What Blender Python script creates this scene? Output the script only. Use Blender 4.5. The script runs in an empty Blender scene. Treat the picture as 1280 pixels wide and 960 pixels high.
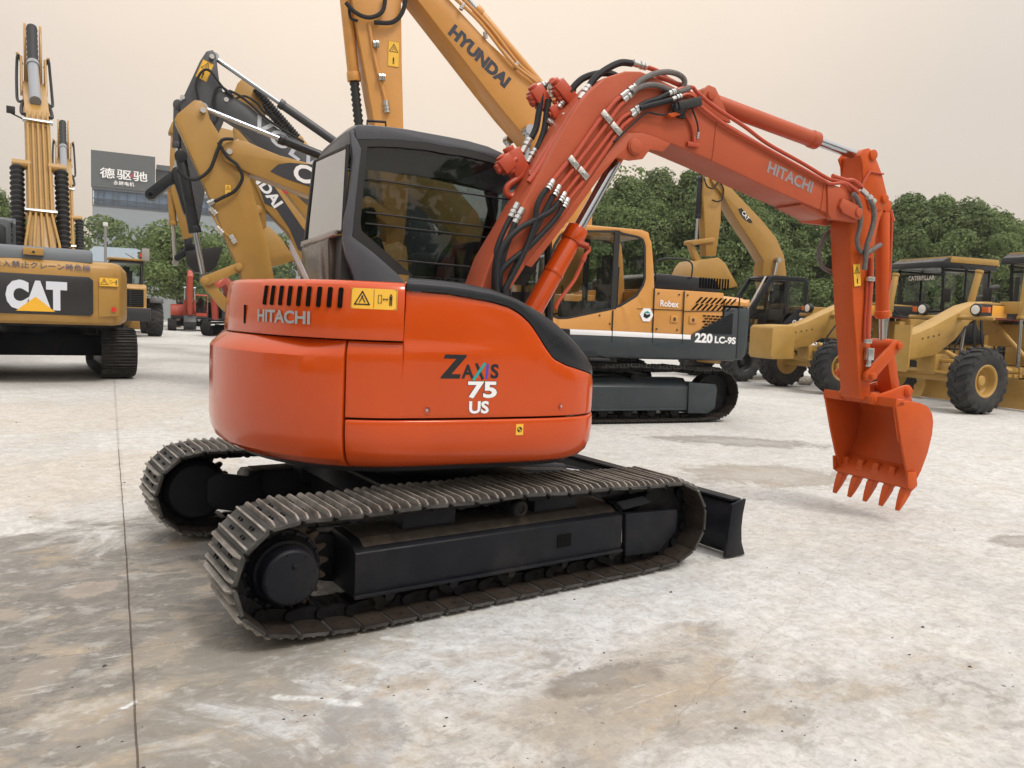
import bpy, bmesh, math, random
from math import pi, sin, cos, radians, atan2, sqrt, hypot
from mathutils import Vector, Matrix, Quaternion
random.seed(7)
sc = bpy.context.scene
COL = sc.collection
# ------------------------------------------------------------------ camera
cam = bpy.data.cameras.new('camera'); camo = bpy.data.objects.new('camera', cam); COL.objects.link(camo)
cam.sensor_fit = 'HORIZONTAL'; cam.sensor_width = 36.0; cam.lens = 36.0 * 972.07 / 1280.0
cam.clip_start = 0.05; cam.clip_end = 3000
YAW, PIT, ROL = 0.970765, 0.086890, 0.0435105
fw = Vector((cos(YAW)*cos(PIT), sin(YAW)*cos(PIT), -sin(PIT)))
rt = Vector((sin(YAW), -cos(YAW), 0)); up = rt.cross(fw)
rt, up = rt*cos(ROL)+up*sin(ROL), -rt*sin(ROL)+up*cos(ROL)
M = Matrix((rt, up, -fw)).transposed().to_4x4(); M.translation = Vector((-2.3633, -4.5007, 1.5510))
camo.matrix_world = M
sc.camera = camo
sc.cycles.pixel_filter_width = 1.15; sc.cycles.transparent_max_bounces = 32
# ------------------------------------------------------------------ light
SUN_EL, SUN_AZ = radians(56), radians(-75)      # azimuth measured from +X towards +Y
world = bpy.data.worlds.new('World'); sc.world = world; world.use_nodes = True
sc.view_settings.view_transform = 'Standard'; sc.view_settings.look = 'None'
sc.view_settings.exposure = 0.0; sc.view_settings.gamma = 1.0; sc.view_settings.use_curve_mapping = False
def build_world():
    nt = world.node_tree; nt.nodes.clear(); N = nt.nodes.new; K = nt.links.new
    out = N('ShaderNodeOutputWorld'); add = N('ShaderNodeAddShader')
    sky = N('ShaderNodeTexSky'); sky.sky_type = 'NISHITA'; sky.sun_disc = False
    sky.sun_elevation = SUN_EL; sky.sun_rotation = pi/2 - SUN_AZ
    sky.dust_density = 5.0; sky.air_density = 1.0
    b1 = N('ShaderNodeBackground'); b1.inputs[1].default_value = 0.05
    K(sky.outputs[0], b1.inputs[0])
    # thick warm haze over the whole sky, brighter overhead as under high thin cloud
    geo = N('ShaderNodeTexCoord'); sep = N('ShaderNodeSeparateXYZ'); K(geo.outputs['Generated'], sep.inputs[0])
    r = N('ShaderNodeValToRGB'); K(sep.outputs[2], r.inputs[0])
    e = r.color_ramp.elements; e[0].position = 0.0; e[0].color = (0.555, 0.465, 0.375, 1)
    e[1].position = 1.0; e[1].color = (1.65, 1.65, 1.65, 1)
    for p, c in ((0.10, (0.585, 0.485, 0.380, 1)), (0.26, (0.66, 0.545, 0.415, 1)), (0.45, (0.82, 0.70, 0.55, 1)), (0.70, (1.27, 1.20, 1.10, 1))):
        q = e.new(p); q.color = c
    # the warmest, brightest part of the haze
    dot = N('ShaderNodeVectorMath'); dot.operation = 'DOT_PRODUCT'; K(geo.outputs['Generated'], dot.inputs[0])
    dot.inputs[1].default_value = Vector((cos(radians(62))*cos(0.45), sin(radians(62))*cos(0.45), sin(0.45)))
    m = N('ShaderNodeMapRange'); K(dot.outputs['Value'], m.inputs[0]); m.inputs[1].default_value = 0.80; m.inputs[2].default_value = 1.0
    m.inputs[3].default_value = 0.0; m.inputs[4].default_value = 1.0; m.interpolation_type = 'SMOOTHSTEP'
    mix = N('ShaderNodeMix'); mix.data_type = 'RGBA'; mix.blend_type = 'MULTIPLY'; K(m.outputs[0], mix.inputs['Factor'])
    K(r.outputs[0], mix.inputs['A']); mix.inputs['B'].default_value = (1.30, 1.24, 1.16, 1)
    nz = N('ShaderNodeTexNoise'); nz.inputs['Scale'].default_value = 2.2; nz.inputs['Detail'].default_value = 5; nz.inputs['Distortion'].default_value = 0.4
    K(geo.outputs['Generated'], nz.inputs['Vector'])
    mr = N('ShaderNodeMapRange'); K(nz.outputs[0], mr.inputs[0]); mr.inputs[1].default_value = 0.3; mr.inputs[2].default_value = 0.7; mr.inputs[3].default_value = 0.955; mr.inputs[4].default_value = 1.045
    b2 = N('ShaderNodeBackground'); K(mix.outputs['Result'], b2.inputs[0]); K(mr.outputs[0], b2.inputs[1])
    K(b1.outputs[0], add.inputs[0]); K(b2.outputs[0], add.inputs[1]); K(add.outputs[0], out.inputs[0])
build_world()
sl = bpy.data.lights.new('sun', 'SUN'); sl.energy = 1.5; sl.angle = radians(12); sl.color = (1.0, 0.96, 0.90)
so = bpy.data.objects.new('sun', sl); COL.objects.link(so)
so.rotation_euler = Vector((cos(SUN_AZ)*cos(SUN_EL), sin(SUN_AZ)*cos(SUN_EL), sin(SUN_EL))).to_track_quat('Z', 'Y').to_euler()
so.location = (0, 0, 30)

# ------------------------------------------------------------------ materials
MATS = {}
def newmat(name):
    m = bpy.data.materials.new(name); m.use_nodes = True
    nt = m.node_tree; p = nt.nodes['Principled BSDF']
    return m, nt, p
def paint(name, col, rough=0.35, var=0.10, coat=0.0, metal=0.0, bump=0.02, scale=6.0, dirt=0.0, dirtcol=(0.16, 0.13, 0.10), spec=0.5, smudge=0.12):
    if name in MATS: return MATS[name]
    m, nt, p = newmat(name); N = nt.nodes.new; K = nt.links.new
    tc = N('ShaderNodeTexCoord'); n = N('ShaderNodeTexNoise'); n.inputs['Scale'].default_value = scale; n.inputs['Detail'].default_value = 6; n.inputs['Roughness'].default_value = 0.6
    K(tc.outputs['Object'], n.inputs['Vector'])
    mr = N('ShaderNodeMapRange'); K(n.outputs[0], mr.inputs[0]); mr.inputs[1].default_value = 0.3; mr.inputs[2].default_value = 0.7
    mr.inputs[3].default_value = 1-var; mr.inputs[4].default_value = 1+var
    vm = N('ShaderNodeVectorMath'); vm.operation = 'SCALE'; vm.inputs[0].default_value = col; K(mr.outputs[0], vm.inputs['Scale'])
    last = vm.outputs[0]
    if dirt > 0:
        n2 = N('ShaderNodeTexNoise'); n2.inputs['Scale'].default_value = 3.1; n2.inputs['Detail'].default_value = 9; n2.inputs['Roughness'].default_value = 0.68
        K(tc.outputs['Object'], n2.inputs['Vector'])
        m2 = N('ShaderNodeMapRange'); K(n2.outputs[0], m2.inputs[0]); m2.inputs[1].default_value = 0.50; m2.inputs[2].default_value = 0.72; m2.inputs[4].default_value = dirt
        mx = N('ShaderNodeMix'); mx.data_type = 'RGBA'; K(m2.outputs[0], mx.inputs['Factor']); K(last, mx.inputs['A']); mx.inputs['B'].default_value = (*dirtcol, 1)
        last = mx.outputs['Result']
    K(last, p.inputs['Base Color'])
    n3 = N('ShaderNodeTexNoise'); n3.inputs['Scale'].default_value = 2.3; n3.inputs['Detail'].default_value = 8; n3.inputs['Roughness'].default_value = 0.7
    K(tc.outputs['Object'], n3.inputs['Vector'])
    m3 = N('ShaderNodeMapRange'); K(n3.outputs[0], m3.inputs[0]); m3.inputs[1].default_value = 0.35; m3.inputs[2].default_value = 0.7
    m3.inputs[3].default_value = rough; m3.inputs[4].default_value = min(1, rough+smudge); K(m3.outputs[0], p.inputs['Roughness'])
    p.inputs['Metallic'].default_value = metal; p.inputs['Coat Weight'].default_value = coat; p.inputs['Coat Roughness'].default_value = 0.08
    p.inputs['Specular IOR Level'].default_value = spec
    if bump > 0:
        b = N('ShaderNodeBump'); b.inputs['Strength'].default_value = bump; b.inputs['Distance'].default_value = 0.01
        n4 = N('ShaderNodeTexNoise'); n4.inputs['Scale'].default_value = scale*3; n4.inputs['Detail'].default_value = 5; K(tc.outputs['Object'], n4.inputs['Vector'])
        K(n4.outputs[0], b.inputs['Height']); K(b.outputs[0], p.inputs['Normal'])
    MATS[name] = m; return m
def flat(name, col, rough=0.5, metal=0.0, spec=0.5):
    if name in MATS: return MATS[name]
    m, nt, p = newmat(name); p.inputs['Base Color'].default_value = (*col, 1); p.inputs['Roughness'].default_value = rough; p.inputs['Metallic'].default_value = metal
    p.inputs['Specular IOR Level'].default_value = spec
    MATS[name] = m; return m
def glass(name, tint=(0.35, 0.38, 0.40), refl=1.0, ior=1.5, base=0.0):
    if name in MATS: return MATS[name]
    m, nt, p = newmat(name); N = nt.nodes.new; K = nt.links.new; nt.nodes.remove(p); out = nt.nodes['Material Output']
    t = N('ShaderNodeBsdfTransparent'); t.inputs[0].default_value = (*tint, 1)
    g = N('ShaderNodeBsdfGlossy'); g.inputs['Roughness'].default_value = 0.02; g.inputs[0].default_value = (refl, refl, refl, 1)
    f = N('ShaderNodeFresnel'); f.inputs[0].default_value = ior
    mx = N('ShaderNodeMixShader'); fr_ = N('ShaderNodeMapRange'); K(f.outputs[0], fr_.inputs[0]); fr_.inputs[3].default_value = base; gg = N('ShaderNodeNewGeometry'); om = N('ShaderNodeMath'); om.operation = 'SUBTRACT'; om.inputs[0].default_value = 1.0; K(gg.outputs['Backfacing'], om.inputs[1]); mm_ = N('ShaderNodeMath'); mm_.operation = 'MULTIPLY'; K(fr_.outputs[0], mm_.inputs[0]); K(om.outputs[0], mm_.inputs[1]); K(mm_.outputs[0], mx.inputs[0]); K(t.outputs[0], mx.inputs[1]); K(g.outputs[0], mx.inputs[2]); K(mx.outputs[0], out.inputs[0])
    MATS[name] = m; return m
ORANGE = paint('orange_gloss', (0.51, 0.062, 0.005), 0.15, 0.05, coat=0.4, bump=0.006, scale=2.5, smudge=0.12, spec=0.28)
ORARM = paint('orange_arm', (0.50, 0.080, 0.013), 0.34, 0.06, spec=0.28, dirt=0.10, dirtcol=(0.25, 0.07, 0.03), bump=0.03, scale=5, smudge=0.15)
ORBOOM = paint('orange_boom', (0.41, 0.083, 0.036), 0.38, 0.06, spec=0.28, dirt=0.10, dirtcol=(0.22, 0.07, 0.04), bump=0.03, scale=5, smudge=0.15)
ORPIPE = paint('orange_pipe', (0.42, 0.058, 0.022), 0.33, 0.06)
BLKGLOSS = paint('black_gloss', (0.014, 0.016, 0.020), 0.24, 0.12, spec=0.35, coat=0.0, bump=0.03, smudge=0.25)
FRAMEBLK = paint('frame_black', (0.005, 0.006, 0.010), 0.36, spec=0.24, var=0.25, bump=0.10, dirt=0.35, dirtcol=(0.040, 0.034, 0.028), smudge=0.3)
GREASE = paint('grease_black', (0.005, 0.005, 0.006), 0.35, 0.4, spec=0.2, bump=0.25, scale=14, dirt=0.6, dirtcol=(0.035, 0.026, 0.018), smudge=0.4)
CABGREY = paint('cab_grey', (0.065, 0.070, 0.085), 0.34, 0.06, coat=0.15, bump=0.01, smudge=0.2)
SHOE = paint('track_shoe_steel', (0.045, 0.043, 0.041), 0.45, 0.7, bump=0.35, scale=9, dirt=0.95, dirtcol=(0.018, 0.015, 0.012), metal=0.1, smudge=0.3)
SHOEDK = paint('track_shoe_dark', (0.022, 0.021, 0.020), 0.5, 0.5, spec=0.25, bump=0.3, scale=9, dirt=0.6, dirtcol=(0.045, 0.038, 0.03))
SHOETOP = paint('grouser_worn_steel', (0.27, 0.25, 0.225), 0.36, 0.5, bump=0.3, scale=8, metal=0.3, dirt=0.8, dirtcol=(0.08, 0.055, 0.04))
DUSTTOP = paint('dusty_frame', (0.045, 0.035, 0.027), 0.7, 0.35, bump=0.3, scale=12, dirt=0.9, dirtcol=(0.15, 0.11, 0.075), smudge=0.3)
CHROME = flat('chrome', (0.46, 0.49, 0.54), 0.16, 1.0)
RUSTSP = paint('rusty_sprocket', (0.040, 0.028, 0.020), 0.55, 0.4, spec=0.3, bump=0.3, scale=16, dirt=0.8, dirtcol=(0.11, 0.07, 0.045))
RUSTY = paint('rusty_black', (0.022, 0.016, 0.012), 0.6, 0.4, spec=0.25, bump=0.3, scale=14, dirt=0.8, dirtcol=(0.048, 0.036, 0.027))
STEEL = flat('zinc_steel', (0.55, 0.55, 0.54), 0.32, 1.0)
HOSE = paint('rubber_hose', (0.013, 0.014, 0.016), 0.55, 0.2, spec=0.3, bump=0.05, scale=30)
HOSEG = paint('braided_hose', (0.13, 0.115, 0.11), 0.65, 0.3, bump=0.5, scale=60)
RUBBER = paint('tyre_rubber', (0.030, 0.030, 0.031), 0.75, 0.25, bump=0.2, scale=12, dirt=0.6, dirtcol=(0.10, 0.09, 0.078), spec=0.3)
BLACK = flat('matt_black', (0.012, 0.012, 0.013), 0.6)
VOIDBLK = flat('opening_black', (0.004, 0.004, 0.004), 0.9, spec=0.1)
SEATM = flat('seat_fabric', (0.02, 0.02, 0.022), 0.9)
WARN = flat('warning_yellow', (0.80, 0.46, 0.05), 0.4)
INK = flat('decal_black', (0.012, 0.012, 0.014), 0.35)
DECSIL = flat('decal_silver', (0.33, 0.33, 0.33), 0.35, 0.1)
DECWHT = flat('decal_white', (0.80, 0.80, 0.82), 0.35)
DECTEAL = flat('decal_teal', (0.02, 0.30, 0.30), 0.35)
DECBLUE = flat('decal_blue', (0.05, 0.06, 0.38), 0.35)
GL = glass('cab_glass', (0.60, 0.64, 0.65)); GLBG = glass('clear_glass', (0.90, 0.93, 0.92))
CATY = paint('ochre_yellow', (0.36, 0.20, 0.044), 0.36, 0.07, coat=0.1, bump=0.02, scale=3, dirt=0.10, dirtcol=(0.25, 0.16, 0.07))
HYY = paint('amber_yellow', (0.54, 0.255, 0.062), 0.30, 0.05, coat=0.2, bump=0.01, scale=3)
HYD = paint('dark_slate_paint', (0.028, 0.038, 0.044), 0.32, 0.10, bump=0.03, dirt=0.3, dirtcol=(0.06, 0.06, 0.055))
VOLD = paint('charcoal_paint', (0.052, 0.056, 0.063), 0.36, 0.10, bump=0.02)
DGREY = paint('counterweight_black', (0.02, 0.021, 0.023), 0.42, 0.15)
GRADY = paint('grader_yellow', (0.40, 0.24, 0.058), 0.42, 0.08, bump=0.03, scale=4, dirt=0.22, dirtcol=(0.24, 0.16, 0.08))
REDOR = paint('red_orange_paint', (0.36, 0.055, 0.028), 0.4, 0.08)
LAMPG = flat('lamp_glass', (0.75, 0.75, 0.72), 0.1); AMBER = flat('amber_lens', (0.55, 0.12, 0.02), 0.2)

# ------------------------------------------------------------------ mesh helpers
def V3(p): return Vector(p)
class MB:
    def __init__(s): s.v = []; s.f = []; s.m = []; s.mi = 0
    def quad(s, *idx): s.f.append(tuple(idx)); s.m.append(s.mi)
    def add(s, vs, fs):
        o = len(s.v); s.v += [tuple(v) for v in vs]
        for f in fs: s.f.append(tuple(i+o for i in f)); s.m.append(s.mi)
        return s
    def prism(s, P, b0, b1, ax='b'):
        n = len(P)
        if ax == 'b': f = lambda q, t: (q[0], t, q[1])
        elif ax == 'a': f = lambda q, t: (t, q[0], q[1])
        else: f = lambda q, t: (q[0], q[1], t)
        vs = [f(q, b0) for q in P]+[f(q, b1) for q in P]
        fs = [tuple(range(n))[::-1], tuple(range(n, 2*n))]+[(i, (i+1) % n, n+(i+1) % n, n+i) for i in range(n)]
        return s.add(vs, fs)
    def loft(s, rings, cap=True, closed=True):
        n = len(rings[0]); vs = [p for r in rings for p in r]; fs = []
        for k in range(len(rings)-1):
            for i in range(n if closed else n-1):
                j = (i+1) % n; fs.append((k*n+i, k*n+j, (k+1)*n+j, (k+1)*n+i))
        if cap: fs += [tuple(range(n))[::-1], tuple(range((len(rings)-1)*n, len(rings)*n))]
        return s.add(vs, fs)
    def box(s, c, d, R=None):
        x, y, z = d[0]/2, d[1]/2, d[2]/2
        vs = [Vector(p) for p in ((-x, -y, -z), (x, -y, -z), (x, y, -z), (-x, y, -z), (-x, -y, z), (x, -y, z), (x, y, z), (-x, y, z))]
        if R is not None: vs = [R @ v for v in vs]
        c = Vector(c)
        return s.add([c+v for v in vs], [(3, 2, 1, 0), (4, 5, 6, 7), (0, 1, 5, 4), (1, 2, 6, 5), (2, 3, 7, 6), (3, 0, 4, 7)])
    def tube(s, P, r, n=8, rr=None):
        P = [Vector(p) for p in P]; m = len(P); T = []
        for i in range(m):
            t = (P[min(i+1, m-1)]-P[max(i-1, 0)]); T.append(t.normalized() if t.length > 1e-9 else Vector((0, 0, 1)))
        a = T[0].orthogonal().normalized(); rings = []
        for i in range(m):
            if i: a = (a - T[i]*a.dot(T[i])); a = a.normalized() if a.length > 1e-6 else T[i].orthogonal().normalized()
            b = T[i].cross(a); q = rr[i] if rr else r
            rings.append([P[i]+(a*cos(2*pi*k/n)+b*sin(2*pi*k/n))*q for k in range(n)])
        return s.loft(rings)
    def cyl(s, p0, p1, r0, r1=None, n=24):
        p0, p1 = Vector(p0), Vector(p1); return s.tube([p0, p1], r0, n, [r0, r0 if r1 is None else r1])
    def lathe(s, p0, d, prof, n=32, cap=True):
        p0 = Vector(p0); d = Vector(d).normalized(); a = d.orthogonal().normalized(); b = d.cross(a)
        return s.loft([[p0+d*t+(a*cos(2*pi*k/n)+b*sin(2*pi*k/n))*max(r, 1e-4) for k in range(n)] for t, r in prof], cap)
    def build(s, name, mat, parent=None, bevel=0.0, rz=0.0, smooth=35, seg=2, loc=(0, 0, 0)):
        me = bpy.data.meshes.new(name); me.from_pydata(s.v, [], s.f)
        mats = mat if isinstance(mat, (list, tuple)) else [mat]
        for m in mats: me.materials.append(m)
        for p, k in zip(me.polygons, s.m): p.material_index = min(k, len(mats)-1)
        bm = bmesh.new(); bm.from_mesh(me)
        bmesh.ops.recalc_face_normals(bm, faces=bm.faces)
        if bevel > 0:
            es = [e for e in bm.edges if len(e.link_faces) == 2 and e.calc_face_angle(0) > radians(28)]
            try: bmesh.ops.bevel(bm, geom=es, offset=bevel, segments=seg, affect='EDGES', profile=0.5, clamp_overlap=True)
            except Exception as ex: print('bevel', ex)
        bm.to_mesh(me); bm.free()
        for p in me.polygons: p.use_smooth = True
        me.set_sharp_from_angle(angle=radians(smooth))
        o = bpy.data.objects.new(name, me); COL.objects.link(o)
        if parent: o.parent = parent
        o.rotation_euler = (0, 0, radians(rz)); o.location = loc
        return o
def smooth_path(P, k=6):
    P = [Vector(p) for p in P]; out = []
    for i in range(len(P)-1):
        p0 = P[max(i-1, 0)]; p1 = P[i]; p2 = P[i+1]; p3 = P[min(i+2, len(P)-1)]
        for j in range(k):
            t = j/k; out.append(0.5*((2*p1)+(p2-p0)*t+(2*p0-5*p1+4*p2-p3)*t*t+(3*p1-p0-3*p2+p3)*t*t*t))
    out.append(P[-1]); return out
def rot_to(d, up=(0, 0, 1)):
    d = Vector(d).normalized(); u = Vector(up); y = u.cross(d)
    y = y.normalized() if y.length > 1e-6 else d.orthogonal().normalized(); z = d.cross(y)
    return Matrix((d, y, z)).transposed()
def thing(name, label, cat, loc=(0, 0, 0), rz=0, group=None):
    o = bpy.data.objects.new(name, None); COL.objects.link(o); o.empty_display_size = 0.3
    o.location = loc; o.rotation_euler = (0, 0, radians(rz)); o['label'] = label; o['category'] = cat
    if group: o['group'] = group
    return o
def tag(o, label, cat, group=None):
    o['label'] = label; o['category'] = cat
    if group: o['group'] = group
    return o
def struct(o): o['kind'] = 'structure'; return o
_txt = {}
def text2d(s, size=1.0, off=0.0, sx=1.0, shear=0.0, space=1.0):
    """flat lettering as (verts2d, faces), centred on the origin, cap height scaled to size"""
    key = (s, off, space)
    if key not in _txt:
        c = bpy.data.curves.new('lettering', 'FONT'); c.body = s; c.size = 1.0; c.offset = off; c.resolution_u = 3; c.space_character = space
        o = bpy.data.objects.new('lettering', c); COL.objects.link(o)
        bpy.context.view_layer.update()
        me = bpy.data.meshes.new_from_object(o.evaluated_get(bpy.context.evaluated_depsgraph_get()))
        _txt[key] = ([tuple(v.co[:2]) for v in me.vertices], [tuple(p.vertices) for p in me.polygons])
        bpy.data.objects.remove(o); bpy.data.curves.remove(c); bpy.data.meshes.remove(me)
    vs, fs = _txt[key]
    x0 = min(v[0] for v in vs); x1 = max(v[0] for v in vs); y0 = min(v[1] for v in vs); y1 = max(v[1] for v in vs)
    k = size/(y1-y0)
    return [((v[0]-(x0+x1)/2)*k*sx+shear*(v[1]-(y0+y1)/2)*k, (v[1]-(y0+y1)/2)*k) for v in vs], fs
def text_on(mb, s, O, X, Y, size, width=None, off=0.0, shear=0.0, fn=None, space=1.0):
    """lettering on a plane at O with axes X, Y (or through fn(x, y))"""
    vs, fs = text2d(s, size, off, 1.0, shear, space)
    if width:
        w = max(v[0] for v in vs)-min(v[0] for v in vs); vs = [(v[0]*width/w, v[1]) for v in vs]
    if fn: mb.add([fn(x, y) for x, y in vs], fs)
    else:
        O, X, Y = Vector(O), Vector(X).normalized(), Vector(Y).normalized()
        mb.add([O+X*x+Y*y for x, y in vs], fs)
def seg2d(mb, pts, w, fn):
    """stroke of width w along a 2-D polyline, mapped by fn"""
    for (x0, y0), (x1, y1) in zip(pts[:-1], pts[1:]):
        dx, dy = x1-x0, y1-y0; l = hypot(dx, dy); nx, ny = -dy/l*w/2, dx/l*w/2; ex, ey = dx/l*w/2, dy/l*w/2
        mb.add([fn(x0-ex+nx, y0-ey+ny), fn(x0-ex-nx, y0-ey-ny), fn(x1+ex-nx, y1+ey-ny), fn(x1+ex+nx, y1+ey+ny)], [(0, 1, 2, 3)])
def poly2d(mb, pts, fn): mb.add([fn(*p) for p in pts], [tuple(range(len(pts)))])
def disc2d(mb, x, y, r, fn, n=16, r2=0.0):
    if r2 <= 0: poly2d(mb, [(x+r*cos(2*pi*k/n), y+r*sin(2*pi*k/n)) for k in range(n)], fn)
    else:
        vs = [fn(x+q*cos(2*pi*k/n), y+q*sin(2*pi*k/n)) for q in (r, r2) for k in range(n)]
        mb.add(vs, [(k, (k+1) % n, n+(k+1) % n, n+k) for k in range(n)])
def planefn(O, X, Y, lift=0.0):
    O, X, Y = Vector(O), Vector(X).normalized(), Vector(Y).normalized(); Nn = X.cross(Y)
    return lambda x, y, l=0.0: O+X*x+Y*y+Nn*(lift+l)
def warning_decal(name, parent, fnbase, w, h, rz=0.0, kind='wide', lift=0.003):
    """yellow safety sticker with a black warning triangle and a small figure"""
    def F(l): return lambda x, y: fnbase(x, y, l)
    m = MB(); m.mi = 0; nx = 10
    for i in range(nx):
        x0 = -w/2+w*i/nx; x1 = -w/2+w*(i+1)/nx; poly2d(m, [(x0, -h/2), (x1, -h/2), (x1, h/2), (x0, h/2)], F(lift))
    m.mi = 1; f = F(lift+0.0015)
    bw = min(w, h)*0.03
    seg2d(m, [(-w/2+bw, -h/2+bw), (w/2-bw, -h/2+bw), (w/2-bw, h/2-bw), (-w/2+bw, h/2-bw), (-w/2+bw, -h/2+bw)], bw*0.6, f)
    if kind == 'wide': cx, cy, s = -w*0.25, 0, h*0.36; gx, gy = w*0.25, 0
    else: cx, cy, s = 0, h*0.22, w*0.36; gx, gy = 0, -h*0.25
    seg2d(m, [(cx-s, cy-s*0.8), (cx+s, cy-s*0.8), (cx, cy+s*0.95), (cx-s, cy-s*0.8)], s*0.16, f)
    seg2d(m, [(cx-s*0.35, cy-s*0.5), (cx, cy+s*0.2), (cx+s*0.4, cy-s*0.5)], s*0.12, f); disc2d(m, cx, cy+s*0.3, s*0.13, f, 8)
    k = s*0.9
    if kind == 'wide':
        seg2d(m, [(0, -h/2+bw*2), (0, h/2-bw*2)], bw*0.6, f)
        seg2d(m, [(gx-k*1.1, -k*0.6), (gx-k*0.6, -k*0.6), (gx-k*0.6, k*0.6), (gx-k*1.1, k*0.6), (gx-k*1.1, -k*0.6)], k*0.08, f)
        seg2d(m, [(gx-k*0.35, 0), (gx+k*0.3, 0)], k*0.1, f)
        poly2d(m, [(gx-k*0.45, 0), (gx-k*0.2, -k*0.2), (gx-k*0.2, k*0.2)], f); poly2d(m, [(gx+k*0.42, 0), (gx+k*0.18, k*0.2), (gx+k*0.18, -k*0.2)], f)
        gx2 = gx+k*0.8
    else: gx2 = gx
    disc2d(m, gx2, gy+k*0.68, k*0.15, f, 10); poly2d(m, [(gx2-k*0.2, gy-k*0.1), (gx2+k*0.2, gy-k*0.1), (gx2+k*0.24, gy+k*0.5), (gx2-k*0.24, gy+k*0.5)], f)
    seg2d(m, [(gx2-k*0.12, gy-k*0.1), (gx2-k*0.12, gy-k*0.85)], k*0.16, f); seg2d(m, [(gx2+k*0.12, gy-k*0.1), (gx2+k*0.12, gy-k*0.85)], k*0.16, f)
    return m.build(name, [WARN, INK], parent, rz=rz)
def boxpart(name, c, d, mat, parent, bevel=0.01, rz=0.0, R=None):
    return MB().box(c, d, R).build(name, mat, parent, bevel, rz)
def pathlen(P): return sum((P[(i+1) % len(P)]-P[i]).length for i in range(len(P)))
def hull_path(circles, n=64):
    pts = []
    for (a, z, r) in circles:
        for k in range(n): pts.append((a+r*cos(2*pi*k/n), z+r*sin(2*pi*k/n)))
    pts = sorted(set((round(x, 5), round(y, 5)) for x, y in pts))
    def half(ps):
        h = []
        for p in ps:
            while len(h) > 1 and (h[-1][0]-h[-2][0])*(p[1]-h[-2][1])-(h[-1][1]-h[-2][1])*(p[0]-h[-2][0]) <= 0: h.pop()
            h.append(p)
        return h
    lo = half(pts); hi = half(pts[::-1]); return [Vector((x, y)) for x, y in lo[:-1]+hi[:-1]]   # counter-clockwise
def resample(P, n, phase=0.0):
    tot = pathlen(P); out = []; m = len(P); seg = 0; acc = 0.0
    ds = [(P[(i+1) % m]-P[i]).length for i in range(m)]
    for k in range(n):
        t = ((k+phase)*tot/n) % tot
        s = 0.0; i = 0
        while s+ds[i] < t and i < m-1: s += ds[i]; i += 1
        out.append(P[i].lerp(P[(i+1) % m], (t-s)/max(ds[i], 1e-9)))
    return out
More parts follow.
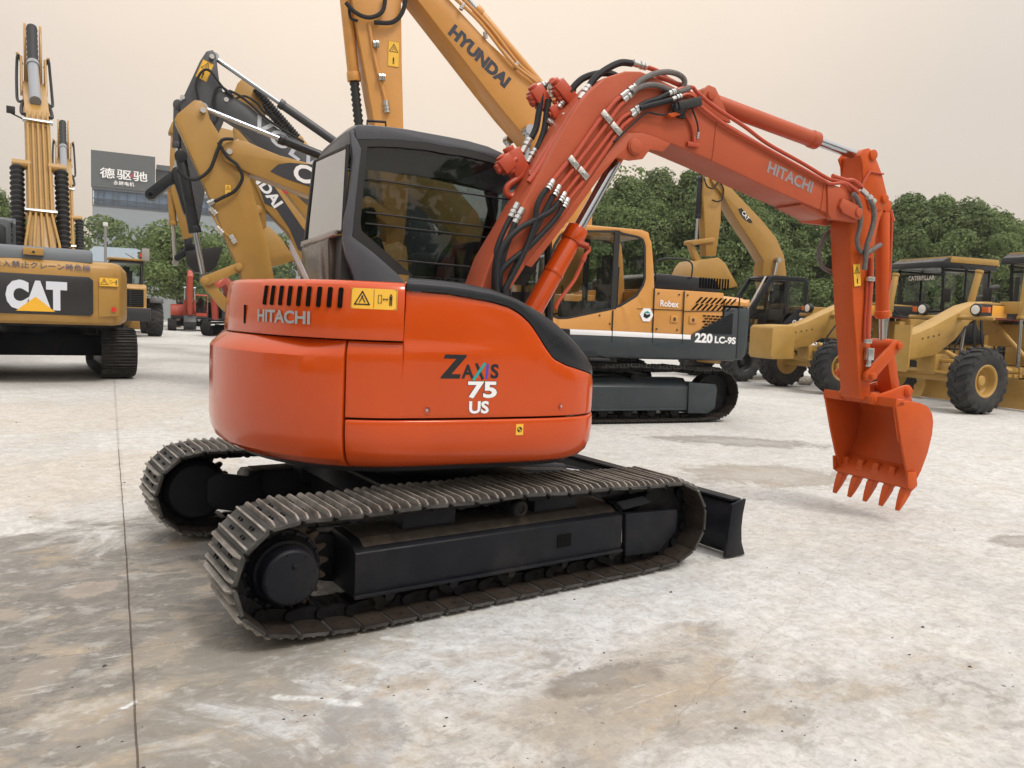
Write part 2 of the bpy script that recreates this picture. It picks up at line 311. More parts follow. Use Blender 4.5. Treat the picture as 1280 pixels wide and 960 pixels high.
def make_track(root, b0, b1, circles, pitch, sag=0.0, detail=2, rz=0.0, mats=None, topz=None):
    """endless steel track round the given circles (a, z, r); b0..b1 is the shoe width"""
    P = hull_path(circles)
    zc = sum(c[1] for c in circles)/len(circles)
    amin = min(c[0] for c in circles); amax = max(c[0] for c in circles)
    Q = []
    for i, p in enumerate(P):
        Q.append(p); q = P[(i+1) % len(P)]; L = (q-p).length
        if L > 0.3:
            for k in range(1, 12):
                t = k/12; r = p.lerp(q, t)
                if r.y > zc: r = Vector((r.x, r.y-sag*(0.5-0.5*cos(4*pi*t))))
                Q.append(r)
    n = round(pathlen(Q)/pitch); C = resample(Q, n); bc = (b0+b1)/2; w = abs(b1-b0)
    tr = MB(); ch = MB(); pw = pathlen(Q)/n
    for k in range(n):
        p, q = C[k], C[(k+1) % n]; mid = (p+q)/2; d = (q-p); d.normalize(); nrm = Vector((d.y, -d.x))   # outward for CCW
        Rm = Matrix(((d.x, 0, nrm.x), (0, -1, 0), (d.y, 0, nrm.y)))
        def W(x, y, z): return (mid.x+d.x*x+nrm.x*z, bc+y, mid.y+d.y*x+nrm.y*z)
        h = pw*0.5
        tr.mi = 0
        prof = [(-h*1.02, -0.012), (-h*1.05, 0.002), (-h*0.92, 0.0), (h*0.9, 0.0), (h*0.97, -0.006), (h*0.9, -0.014), (-h*0.9, -0.016)]
        c = 0.022
        rings = [[W(x, -w/2, z) for x, z in prof], [W(x, w/2, z) for x, z in prof]]
        if detail > 1:
            sh = 0.82
            rings = [[W(x*sh, -w/2, z) for x, z in prof], [W(x, -w/2+c, z) for x, z in prof], [W(x, w/2-c, z) for x, z in prof], [W(x*sh, w/2, z) for x, z in prof]]
        tr.loft(rings)
        tr.mi = 1
        gh = 0.025 if pitch < 0.17 else 0.036
        for gx, g2 in ((-h*0.80, gh), (-h*0.10, gh*0.9), (h*0.62, gh*0.9)):
            g = [(gx-0.007, -0.002), (gx-0.0045, g2), (gx+0.0045, g2), (gx+0.007, -0.002)]
            e = 0.012
            tr.loft([[W(x, -w/2+e, z*0.4) for x, z in g], [W(x, -w/2+e+0.03, z) for x, z in g], [W(x, w/2-e-0.03, z) for x, z in g], [W(x, w/2-e, z*0.4) for x, z in g]])
        if detail > 1:
            tr.mi = 2
            for y in (-w*0.19, w*0.19):
                for x in (-h*0.42, h*0.28):
                    for yy in (-0.017, 0.017):
                        tr.loft([[W(x+0.008*cos(t*pi/3), y+yy+0.008*sin(t*pi/3), z) for t in range(6)] for z in (-0.002, 0.010)])
        tr.mi = 3; tr.loft([[W(x, y, z) for x, z in ((-h*0.88, -0.0165), (h*0.86, -0.0150), (h*0.86, -0.0185), (-h*0.88, -0.020))] for y in (-w/2+0.004, w/2-0.004)])
        if detail > 1:
            for y in (-w*0.36, w*0.36): tr.loft([[W(h*0.1+0.010*cos(t*pi/3), y+0.010*sin(t*pi/3), z) for t in range(6)] for z in (-0.018, -0.024)])
        # chain link below the shoe
        ch.mi = 0
        for y in (-0.062, 0.062):
            lk = [(-h*1.15, -0.060), (-h*1.15, -0.030), (-h*0.6, -0.012), (h*0.6, -0.012), (h*1.1, -0.030), (h*1.1, -0.062), (h*0.5, -0.078), (-h*0.5, -0.078)]
            if detail > 1:
                yo = 0.010 if k % 2 else 0.0
                ch.loft([[W(x, y-0.014, z) for x, z in lk], [W(x, y+0.014, z) for x, z in lk]])
            else: ch.loft([[W(x, y-0.02, z) for x, z in lk], [W(x, y+0.02, z) for x, z in lk]])
        if detail > 0:
            ch.loft([[W(-h+0.029*cos(t*pi/6), y, -0.050+0.029*sin(t*pi/6)) for t in range(12)] for y in (-0.098, 0.098)])
            ch.loft([[W(h*0.05+0.012*cos(t*pi/3), y, -0.045+0.012*sin(t*pi/3)) for t in range(6)] for y in (-0.080, 0.080)])
    o = tr.build('crawler_track', mats or [SHOE, SHOETOP, FRAMEBLK, RUSTY], root, rz=rz)
    ch.build('track_chain', GREASE, o)
    return o
# ================================================================== ground
def build_ground():
    nx = [-400, -150, -60, -25, -12, -6, 0, 6, 12, 25, 60, 150, 400]
    mb = MB(); S_ = 260
    mb.add([(-S_, -S_, 0), (S_, -S_, 0), (S_, S_, 0), (-S_, S_, 0)], [(0, 1, 2, 3)])
    m, nt, p = newmat('yard_concrete'); N = nt.nodes.new; K = nt.links.new
    tc = N('ShaderNodeTexCoord'); P = tc.outputs['Object']
    def noise(scale, det=6, rough=0.6, dist=0.0, vec=None):
        n = N('ShaderNodeTexNoise'); n.inputs['Scale'].default_value = scale; n.inputs['Detail'].default_value = det
        n.inputs['Roughness'].default_value = rough; n.inputs['Distortion'].default_value = dist; K(vec or P, n.inputs['Vector']); return n.outputs[0]
    def mp(v, a, b, c=0.0, d=1.0, sm=False):
        r = N('ShaderNodeMapRange'); K(v, r.inputs[0]); r.inputs[1].default_value = a; r.inputs[2].default_value = b; r.inputs[3].default_value = c; r.inputs[4].default_value = d
        if sm: r.interpolation_type = 'SMOOTHSTEP'
        return r.outputs[0]
    def mixc(f, a, b, mode='MIX'):
        x = N('ShaderNodeMix'); x.data_type = 'RGBA'; x.blend_type = mode
        if isinstance(f, float): x.inputs['Factor'].default_value = f
        else: K(f, x.inputs['Factor'])
        for s_, q in (('A', a), ('B', b)):
            if isinstance(q, tuple): x.inputs[s_].default_value = (*q, 1)
            else: K(q, x.inputs[s_])
        return x.outputs['Result']
    def mth(op, a, b=None):
        x = N('ShaderNodeMath'); x.operation = op
        for i, q in enumerate((a, b)):
            if q is None: continue
            if isinstance(q, (int, float)): x.inputs[i].default_value = q
            else: K(q, x.inputs[i])
        return x.outputs[0]
    def mapping(rz, sx, sy, off=(0, 0, 0)):
        x = N('ShaderNodeMapping'); x.inputs['Rotation'].default_value = (0, 0, rz); x.inputs['Scale'].default_value = (sx, sy, 1); x.inputs['Location'].default_value = off
        K(P, x.inputs['Vector']); return x.outputs[0]
    n1 = noise(0.42, 8, 0.62, 0.6); n2 = noise(1.7, 9, 0.66, 0.8); n3 = noise(9.0, 8, 0.7, 0.5); n4 = noise(60, 4, 0.6)
    base = mixc(mp(n1, 0.36, 0.62), (0.49, 0.495, 0.49), (0.64, 0.645, 0.635))
    base = mixc(mp(n2, 0.40, 0.66, 0.0, 0.75), base, (0.60, 0.59, 0.565))
    base = mixc(mp(noise(0.9, 7, 0.65, 1.2, mapping(0.5, 1, 1, (7, 3, 0))), 0.50, 0.70, 0.0, 0.42), base, (0.57, 0.52, 0.45))
    # stained areas with shapes of their own
    nd = mth('MULTIPLY', mth('SUBTRACT', noise(1.1, 10, 0.76, 0.8), 0.5), 3.6)
    nd2 = mth('MULTIPLY', mth('SUBTRACT', noise(3.2, 10, 0.78, 0.8), 0.5), 2.4)
    def blob(cx, cy, rx, ry, ang, lo=1.15, hi=0.55, nz=None):
        x = N('ShaderNodeMapping'); x.vector_type = 'TEXTURE'; x.inputs['Location'].default_value = (cx, cy, 0); x.inputs['Rotation'].default_value = (0, 0, radians(ang)); x.inputs['Scale'].default_value = (rx, ry, 1)
        K(P, x.inputs['Vector']); l = N('ShaderNodeVectorMath'); l.operation = 'LENGTH'; K(x.outputs[0], l.inputs[0])
        d = mth('ADD', l.outputs['Value'], nz or nd); return mp(d, hi, lo, 1.0, 0.0, True), d
    dark = mth('ADD', 0.0, 0.0)
    for i_, (cx, cy, rx, ry, ang, amt, c) in enumerate(STAINS):
        f, d = blob(cx, cy, rx, ry, ang); base = mixc(mth('MULTIPLY', f, amt), base, c)
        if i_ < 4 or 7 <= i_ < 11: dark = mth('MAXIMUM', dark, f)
    for cx, cy, rx, ry, ang, amt, c in PUDDLES:
        f, d = blob(cx, cy, rx, ry, ang, 1.15, 0.70, nd2); f2 = mp(d, 0.35, 0.95, 0.55, 1.0)
        base = mixc(mth('MULTIPLY', mth('MULTIPLY', f, f2), amt), base, c)
    # patchy wear: tan, dark and pale blotches with broken edges, stronger where the slab is stained
    if True:
        for sc_, off, rz, sx, sy, lo, hi, amt, c in ((2.1, 3, 0.2, 1, 1.5, 0.53, 0.60, 0.62, (0.40, 0.335, 0.25)), (3.4, 11, -0.4, 1, 1.6, 0.54, 0.60, 0.62, (0.235, 0.22, 0.20)), (2.7, 21, 0.7, 1, 1.4, 0.56, 0.63, 0.42, (0.56, 0.555, 0.53)),
                                                     (6.5, 31, 0.1, 1, 1.8, 0.53, 0.60, 0.5, (0.30, 0.27, 0.235)), (8.0, 41, -0.8, 1, 1.5, 0.57, 0.64, 0.35, (0.60, 0.595, 0.58)), (1.2, 51, 0.4, 1, 1.7, 0.56, 0.64, 0.5, (0.45, 0.35, 0.23))):
            f = mp(noise(sc_, 10, 0.68, 0.35, mapping(rz, sx, sy, (off, off*0.7, 0))), lo, hi, 0, amt)
            w_ = mth('ADD', mth('MULTIPLY', dark, 0.75), 0.28)
            base = mixc(mth('MULTIPLY', f, w_), base, c)
        # short fine scratches
        for rz, sx, sy, off, lo, hi, amt, c in ((0.35, 2.2, 26, 0, 0.62, 0.70, 0.5, (0.66, 0.66, 0.65)), (-0.7, 2.6, 30, 5, 0.63, 0.70, 0.45, (0.26, 0.24, 0.22)), (1.3, 2.2, 28, 9, 0.63, 0.71, 0.4, (0.66, 0.66, 0.65))):
            base = mixc(mth('MULTIPLY', mp(noise(1.0, 4, 0.6, 0.1, mapping(rz, sx, sy, (off, off, 0))), lo, hi, 0, amt), mp(noise(1.4, 3, 0.5, 0, mapping(0, 1, 1, (off, 2, 0))), 0.50, 0.60)), base, c)
    base = mixc(mp(n3, 0.40, 0.66, 0.0, 0.42), base, (0.27, 0.255, 0.235))
    base = mixc(mp(noise(24, 8, 0.75, 0.6), 0.48, 0.64, 0.0, 0.42), base, (0.24, 0.225, 0.20))
    # joint and cracks
    wob = N('ShaderNodeTexNoise'); wob.inputs['Scale'].default_value = 5; wob.inputs['Detail'].default_value = 6; K(P, wob.inputs['Vector'])
    wv = N('ShaderNodeVectorMath'); wv.operation = 'SUBTRACT'; K(wob.outputs['Color'], wv.inputs[0]); wv.inputs[1].default_value = (0.5, 0.5, 0.5)
    def segd(x0, y0, x1, y1, w):
        L_ = hypot(x1-x0, y1-y0); ang = atan2(y1-y0, x1-x0)
        sc_ = N('ShaderNodeVectorMath'); sc_.operation = 'MULTIPLY_ADD'; K(wv.outputs[0], sc_.inputs[0]); sc_.inputs[1].default_value = (w, w, 0); K(P, sc_.inputs[2])
        x = N('ShaderNodeMapping'); x.vector_type = 'TEXTURE'; x.inputs['Location'].default_value = (x0, y0, 0); x.inputs['Rotation'].default_value = (0, 0, ang); K(sc_.outputs[0], x.inputs['Vector'])
        s_ = N('ShaderNodeSeparateXYZ'); K(x.outputs[0], s_.inputs[0])
        dy = mth('ABSOLUTE', s_.outputs[1]); over = mth('MAXIMUM', mth('SUBTRACT', s_.outputs[0], L_), mth('MULTIPLY', s_.outputs[0], -1.0)); over = mth('MAXIMUM', over, 0.0)
        return mth('ADD', dy, over)
    gr = mp(n3, 0.35, 0.55, 0.35, 1.0); hgt = None
    for x0, y0, x1, y1, w, wob_, amt, c in CRACKS:
        d = segd(x0, y0, x1, y1, wob_); f = mp(d, w*0.5, w*1.6, amt, 0.0); base = mixc(mth('MULTIPLY', f, gr), base, c)
        h_ = mp(d, 0.0, w*1.6, 1.0 if amt > 0.7 else 0.12, 0.0); hgt = h_ if hgt is None else mth('MAXIMUM', hgt, h_)
        if amt > 0.7:
            f = mp(d, w, w*14, 0.30, 0.0); base = mixc(mth('MULTIPLY', f, mp(n2, 0.4, 0.6)), base, (0.17, 0.145, 0.12))
    for x0, y0, x1, y1, w, amt in SCRAPES:
        d = segd(x0, y0, x1, y1, 0.10); f = mp(d, w*0.4, w*1.2, amt, 0.0); base = mixc(mth('MULTIPLY', f, mp(noise(7, 8, 0.75), 0.44, 0.60)), base, (0.70, 0.72, 0.73))
    # grit and small dark specks
    vo = N('ShaderNodeTexVoronoi'); vo.inputs['Scale'].default_value = 5.5; K(P, vo.inputs['Vector'])
    sp = mth('MULTIPLY', mp(vo.outputs['Distance'], 0.035, 0.07, 1.0, 0.0), mp(noise(2.2, 2, 0.5), 0.50, 0.58)); base = mixc(mth('MULTIPLY', sp, 0.75), base, (0.06, 0.055, 0.05))
    base = mixc(mp(n4, 0.3, 0.7, 0.0, 0.16), base, (0.22, 0.21, 0.19))
    K(base, p.inputs['Base Color'])
    K(mp(n2, 0.3, 0.7, 0.55, 0.85), p.inputs['Roughness']); p.inputs['Specular IOR Level'].default_value = 0.2
    b = N('ShaderNodeBump'); b.inputs['Strength'].default_value = 0.8; b.inputs['Distance'].default_value = 0.02
    K(mth('SUBTRACT', mth('ADD', mth('MULTIPLY', n3, 0.5), mth('ADD', mth('MULTIPLY', n2, 0.8), mth('MULTIPLY', n4, 0.12))), mth('MULTIPLY', hgt, 0.9)), b.inputs['Height']); K(b.outputs[0], p.inputs['Normal'])
    struct(mb.build('ground', m))
_g = lambda l: l
STAINS = [(x, y, rx, ry, a, amt, c) for (x, y), rx, ry, a, amt, c in (
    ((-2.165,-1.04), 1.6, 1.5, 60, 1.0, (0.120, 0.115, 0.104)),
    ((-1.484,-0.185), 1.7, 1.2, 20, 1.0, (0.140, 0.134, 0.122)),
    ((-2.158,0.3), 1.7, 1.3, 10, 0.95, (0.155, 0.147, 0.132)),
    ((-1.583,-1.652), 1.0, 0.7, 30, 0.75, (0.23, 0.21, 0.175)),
    ((-2.034,-1.396), 0.30, 0.12, 30, 0.5, (0.36, 0.30, 0.22)),
    ((-1.721,-0.858), 0.35, 0.10, 40, 0.5, (0.36, 0.30, 0.23)),
    ((-2.122,-0.82), 0.35, 0.10, 60, 0.5, (0.38, 0.32, 0.25)),
    ((-0.069,-2.21), 0.95, 0.5, 15, 0.60, (0.30, 0.25, 0.185)),
    ((-0.838,-2.269), 0.6, 0.3, 0, 0.3, (0.40, 0.36, 0.30)),
    ((0.191,-2.587), 0.7, 0.35, -20, 0.45, (0.34, 0.32, 0.29)),
    ((1.127,-2.877), 0.5, 0.3, 20, 0.4, (0.38, 0.36, 0.33)),
    ((-1.669,7.142), 3.4, 2.0, 20, 0.45, (0.56, 0.49, 0.40)),
    ((-1.918,3.041), 2.0, 1.2, 20, 0.45, (0.58, 0.50, 0.40)),
    ((-0.206,-1.579), 1.5, 0.45, 5, 0.75, (0.60, 0.625, 0.64)), ((1.443,-1.699), 1.3, 0.8, -20, 0.5, (0.62, 0.635, 0.64)),
    ((-0.118,-2.262), 0.55, 0.22, -8, 0.55, (0.33, 0.285, 0.22)))]
PUDDLES = [(x, y, rx, ry, a, amt, c) for (x, y), rx, ry, a, amt, c in (
    ((4.465,0.632), 0.95, 0.62, -25, 0.85, (0.24, 0.20, 0.15)),
    ((6.073,2.327), 1.2, 0.42, -35, 0.9, (0.16, 0.145, 0.125)),
    ((-0.136,-2.081), 0.34, 0.12, -5, 1.0, (0.17, 0.15, 0.125)),
    ((4.201,-1.88), 0.30, 0.14, -5, 0.8, (0.16, 0.13, 0.10)),
    ((-1.352,0.359), 0.28, 0.07, 10, 0.85, (0.10, 0.09, 0.08)),
    ((-1.21,-1.962), 0.16, 0.26, -25, 0.75, (0.22, 0.22, 0.225)),
    ((-1.893,0.095), 0.16, 0.12, 40, 0.6, (0.52, 0.43, 0.35)),
    ((0.752,-3.243), 0.3, 0.1, 0, 0.4, (0.6, 0.6, 0.6)))]
def _seg(p, *r): return (p[0][0], p[0][1], p[1][0], p[1][1])+r
CRACKS = [_seg([(-1.199,4.435),(-1.674,0.435)], 0.0028, 0.015, 0.71, (0.20, 0.12, 0.10)), _seg([(-1.674,0.435),(-2.024,-2.354)], 0.0028, 0.012, 0.71, (0.19, 0.115, 0.10)),
    _seg([(1.335,25.399),(-1.199,4.435)], 0.012, 0.02, 0.45, (0.22, 0.20, 0.17)),
    _seg([(2.741,-1.436),(0.587,-2.233)], 0.003, 0.12, 0.14, (0.28, 0.255, 0.22)), _seg([(0.587,-2.233),(-0.394,-2.553)], 0.003, 0.16, 0.12, (0.27, 0.235, 0.19)),
    _seg([(0.498,-1.613),(0.378,-2.269)], 0.002, 0.12, 0.15, (0.27, 0.24, 0.20)), _seg([(2.969,-0.361),(2.795,-2.55)], 0.003, 0.08, 0.35, (0.28, 0.25, 0.22)),
    _seg([(2.208,-1.005),(6.008,-1.247)], 0.003, 0.08, 0.3, (0.30, 0.27, 0.24)), _seg([(0.76,-2.405),(0.926,-3.28)], 0.002, 0.15, 0.1, (0.32, 0.30, 0.27)),
    _seg([(-2.319,-0.712),(-1.874,-0.793)], 0.005, 0.05, 0.55, (0.14, 0.12, 0.10)), _seg([(-1.874,-0.793),(-1.27,-0.9)], 0.005, 0.05, 0.45, (0.14, 0.12, 0.10))]
SCRAPES = [_seg(p, w, a) for p, w, a in (([(-0.792,-1.231),(-0.495,-1.535)], 0.026, 0.62), ([(-1.075,-1.36),(-0.79,-1.633)], 0.026, 0.68), ([(-1.306,-1.447),(-1.008,-1.725)], 0.024, 0.75), ([(-1.413,-1.544),(-1.145,-1.768)], 0.026, 0.8),
    ([(-0.887,-1.331),(-0.646,-1.577)], 0.016, 0.45), ([(-1.934,-1.351),(-1.894,-1.325)], 0.012, 0.8), ([(-0.489,-1.297),(-0.274,-1.542)], 0.02, 0.35), ([(0.796,-2.775),(0.662,-3.311)], 0.02, 0.3))]
build_ground()
def scatter_debris():
    """loose grit, dark chips and small stones lying on the slab"""
    rnd = random.Random(12); vs = []; fs = []; mi = []
    for k in range(520):
        d = 2.0+abs(rnd.gauss(0, 1))*4.0; an = YAW+rnd.uniform(-0.75, 0.75); x = -2.36+d*cos(an); y = -4.5+d*sin(an)
        if -1.6 < x < 1.6 and -1.25 < y < 1.25: continue
        s_ = rnd.choice((0.002, 0.003, 0.003, 0.004, 0.006)) if rnd.random() < 0.97 else 0.010; o = len(vs); n = 5; a0 = rnd.uniform(0, 6)
        for j in range(n): r_ = s_*rnd.uniform(0.6, 1.3); vs.append((x+r_*cos(a0+j*2*pi/n)*1.4, y+r_*sin(a0+j*2*pi/n), 0.0005))
        vs.append((x, y, s_*0.8)); fs += [(o+j, o+(j+1) % n, o+n) for j in range(n)]; mi += [rnd.choice((0, 0, 1))]*n
    me = bpy.data.meshes.new('debris'); me.from_pydata(vs, [], fs); me.materials.append(flat('chip_dark', (0.05, 0.045, 0.04), 0.8)); me.materials.append(flat('chip_pale', (0.36, 0.33, 0.29), 0.9))
    for p_, k in zip(me.polygons, mi): p_.material_index = k
    o = bpy.data.objects.new('debris', me); COL.objects.link(o); tag(o, 'scattered grit and dark chips on the concrete yard', 'debris'); o['kind'] = 'stuff'
scatter_debris()

# ================================================================== orange excavator (nearest machine)
ZX = thing('excavator', 'bright orange rubber-free steel-tracked excavator in the foreground with its orange bucket lowered just above the concrete', 'excavator')
ZX['label'] = 'bright orange excavator on black tracks filling the foreground, toothed bucket just above the concrete'
# ---- undercarriage (machine frame)
CIRC = [(-1.215, 0.325, 0.272), (1.235, 0.300, 0.262), (-0.90, 0.125, 0.100), (0.95, 0.125, 0.100), (0.08, 0.46, 0.140)]
for s in (-1, 1):
    b0, b1 = (-1.158, -0.678) if s < 0 else (0.678, 1.158)
    make_track(ZX, b0, b1, CIRC, 0.154, sag=0.008)
    bc = (b0+b1)/2; out = s*1.0
    # side frame: boxed beam with a sloping, dirty top
    m = MB(); bo = bc+out*0.145; bi = bc-out*0.16
    sec = [(bo, 0.145), (bo, 0.372), (bc+out*0.06, 0.420), (bi, 0.430), (bi, 0.145)]
    m.loft([[(a, b, zz) for b, zz in sec] for a in (-0.885, 0.850)]); fr = m.build('side_frame', [FRAMEBLK], ZX, 0.008)
    m = MB(); m.loft([[(a, b, zz+0.003) for b, zz in ((bo-out*0.012, 0.374), (bc+out*0.06, 0.421), (bi+out*0.01, 0.432), (bi+out*0.01, 0.428), (bo-out*0.012, 0.370))] for a in (-0.83, 0.82)]); m.build('frame_top_plate', DUSTTOP, fr, 0.002)
    boxpart('frame_hole', (0.40, bo+out*0.0015, 0.275), (0.10, 0.004, 0.075), VOIDBLK, fr, 0.0)
    m = MB(); m.box((-0.02, bo+out*0.006, 0.158), (1.74, 0.022, 0.020)); m.build('frame_flange', FRAMEBLK, fr, 0.004)
    # idler guard at the front
    m = MB(); m.prism([(0.862, 0.385), (1.30, 0.365), (1.315, 0.33), (1.305, 0.22), (1.16, 0.105), (0.880, 0.115)], bo-out*0.03, bo+out*0.012)
    m.prism([(0.80, 0.46), (0.862, 0.40), (1.10, 0.425), (1.02, 0.475)], bc-out*0.02, bo-out*0.01); m.build('idler_guard', FRAMEBLK, ZX, 0.008)
    m = MB(); m.lathe((1.235, bc-0.075, 0.300), (0, 1, 0), [(0, 0.12), (0.0, 0.205), (0.03, 0.222), (0.12, 0.222), (0.15, 0.205), (0.15, 0.12)], 40)
    m.cyl((1.235, bc-0.12, 0.300), (1.235, bc+0.12, 0.300), 0.06); m.build('idler_wheel', GREASE, ZX, 0.003)
    # sprocket with teeth and the final drive
    m = MB(); nT = 19; pr = []
    for k in range(nT):
        for dt, r in ((-0.34, 0.196), (-0.15, 0.236), (0.0, 0.243), (0.15, 0.236), (0.34, 0.196)):
            t = (k+dt)/nT*2*pi; pr.append((-1.215+r*cos(t), 0.325+r*sin(t)))
    m.prism(pr, bc-0.024, bc+0.024); m.build('sprocket', RUSTSP, ZX, 0.004)
    y0 = bc-out*0.05; m = MB()
    m.lathe((-1.215, bc-out*0.16, 0.325), (0, out, 0), [(0, 0.17), (0.05, 0.205), (0.14, 0.205), (0.145, 0.17), (0.20, 0.186), (0.222, 0.186), (0.226, 0.168), (0.236, 0.165), (0.25, 0.150), (0.275, 0.150), (0.282, 0.135), (0.36, 0.132), (0.373, 0.120), (0.376, 0.0)], 44)
    for k in range(16):
        t = 2*pi*k/16; m.cyl((-1.215+0.175*cos(t), bc+out*0.055, 0.325+0.175*sin(t)), (-1.215+0.175*cos(t), bc+out*0.078, 0.325+0.175*sin(t)), 0.012, n=6)
    for k in range(8):
        t = 2*pi*k/8+0.2; m.cyl((-1.215+0.112*cos(t), bc+out*0.20, 0.325+0.112*sin(t)), (-1.215+0.112*cos(t), bc+out*0.2195, 0.325+0.112*sin(t)), 0.007, n=6)
    m.cyl((-1.215+0.03, bc+out*0.2, 0.38), (-1.245+0.03, bc+out*0.221, 0.38), 0.014, n=6)
    m.build('final_drive', FRAMEBLK, ZX, 0.003)
    m = MB(); m.prism([(-0.90, 0.40), (-0.80, 0.43), (-0.80, 0.13), (-0.90, 0.15), (-1.10, 0.20), (-1.16, 0.25), (-1.16, 0.40), (-1.10, 0.44)], bi-out*0.03, bi+out*0.02); m.build('drive_bracket', FRAMEBLK, ZX, 0.006)
    for a in (-0.70, -0.33, 0.04, 0.41, 0.77):
        m = MB()
        m.lathe((a, bc-0.10, 0.135), (0, 1, 0), [(0, 0.05), (0, 0.062), (0.02, 0.085), (0.05, 0.085), (0.055, 0.062), (0.145, 0.062), (0.15, 0.085), (0.18, 0.085), (0.20, 0.062), (0.2, 0.03)], 24)
        m.cyl((a, bc-0.15, 0.135), (a, bc+0.15, 0.135), 0.022, n=12); m.build('track_roller', GREASE, ZX)
    m = MB(); m.lathe((0.08, bc-0.09, 0.495), (0, 1, 0), [(0, 0.03), (0, 0.050), (0.18, 0.050), (0.18, 0.03)], 20); m.lathe((0.08, bo-out*0.05, 0.495), (0, out, 0), [(0, 0.05), (0.05, 0.05), (0.06, 0.042), (0.06, 0.025), (0.05, 0.02), (0.05, 0)], 20)
    m.box((0.10, bc-out*0.12, 0.45), (0.07, 0.05, 0.12)); m.build('carrier_roller', GREASE, ZX)
# centre frame with its four legs, swing bearing, blade arms and blade
m = MB()
m.box((0.0, 0, 0.43), (1.0, 1.25, 0.28))
for a in (-0.42, 0.42):
    for s in (-1, 1):
        m.prism([(a-0.16, 0.36), (a+0.16, 0.36), (a+0.16, 0.52), (a-0.16, 0.52)], s*0.60, s*0.95)
m.prism([(-0.46, 0.58), (0.46, 0.58), (0.60, 0.47), (-0.60, 0.47)], -0.60, 0.60)
m.build('centre_frame', FRAMEBLK, ZX, 0.012)
m = MB(); m.lathe((0, 0, 0.56), (0, 0, 1), [(0, 0.48), (0.02, 0.50), (0.06, 0.50), (0.07, 0.46), (0.10, 0.46), (0.11, 0.53), (0.16, 0.53), (0.17, 0.40)], 48)
for k in range(24): m.cyl((0.485*cos(k*pi/12), 0.485*sin(k*pi/12), 0.60), (0.485*cos(k*pi/12), 0.485*sin(k*pi/12), 0.632), 0.012, n=6)
m.build('swing_bearing', FRAMEBLK, ZX, 0.002)
m = MB()
for s in (-1, 1):
    m.prism([(0.45, 0.46), (0.50, 0.56), (0.95, 0.52), (1.66, 0.34), (1.66, 0.20), (0.95, 0.38), (0.5, 0.42)], s*0.34-0.05, s*0.34+0.05)
m.box((1.25, 0, 0.37), (0.10, 0.60, 0.10)); m.build('blade_arm', FRAMEBLK, ZX, 0.01)
m = MB(); m.cyl((0.6, 0, 0.52), (1.2, 0, 0.42), 0.055); m.build('blade_cylinder', FRAMEBLK, ZX); m = MB(); m.cyl((1.19, 0, 0.42), (1.62, 0, 0.34), 0.028); m.build('cylinder_rod', CHROME, ZX)
m = MB()
bl = [(1.80, 0.385), (1.83, 0.40), (1.79, 0.31), (1.770, 0.21), (1.78, 0.11), (1.84, 0.015), (1.80, 0.012), (1.745, 0.10), (1.73, 0.21), (1.75, 0.31)]
m.prism(bl, -1.15, 1.15)
for s in (-1, 1): m.prism([(1.735, 0.372), (1.872, 0.398), (1.850, 0.29), (1.845, 0.20), (1.858, 0.10), (1.900, 0.008), (1.70, 0.012), (1.715, 0.20)], s*1.135, s*1.16)
m.box((1.80, 0, 0.392), (0.10, 2.27, 0.016)); m.build('blade', [FRAMEBLK], ZX, 0.006)

# ---- upper structure (turned 9 degrees on the tracks)
UZ = -9.0
def orad(t, R=1.29, bs=1.13, af=0.89):
    r = (R**-14+(abs(sin(t))/bs)**14)**(-1/14)
    if cos(t) > 1e-6: r = (r**-6+(cos(t)/af)**6)**(-1/6)
    return r
def opt(t, inset=0.0, zz=0.0):
    r = orad(t)-inset; return (r*cos(t), r*sin(t), zz)
def theta_of(a, b): return atan2(b, a) % (2*pi)
TH = [i*2*pi/2880 for i in range(2881)]; ARC = [0.0]
for i in range(1, 2881):
    p, q = opt(TH[i-1]), opt(TH[i]); ARC.append(ARC[-1]+hypot(p[0]-q[0], p[1]-q[1]))
def th_arc(t0, x):
    i0 = t0/(2*pi)*2880; a0 = ARC[int(i0)]+(ARC[min(int(i0)+1, 2880)]-ARC[int(i0)])*(i0-int(i0)); tgt = (a0+x) % ARC[-1]
    lo, hi = 0, 2880
    while hi-lo > 1:
        mid = (lo+hi)//2
        if ARC[mid] <= tgt: lo = mid
        else: hi = mid
    return (lo+(tgt-ARC[lo])/max(ARC[hi]-ARC[lo], 1e-9))*2*pi/2880
def shell(t0, t1, col, thick=0.05, n=40, ts=None):
    """curved solid panel following the plan outline; col(theta) gives [(z, inset)...] bottom to top"""
    m = MB(); rings = []
    for k in range(n+1):
        t = (t0+(t1-t0)*k/n) if not ts else ts[k]; c = col(t); c = [(zz, i) for zz, i in c]
        ring = [opt(t, i, zz) for zz, i in c]+[opt(t, i+thick, zz) for zz, i in c[::-1]]
        rings.append(ring)
    return m.loft(rings)
D2 = radians
tS1 = theta_of(-0.748, -1.026); tS1L = 2*pi-tS1
tP = theta_of(-0.478, -1.108); tE = D2(322)
CWP = [(0.745, 0.13), (0.765, 0.075), (0.80, 0.032), (0.85, 0.010), (0.92, 0.0), (1.08, 0.0), (1.22, 0.0), (1.312, 0.002), (1.330, 0.012), (1.396, 0.078)]
def cwcol(t):
    k = min(abs(t-tS1), abs(t-tS1L))/D2(10); k = max(0, min(1, k)); return [(zz, i if zz < 1.3 else i*(0.35+0.65*k)) for zz, i in CWP]
shell(tS1L, tS1-0.004, cwcol, 0.10, 72).build('counterweight', ORANGE, ZX, 0.006, UZ, seg=2, smooth=26)
def hins(t):
    k = max(0.0, min(1.0, (tP-D2(6)-t)/D2(45))); k2 = max(0.0, min(1.0, (t-D2(120))/D2(20))); return 0.085*(k*k*(3-2*k))*1.0
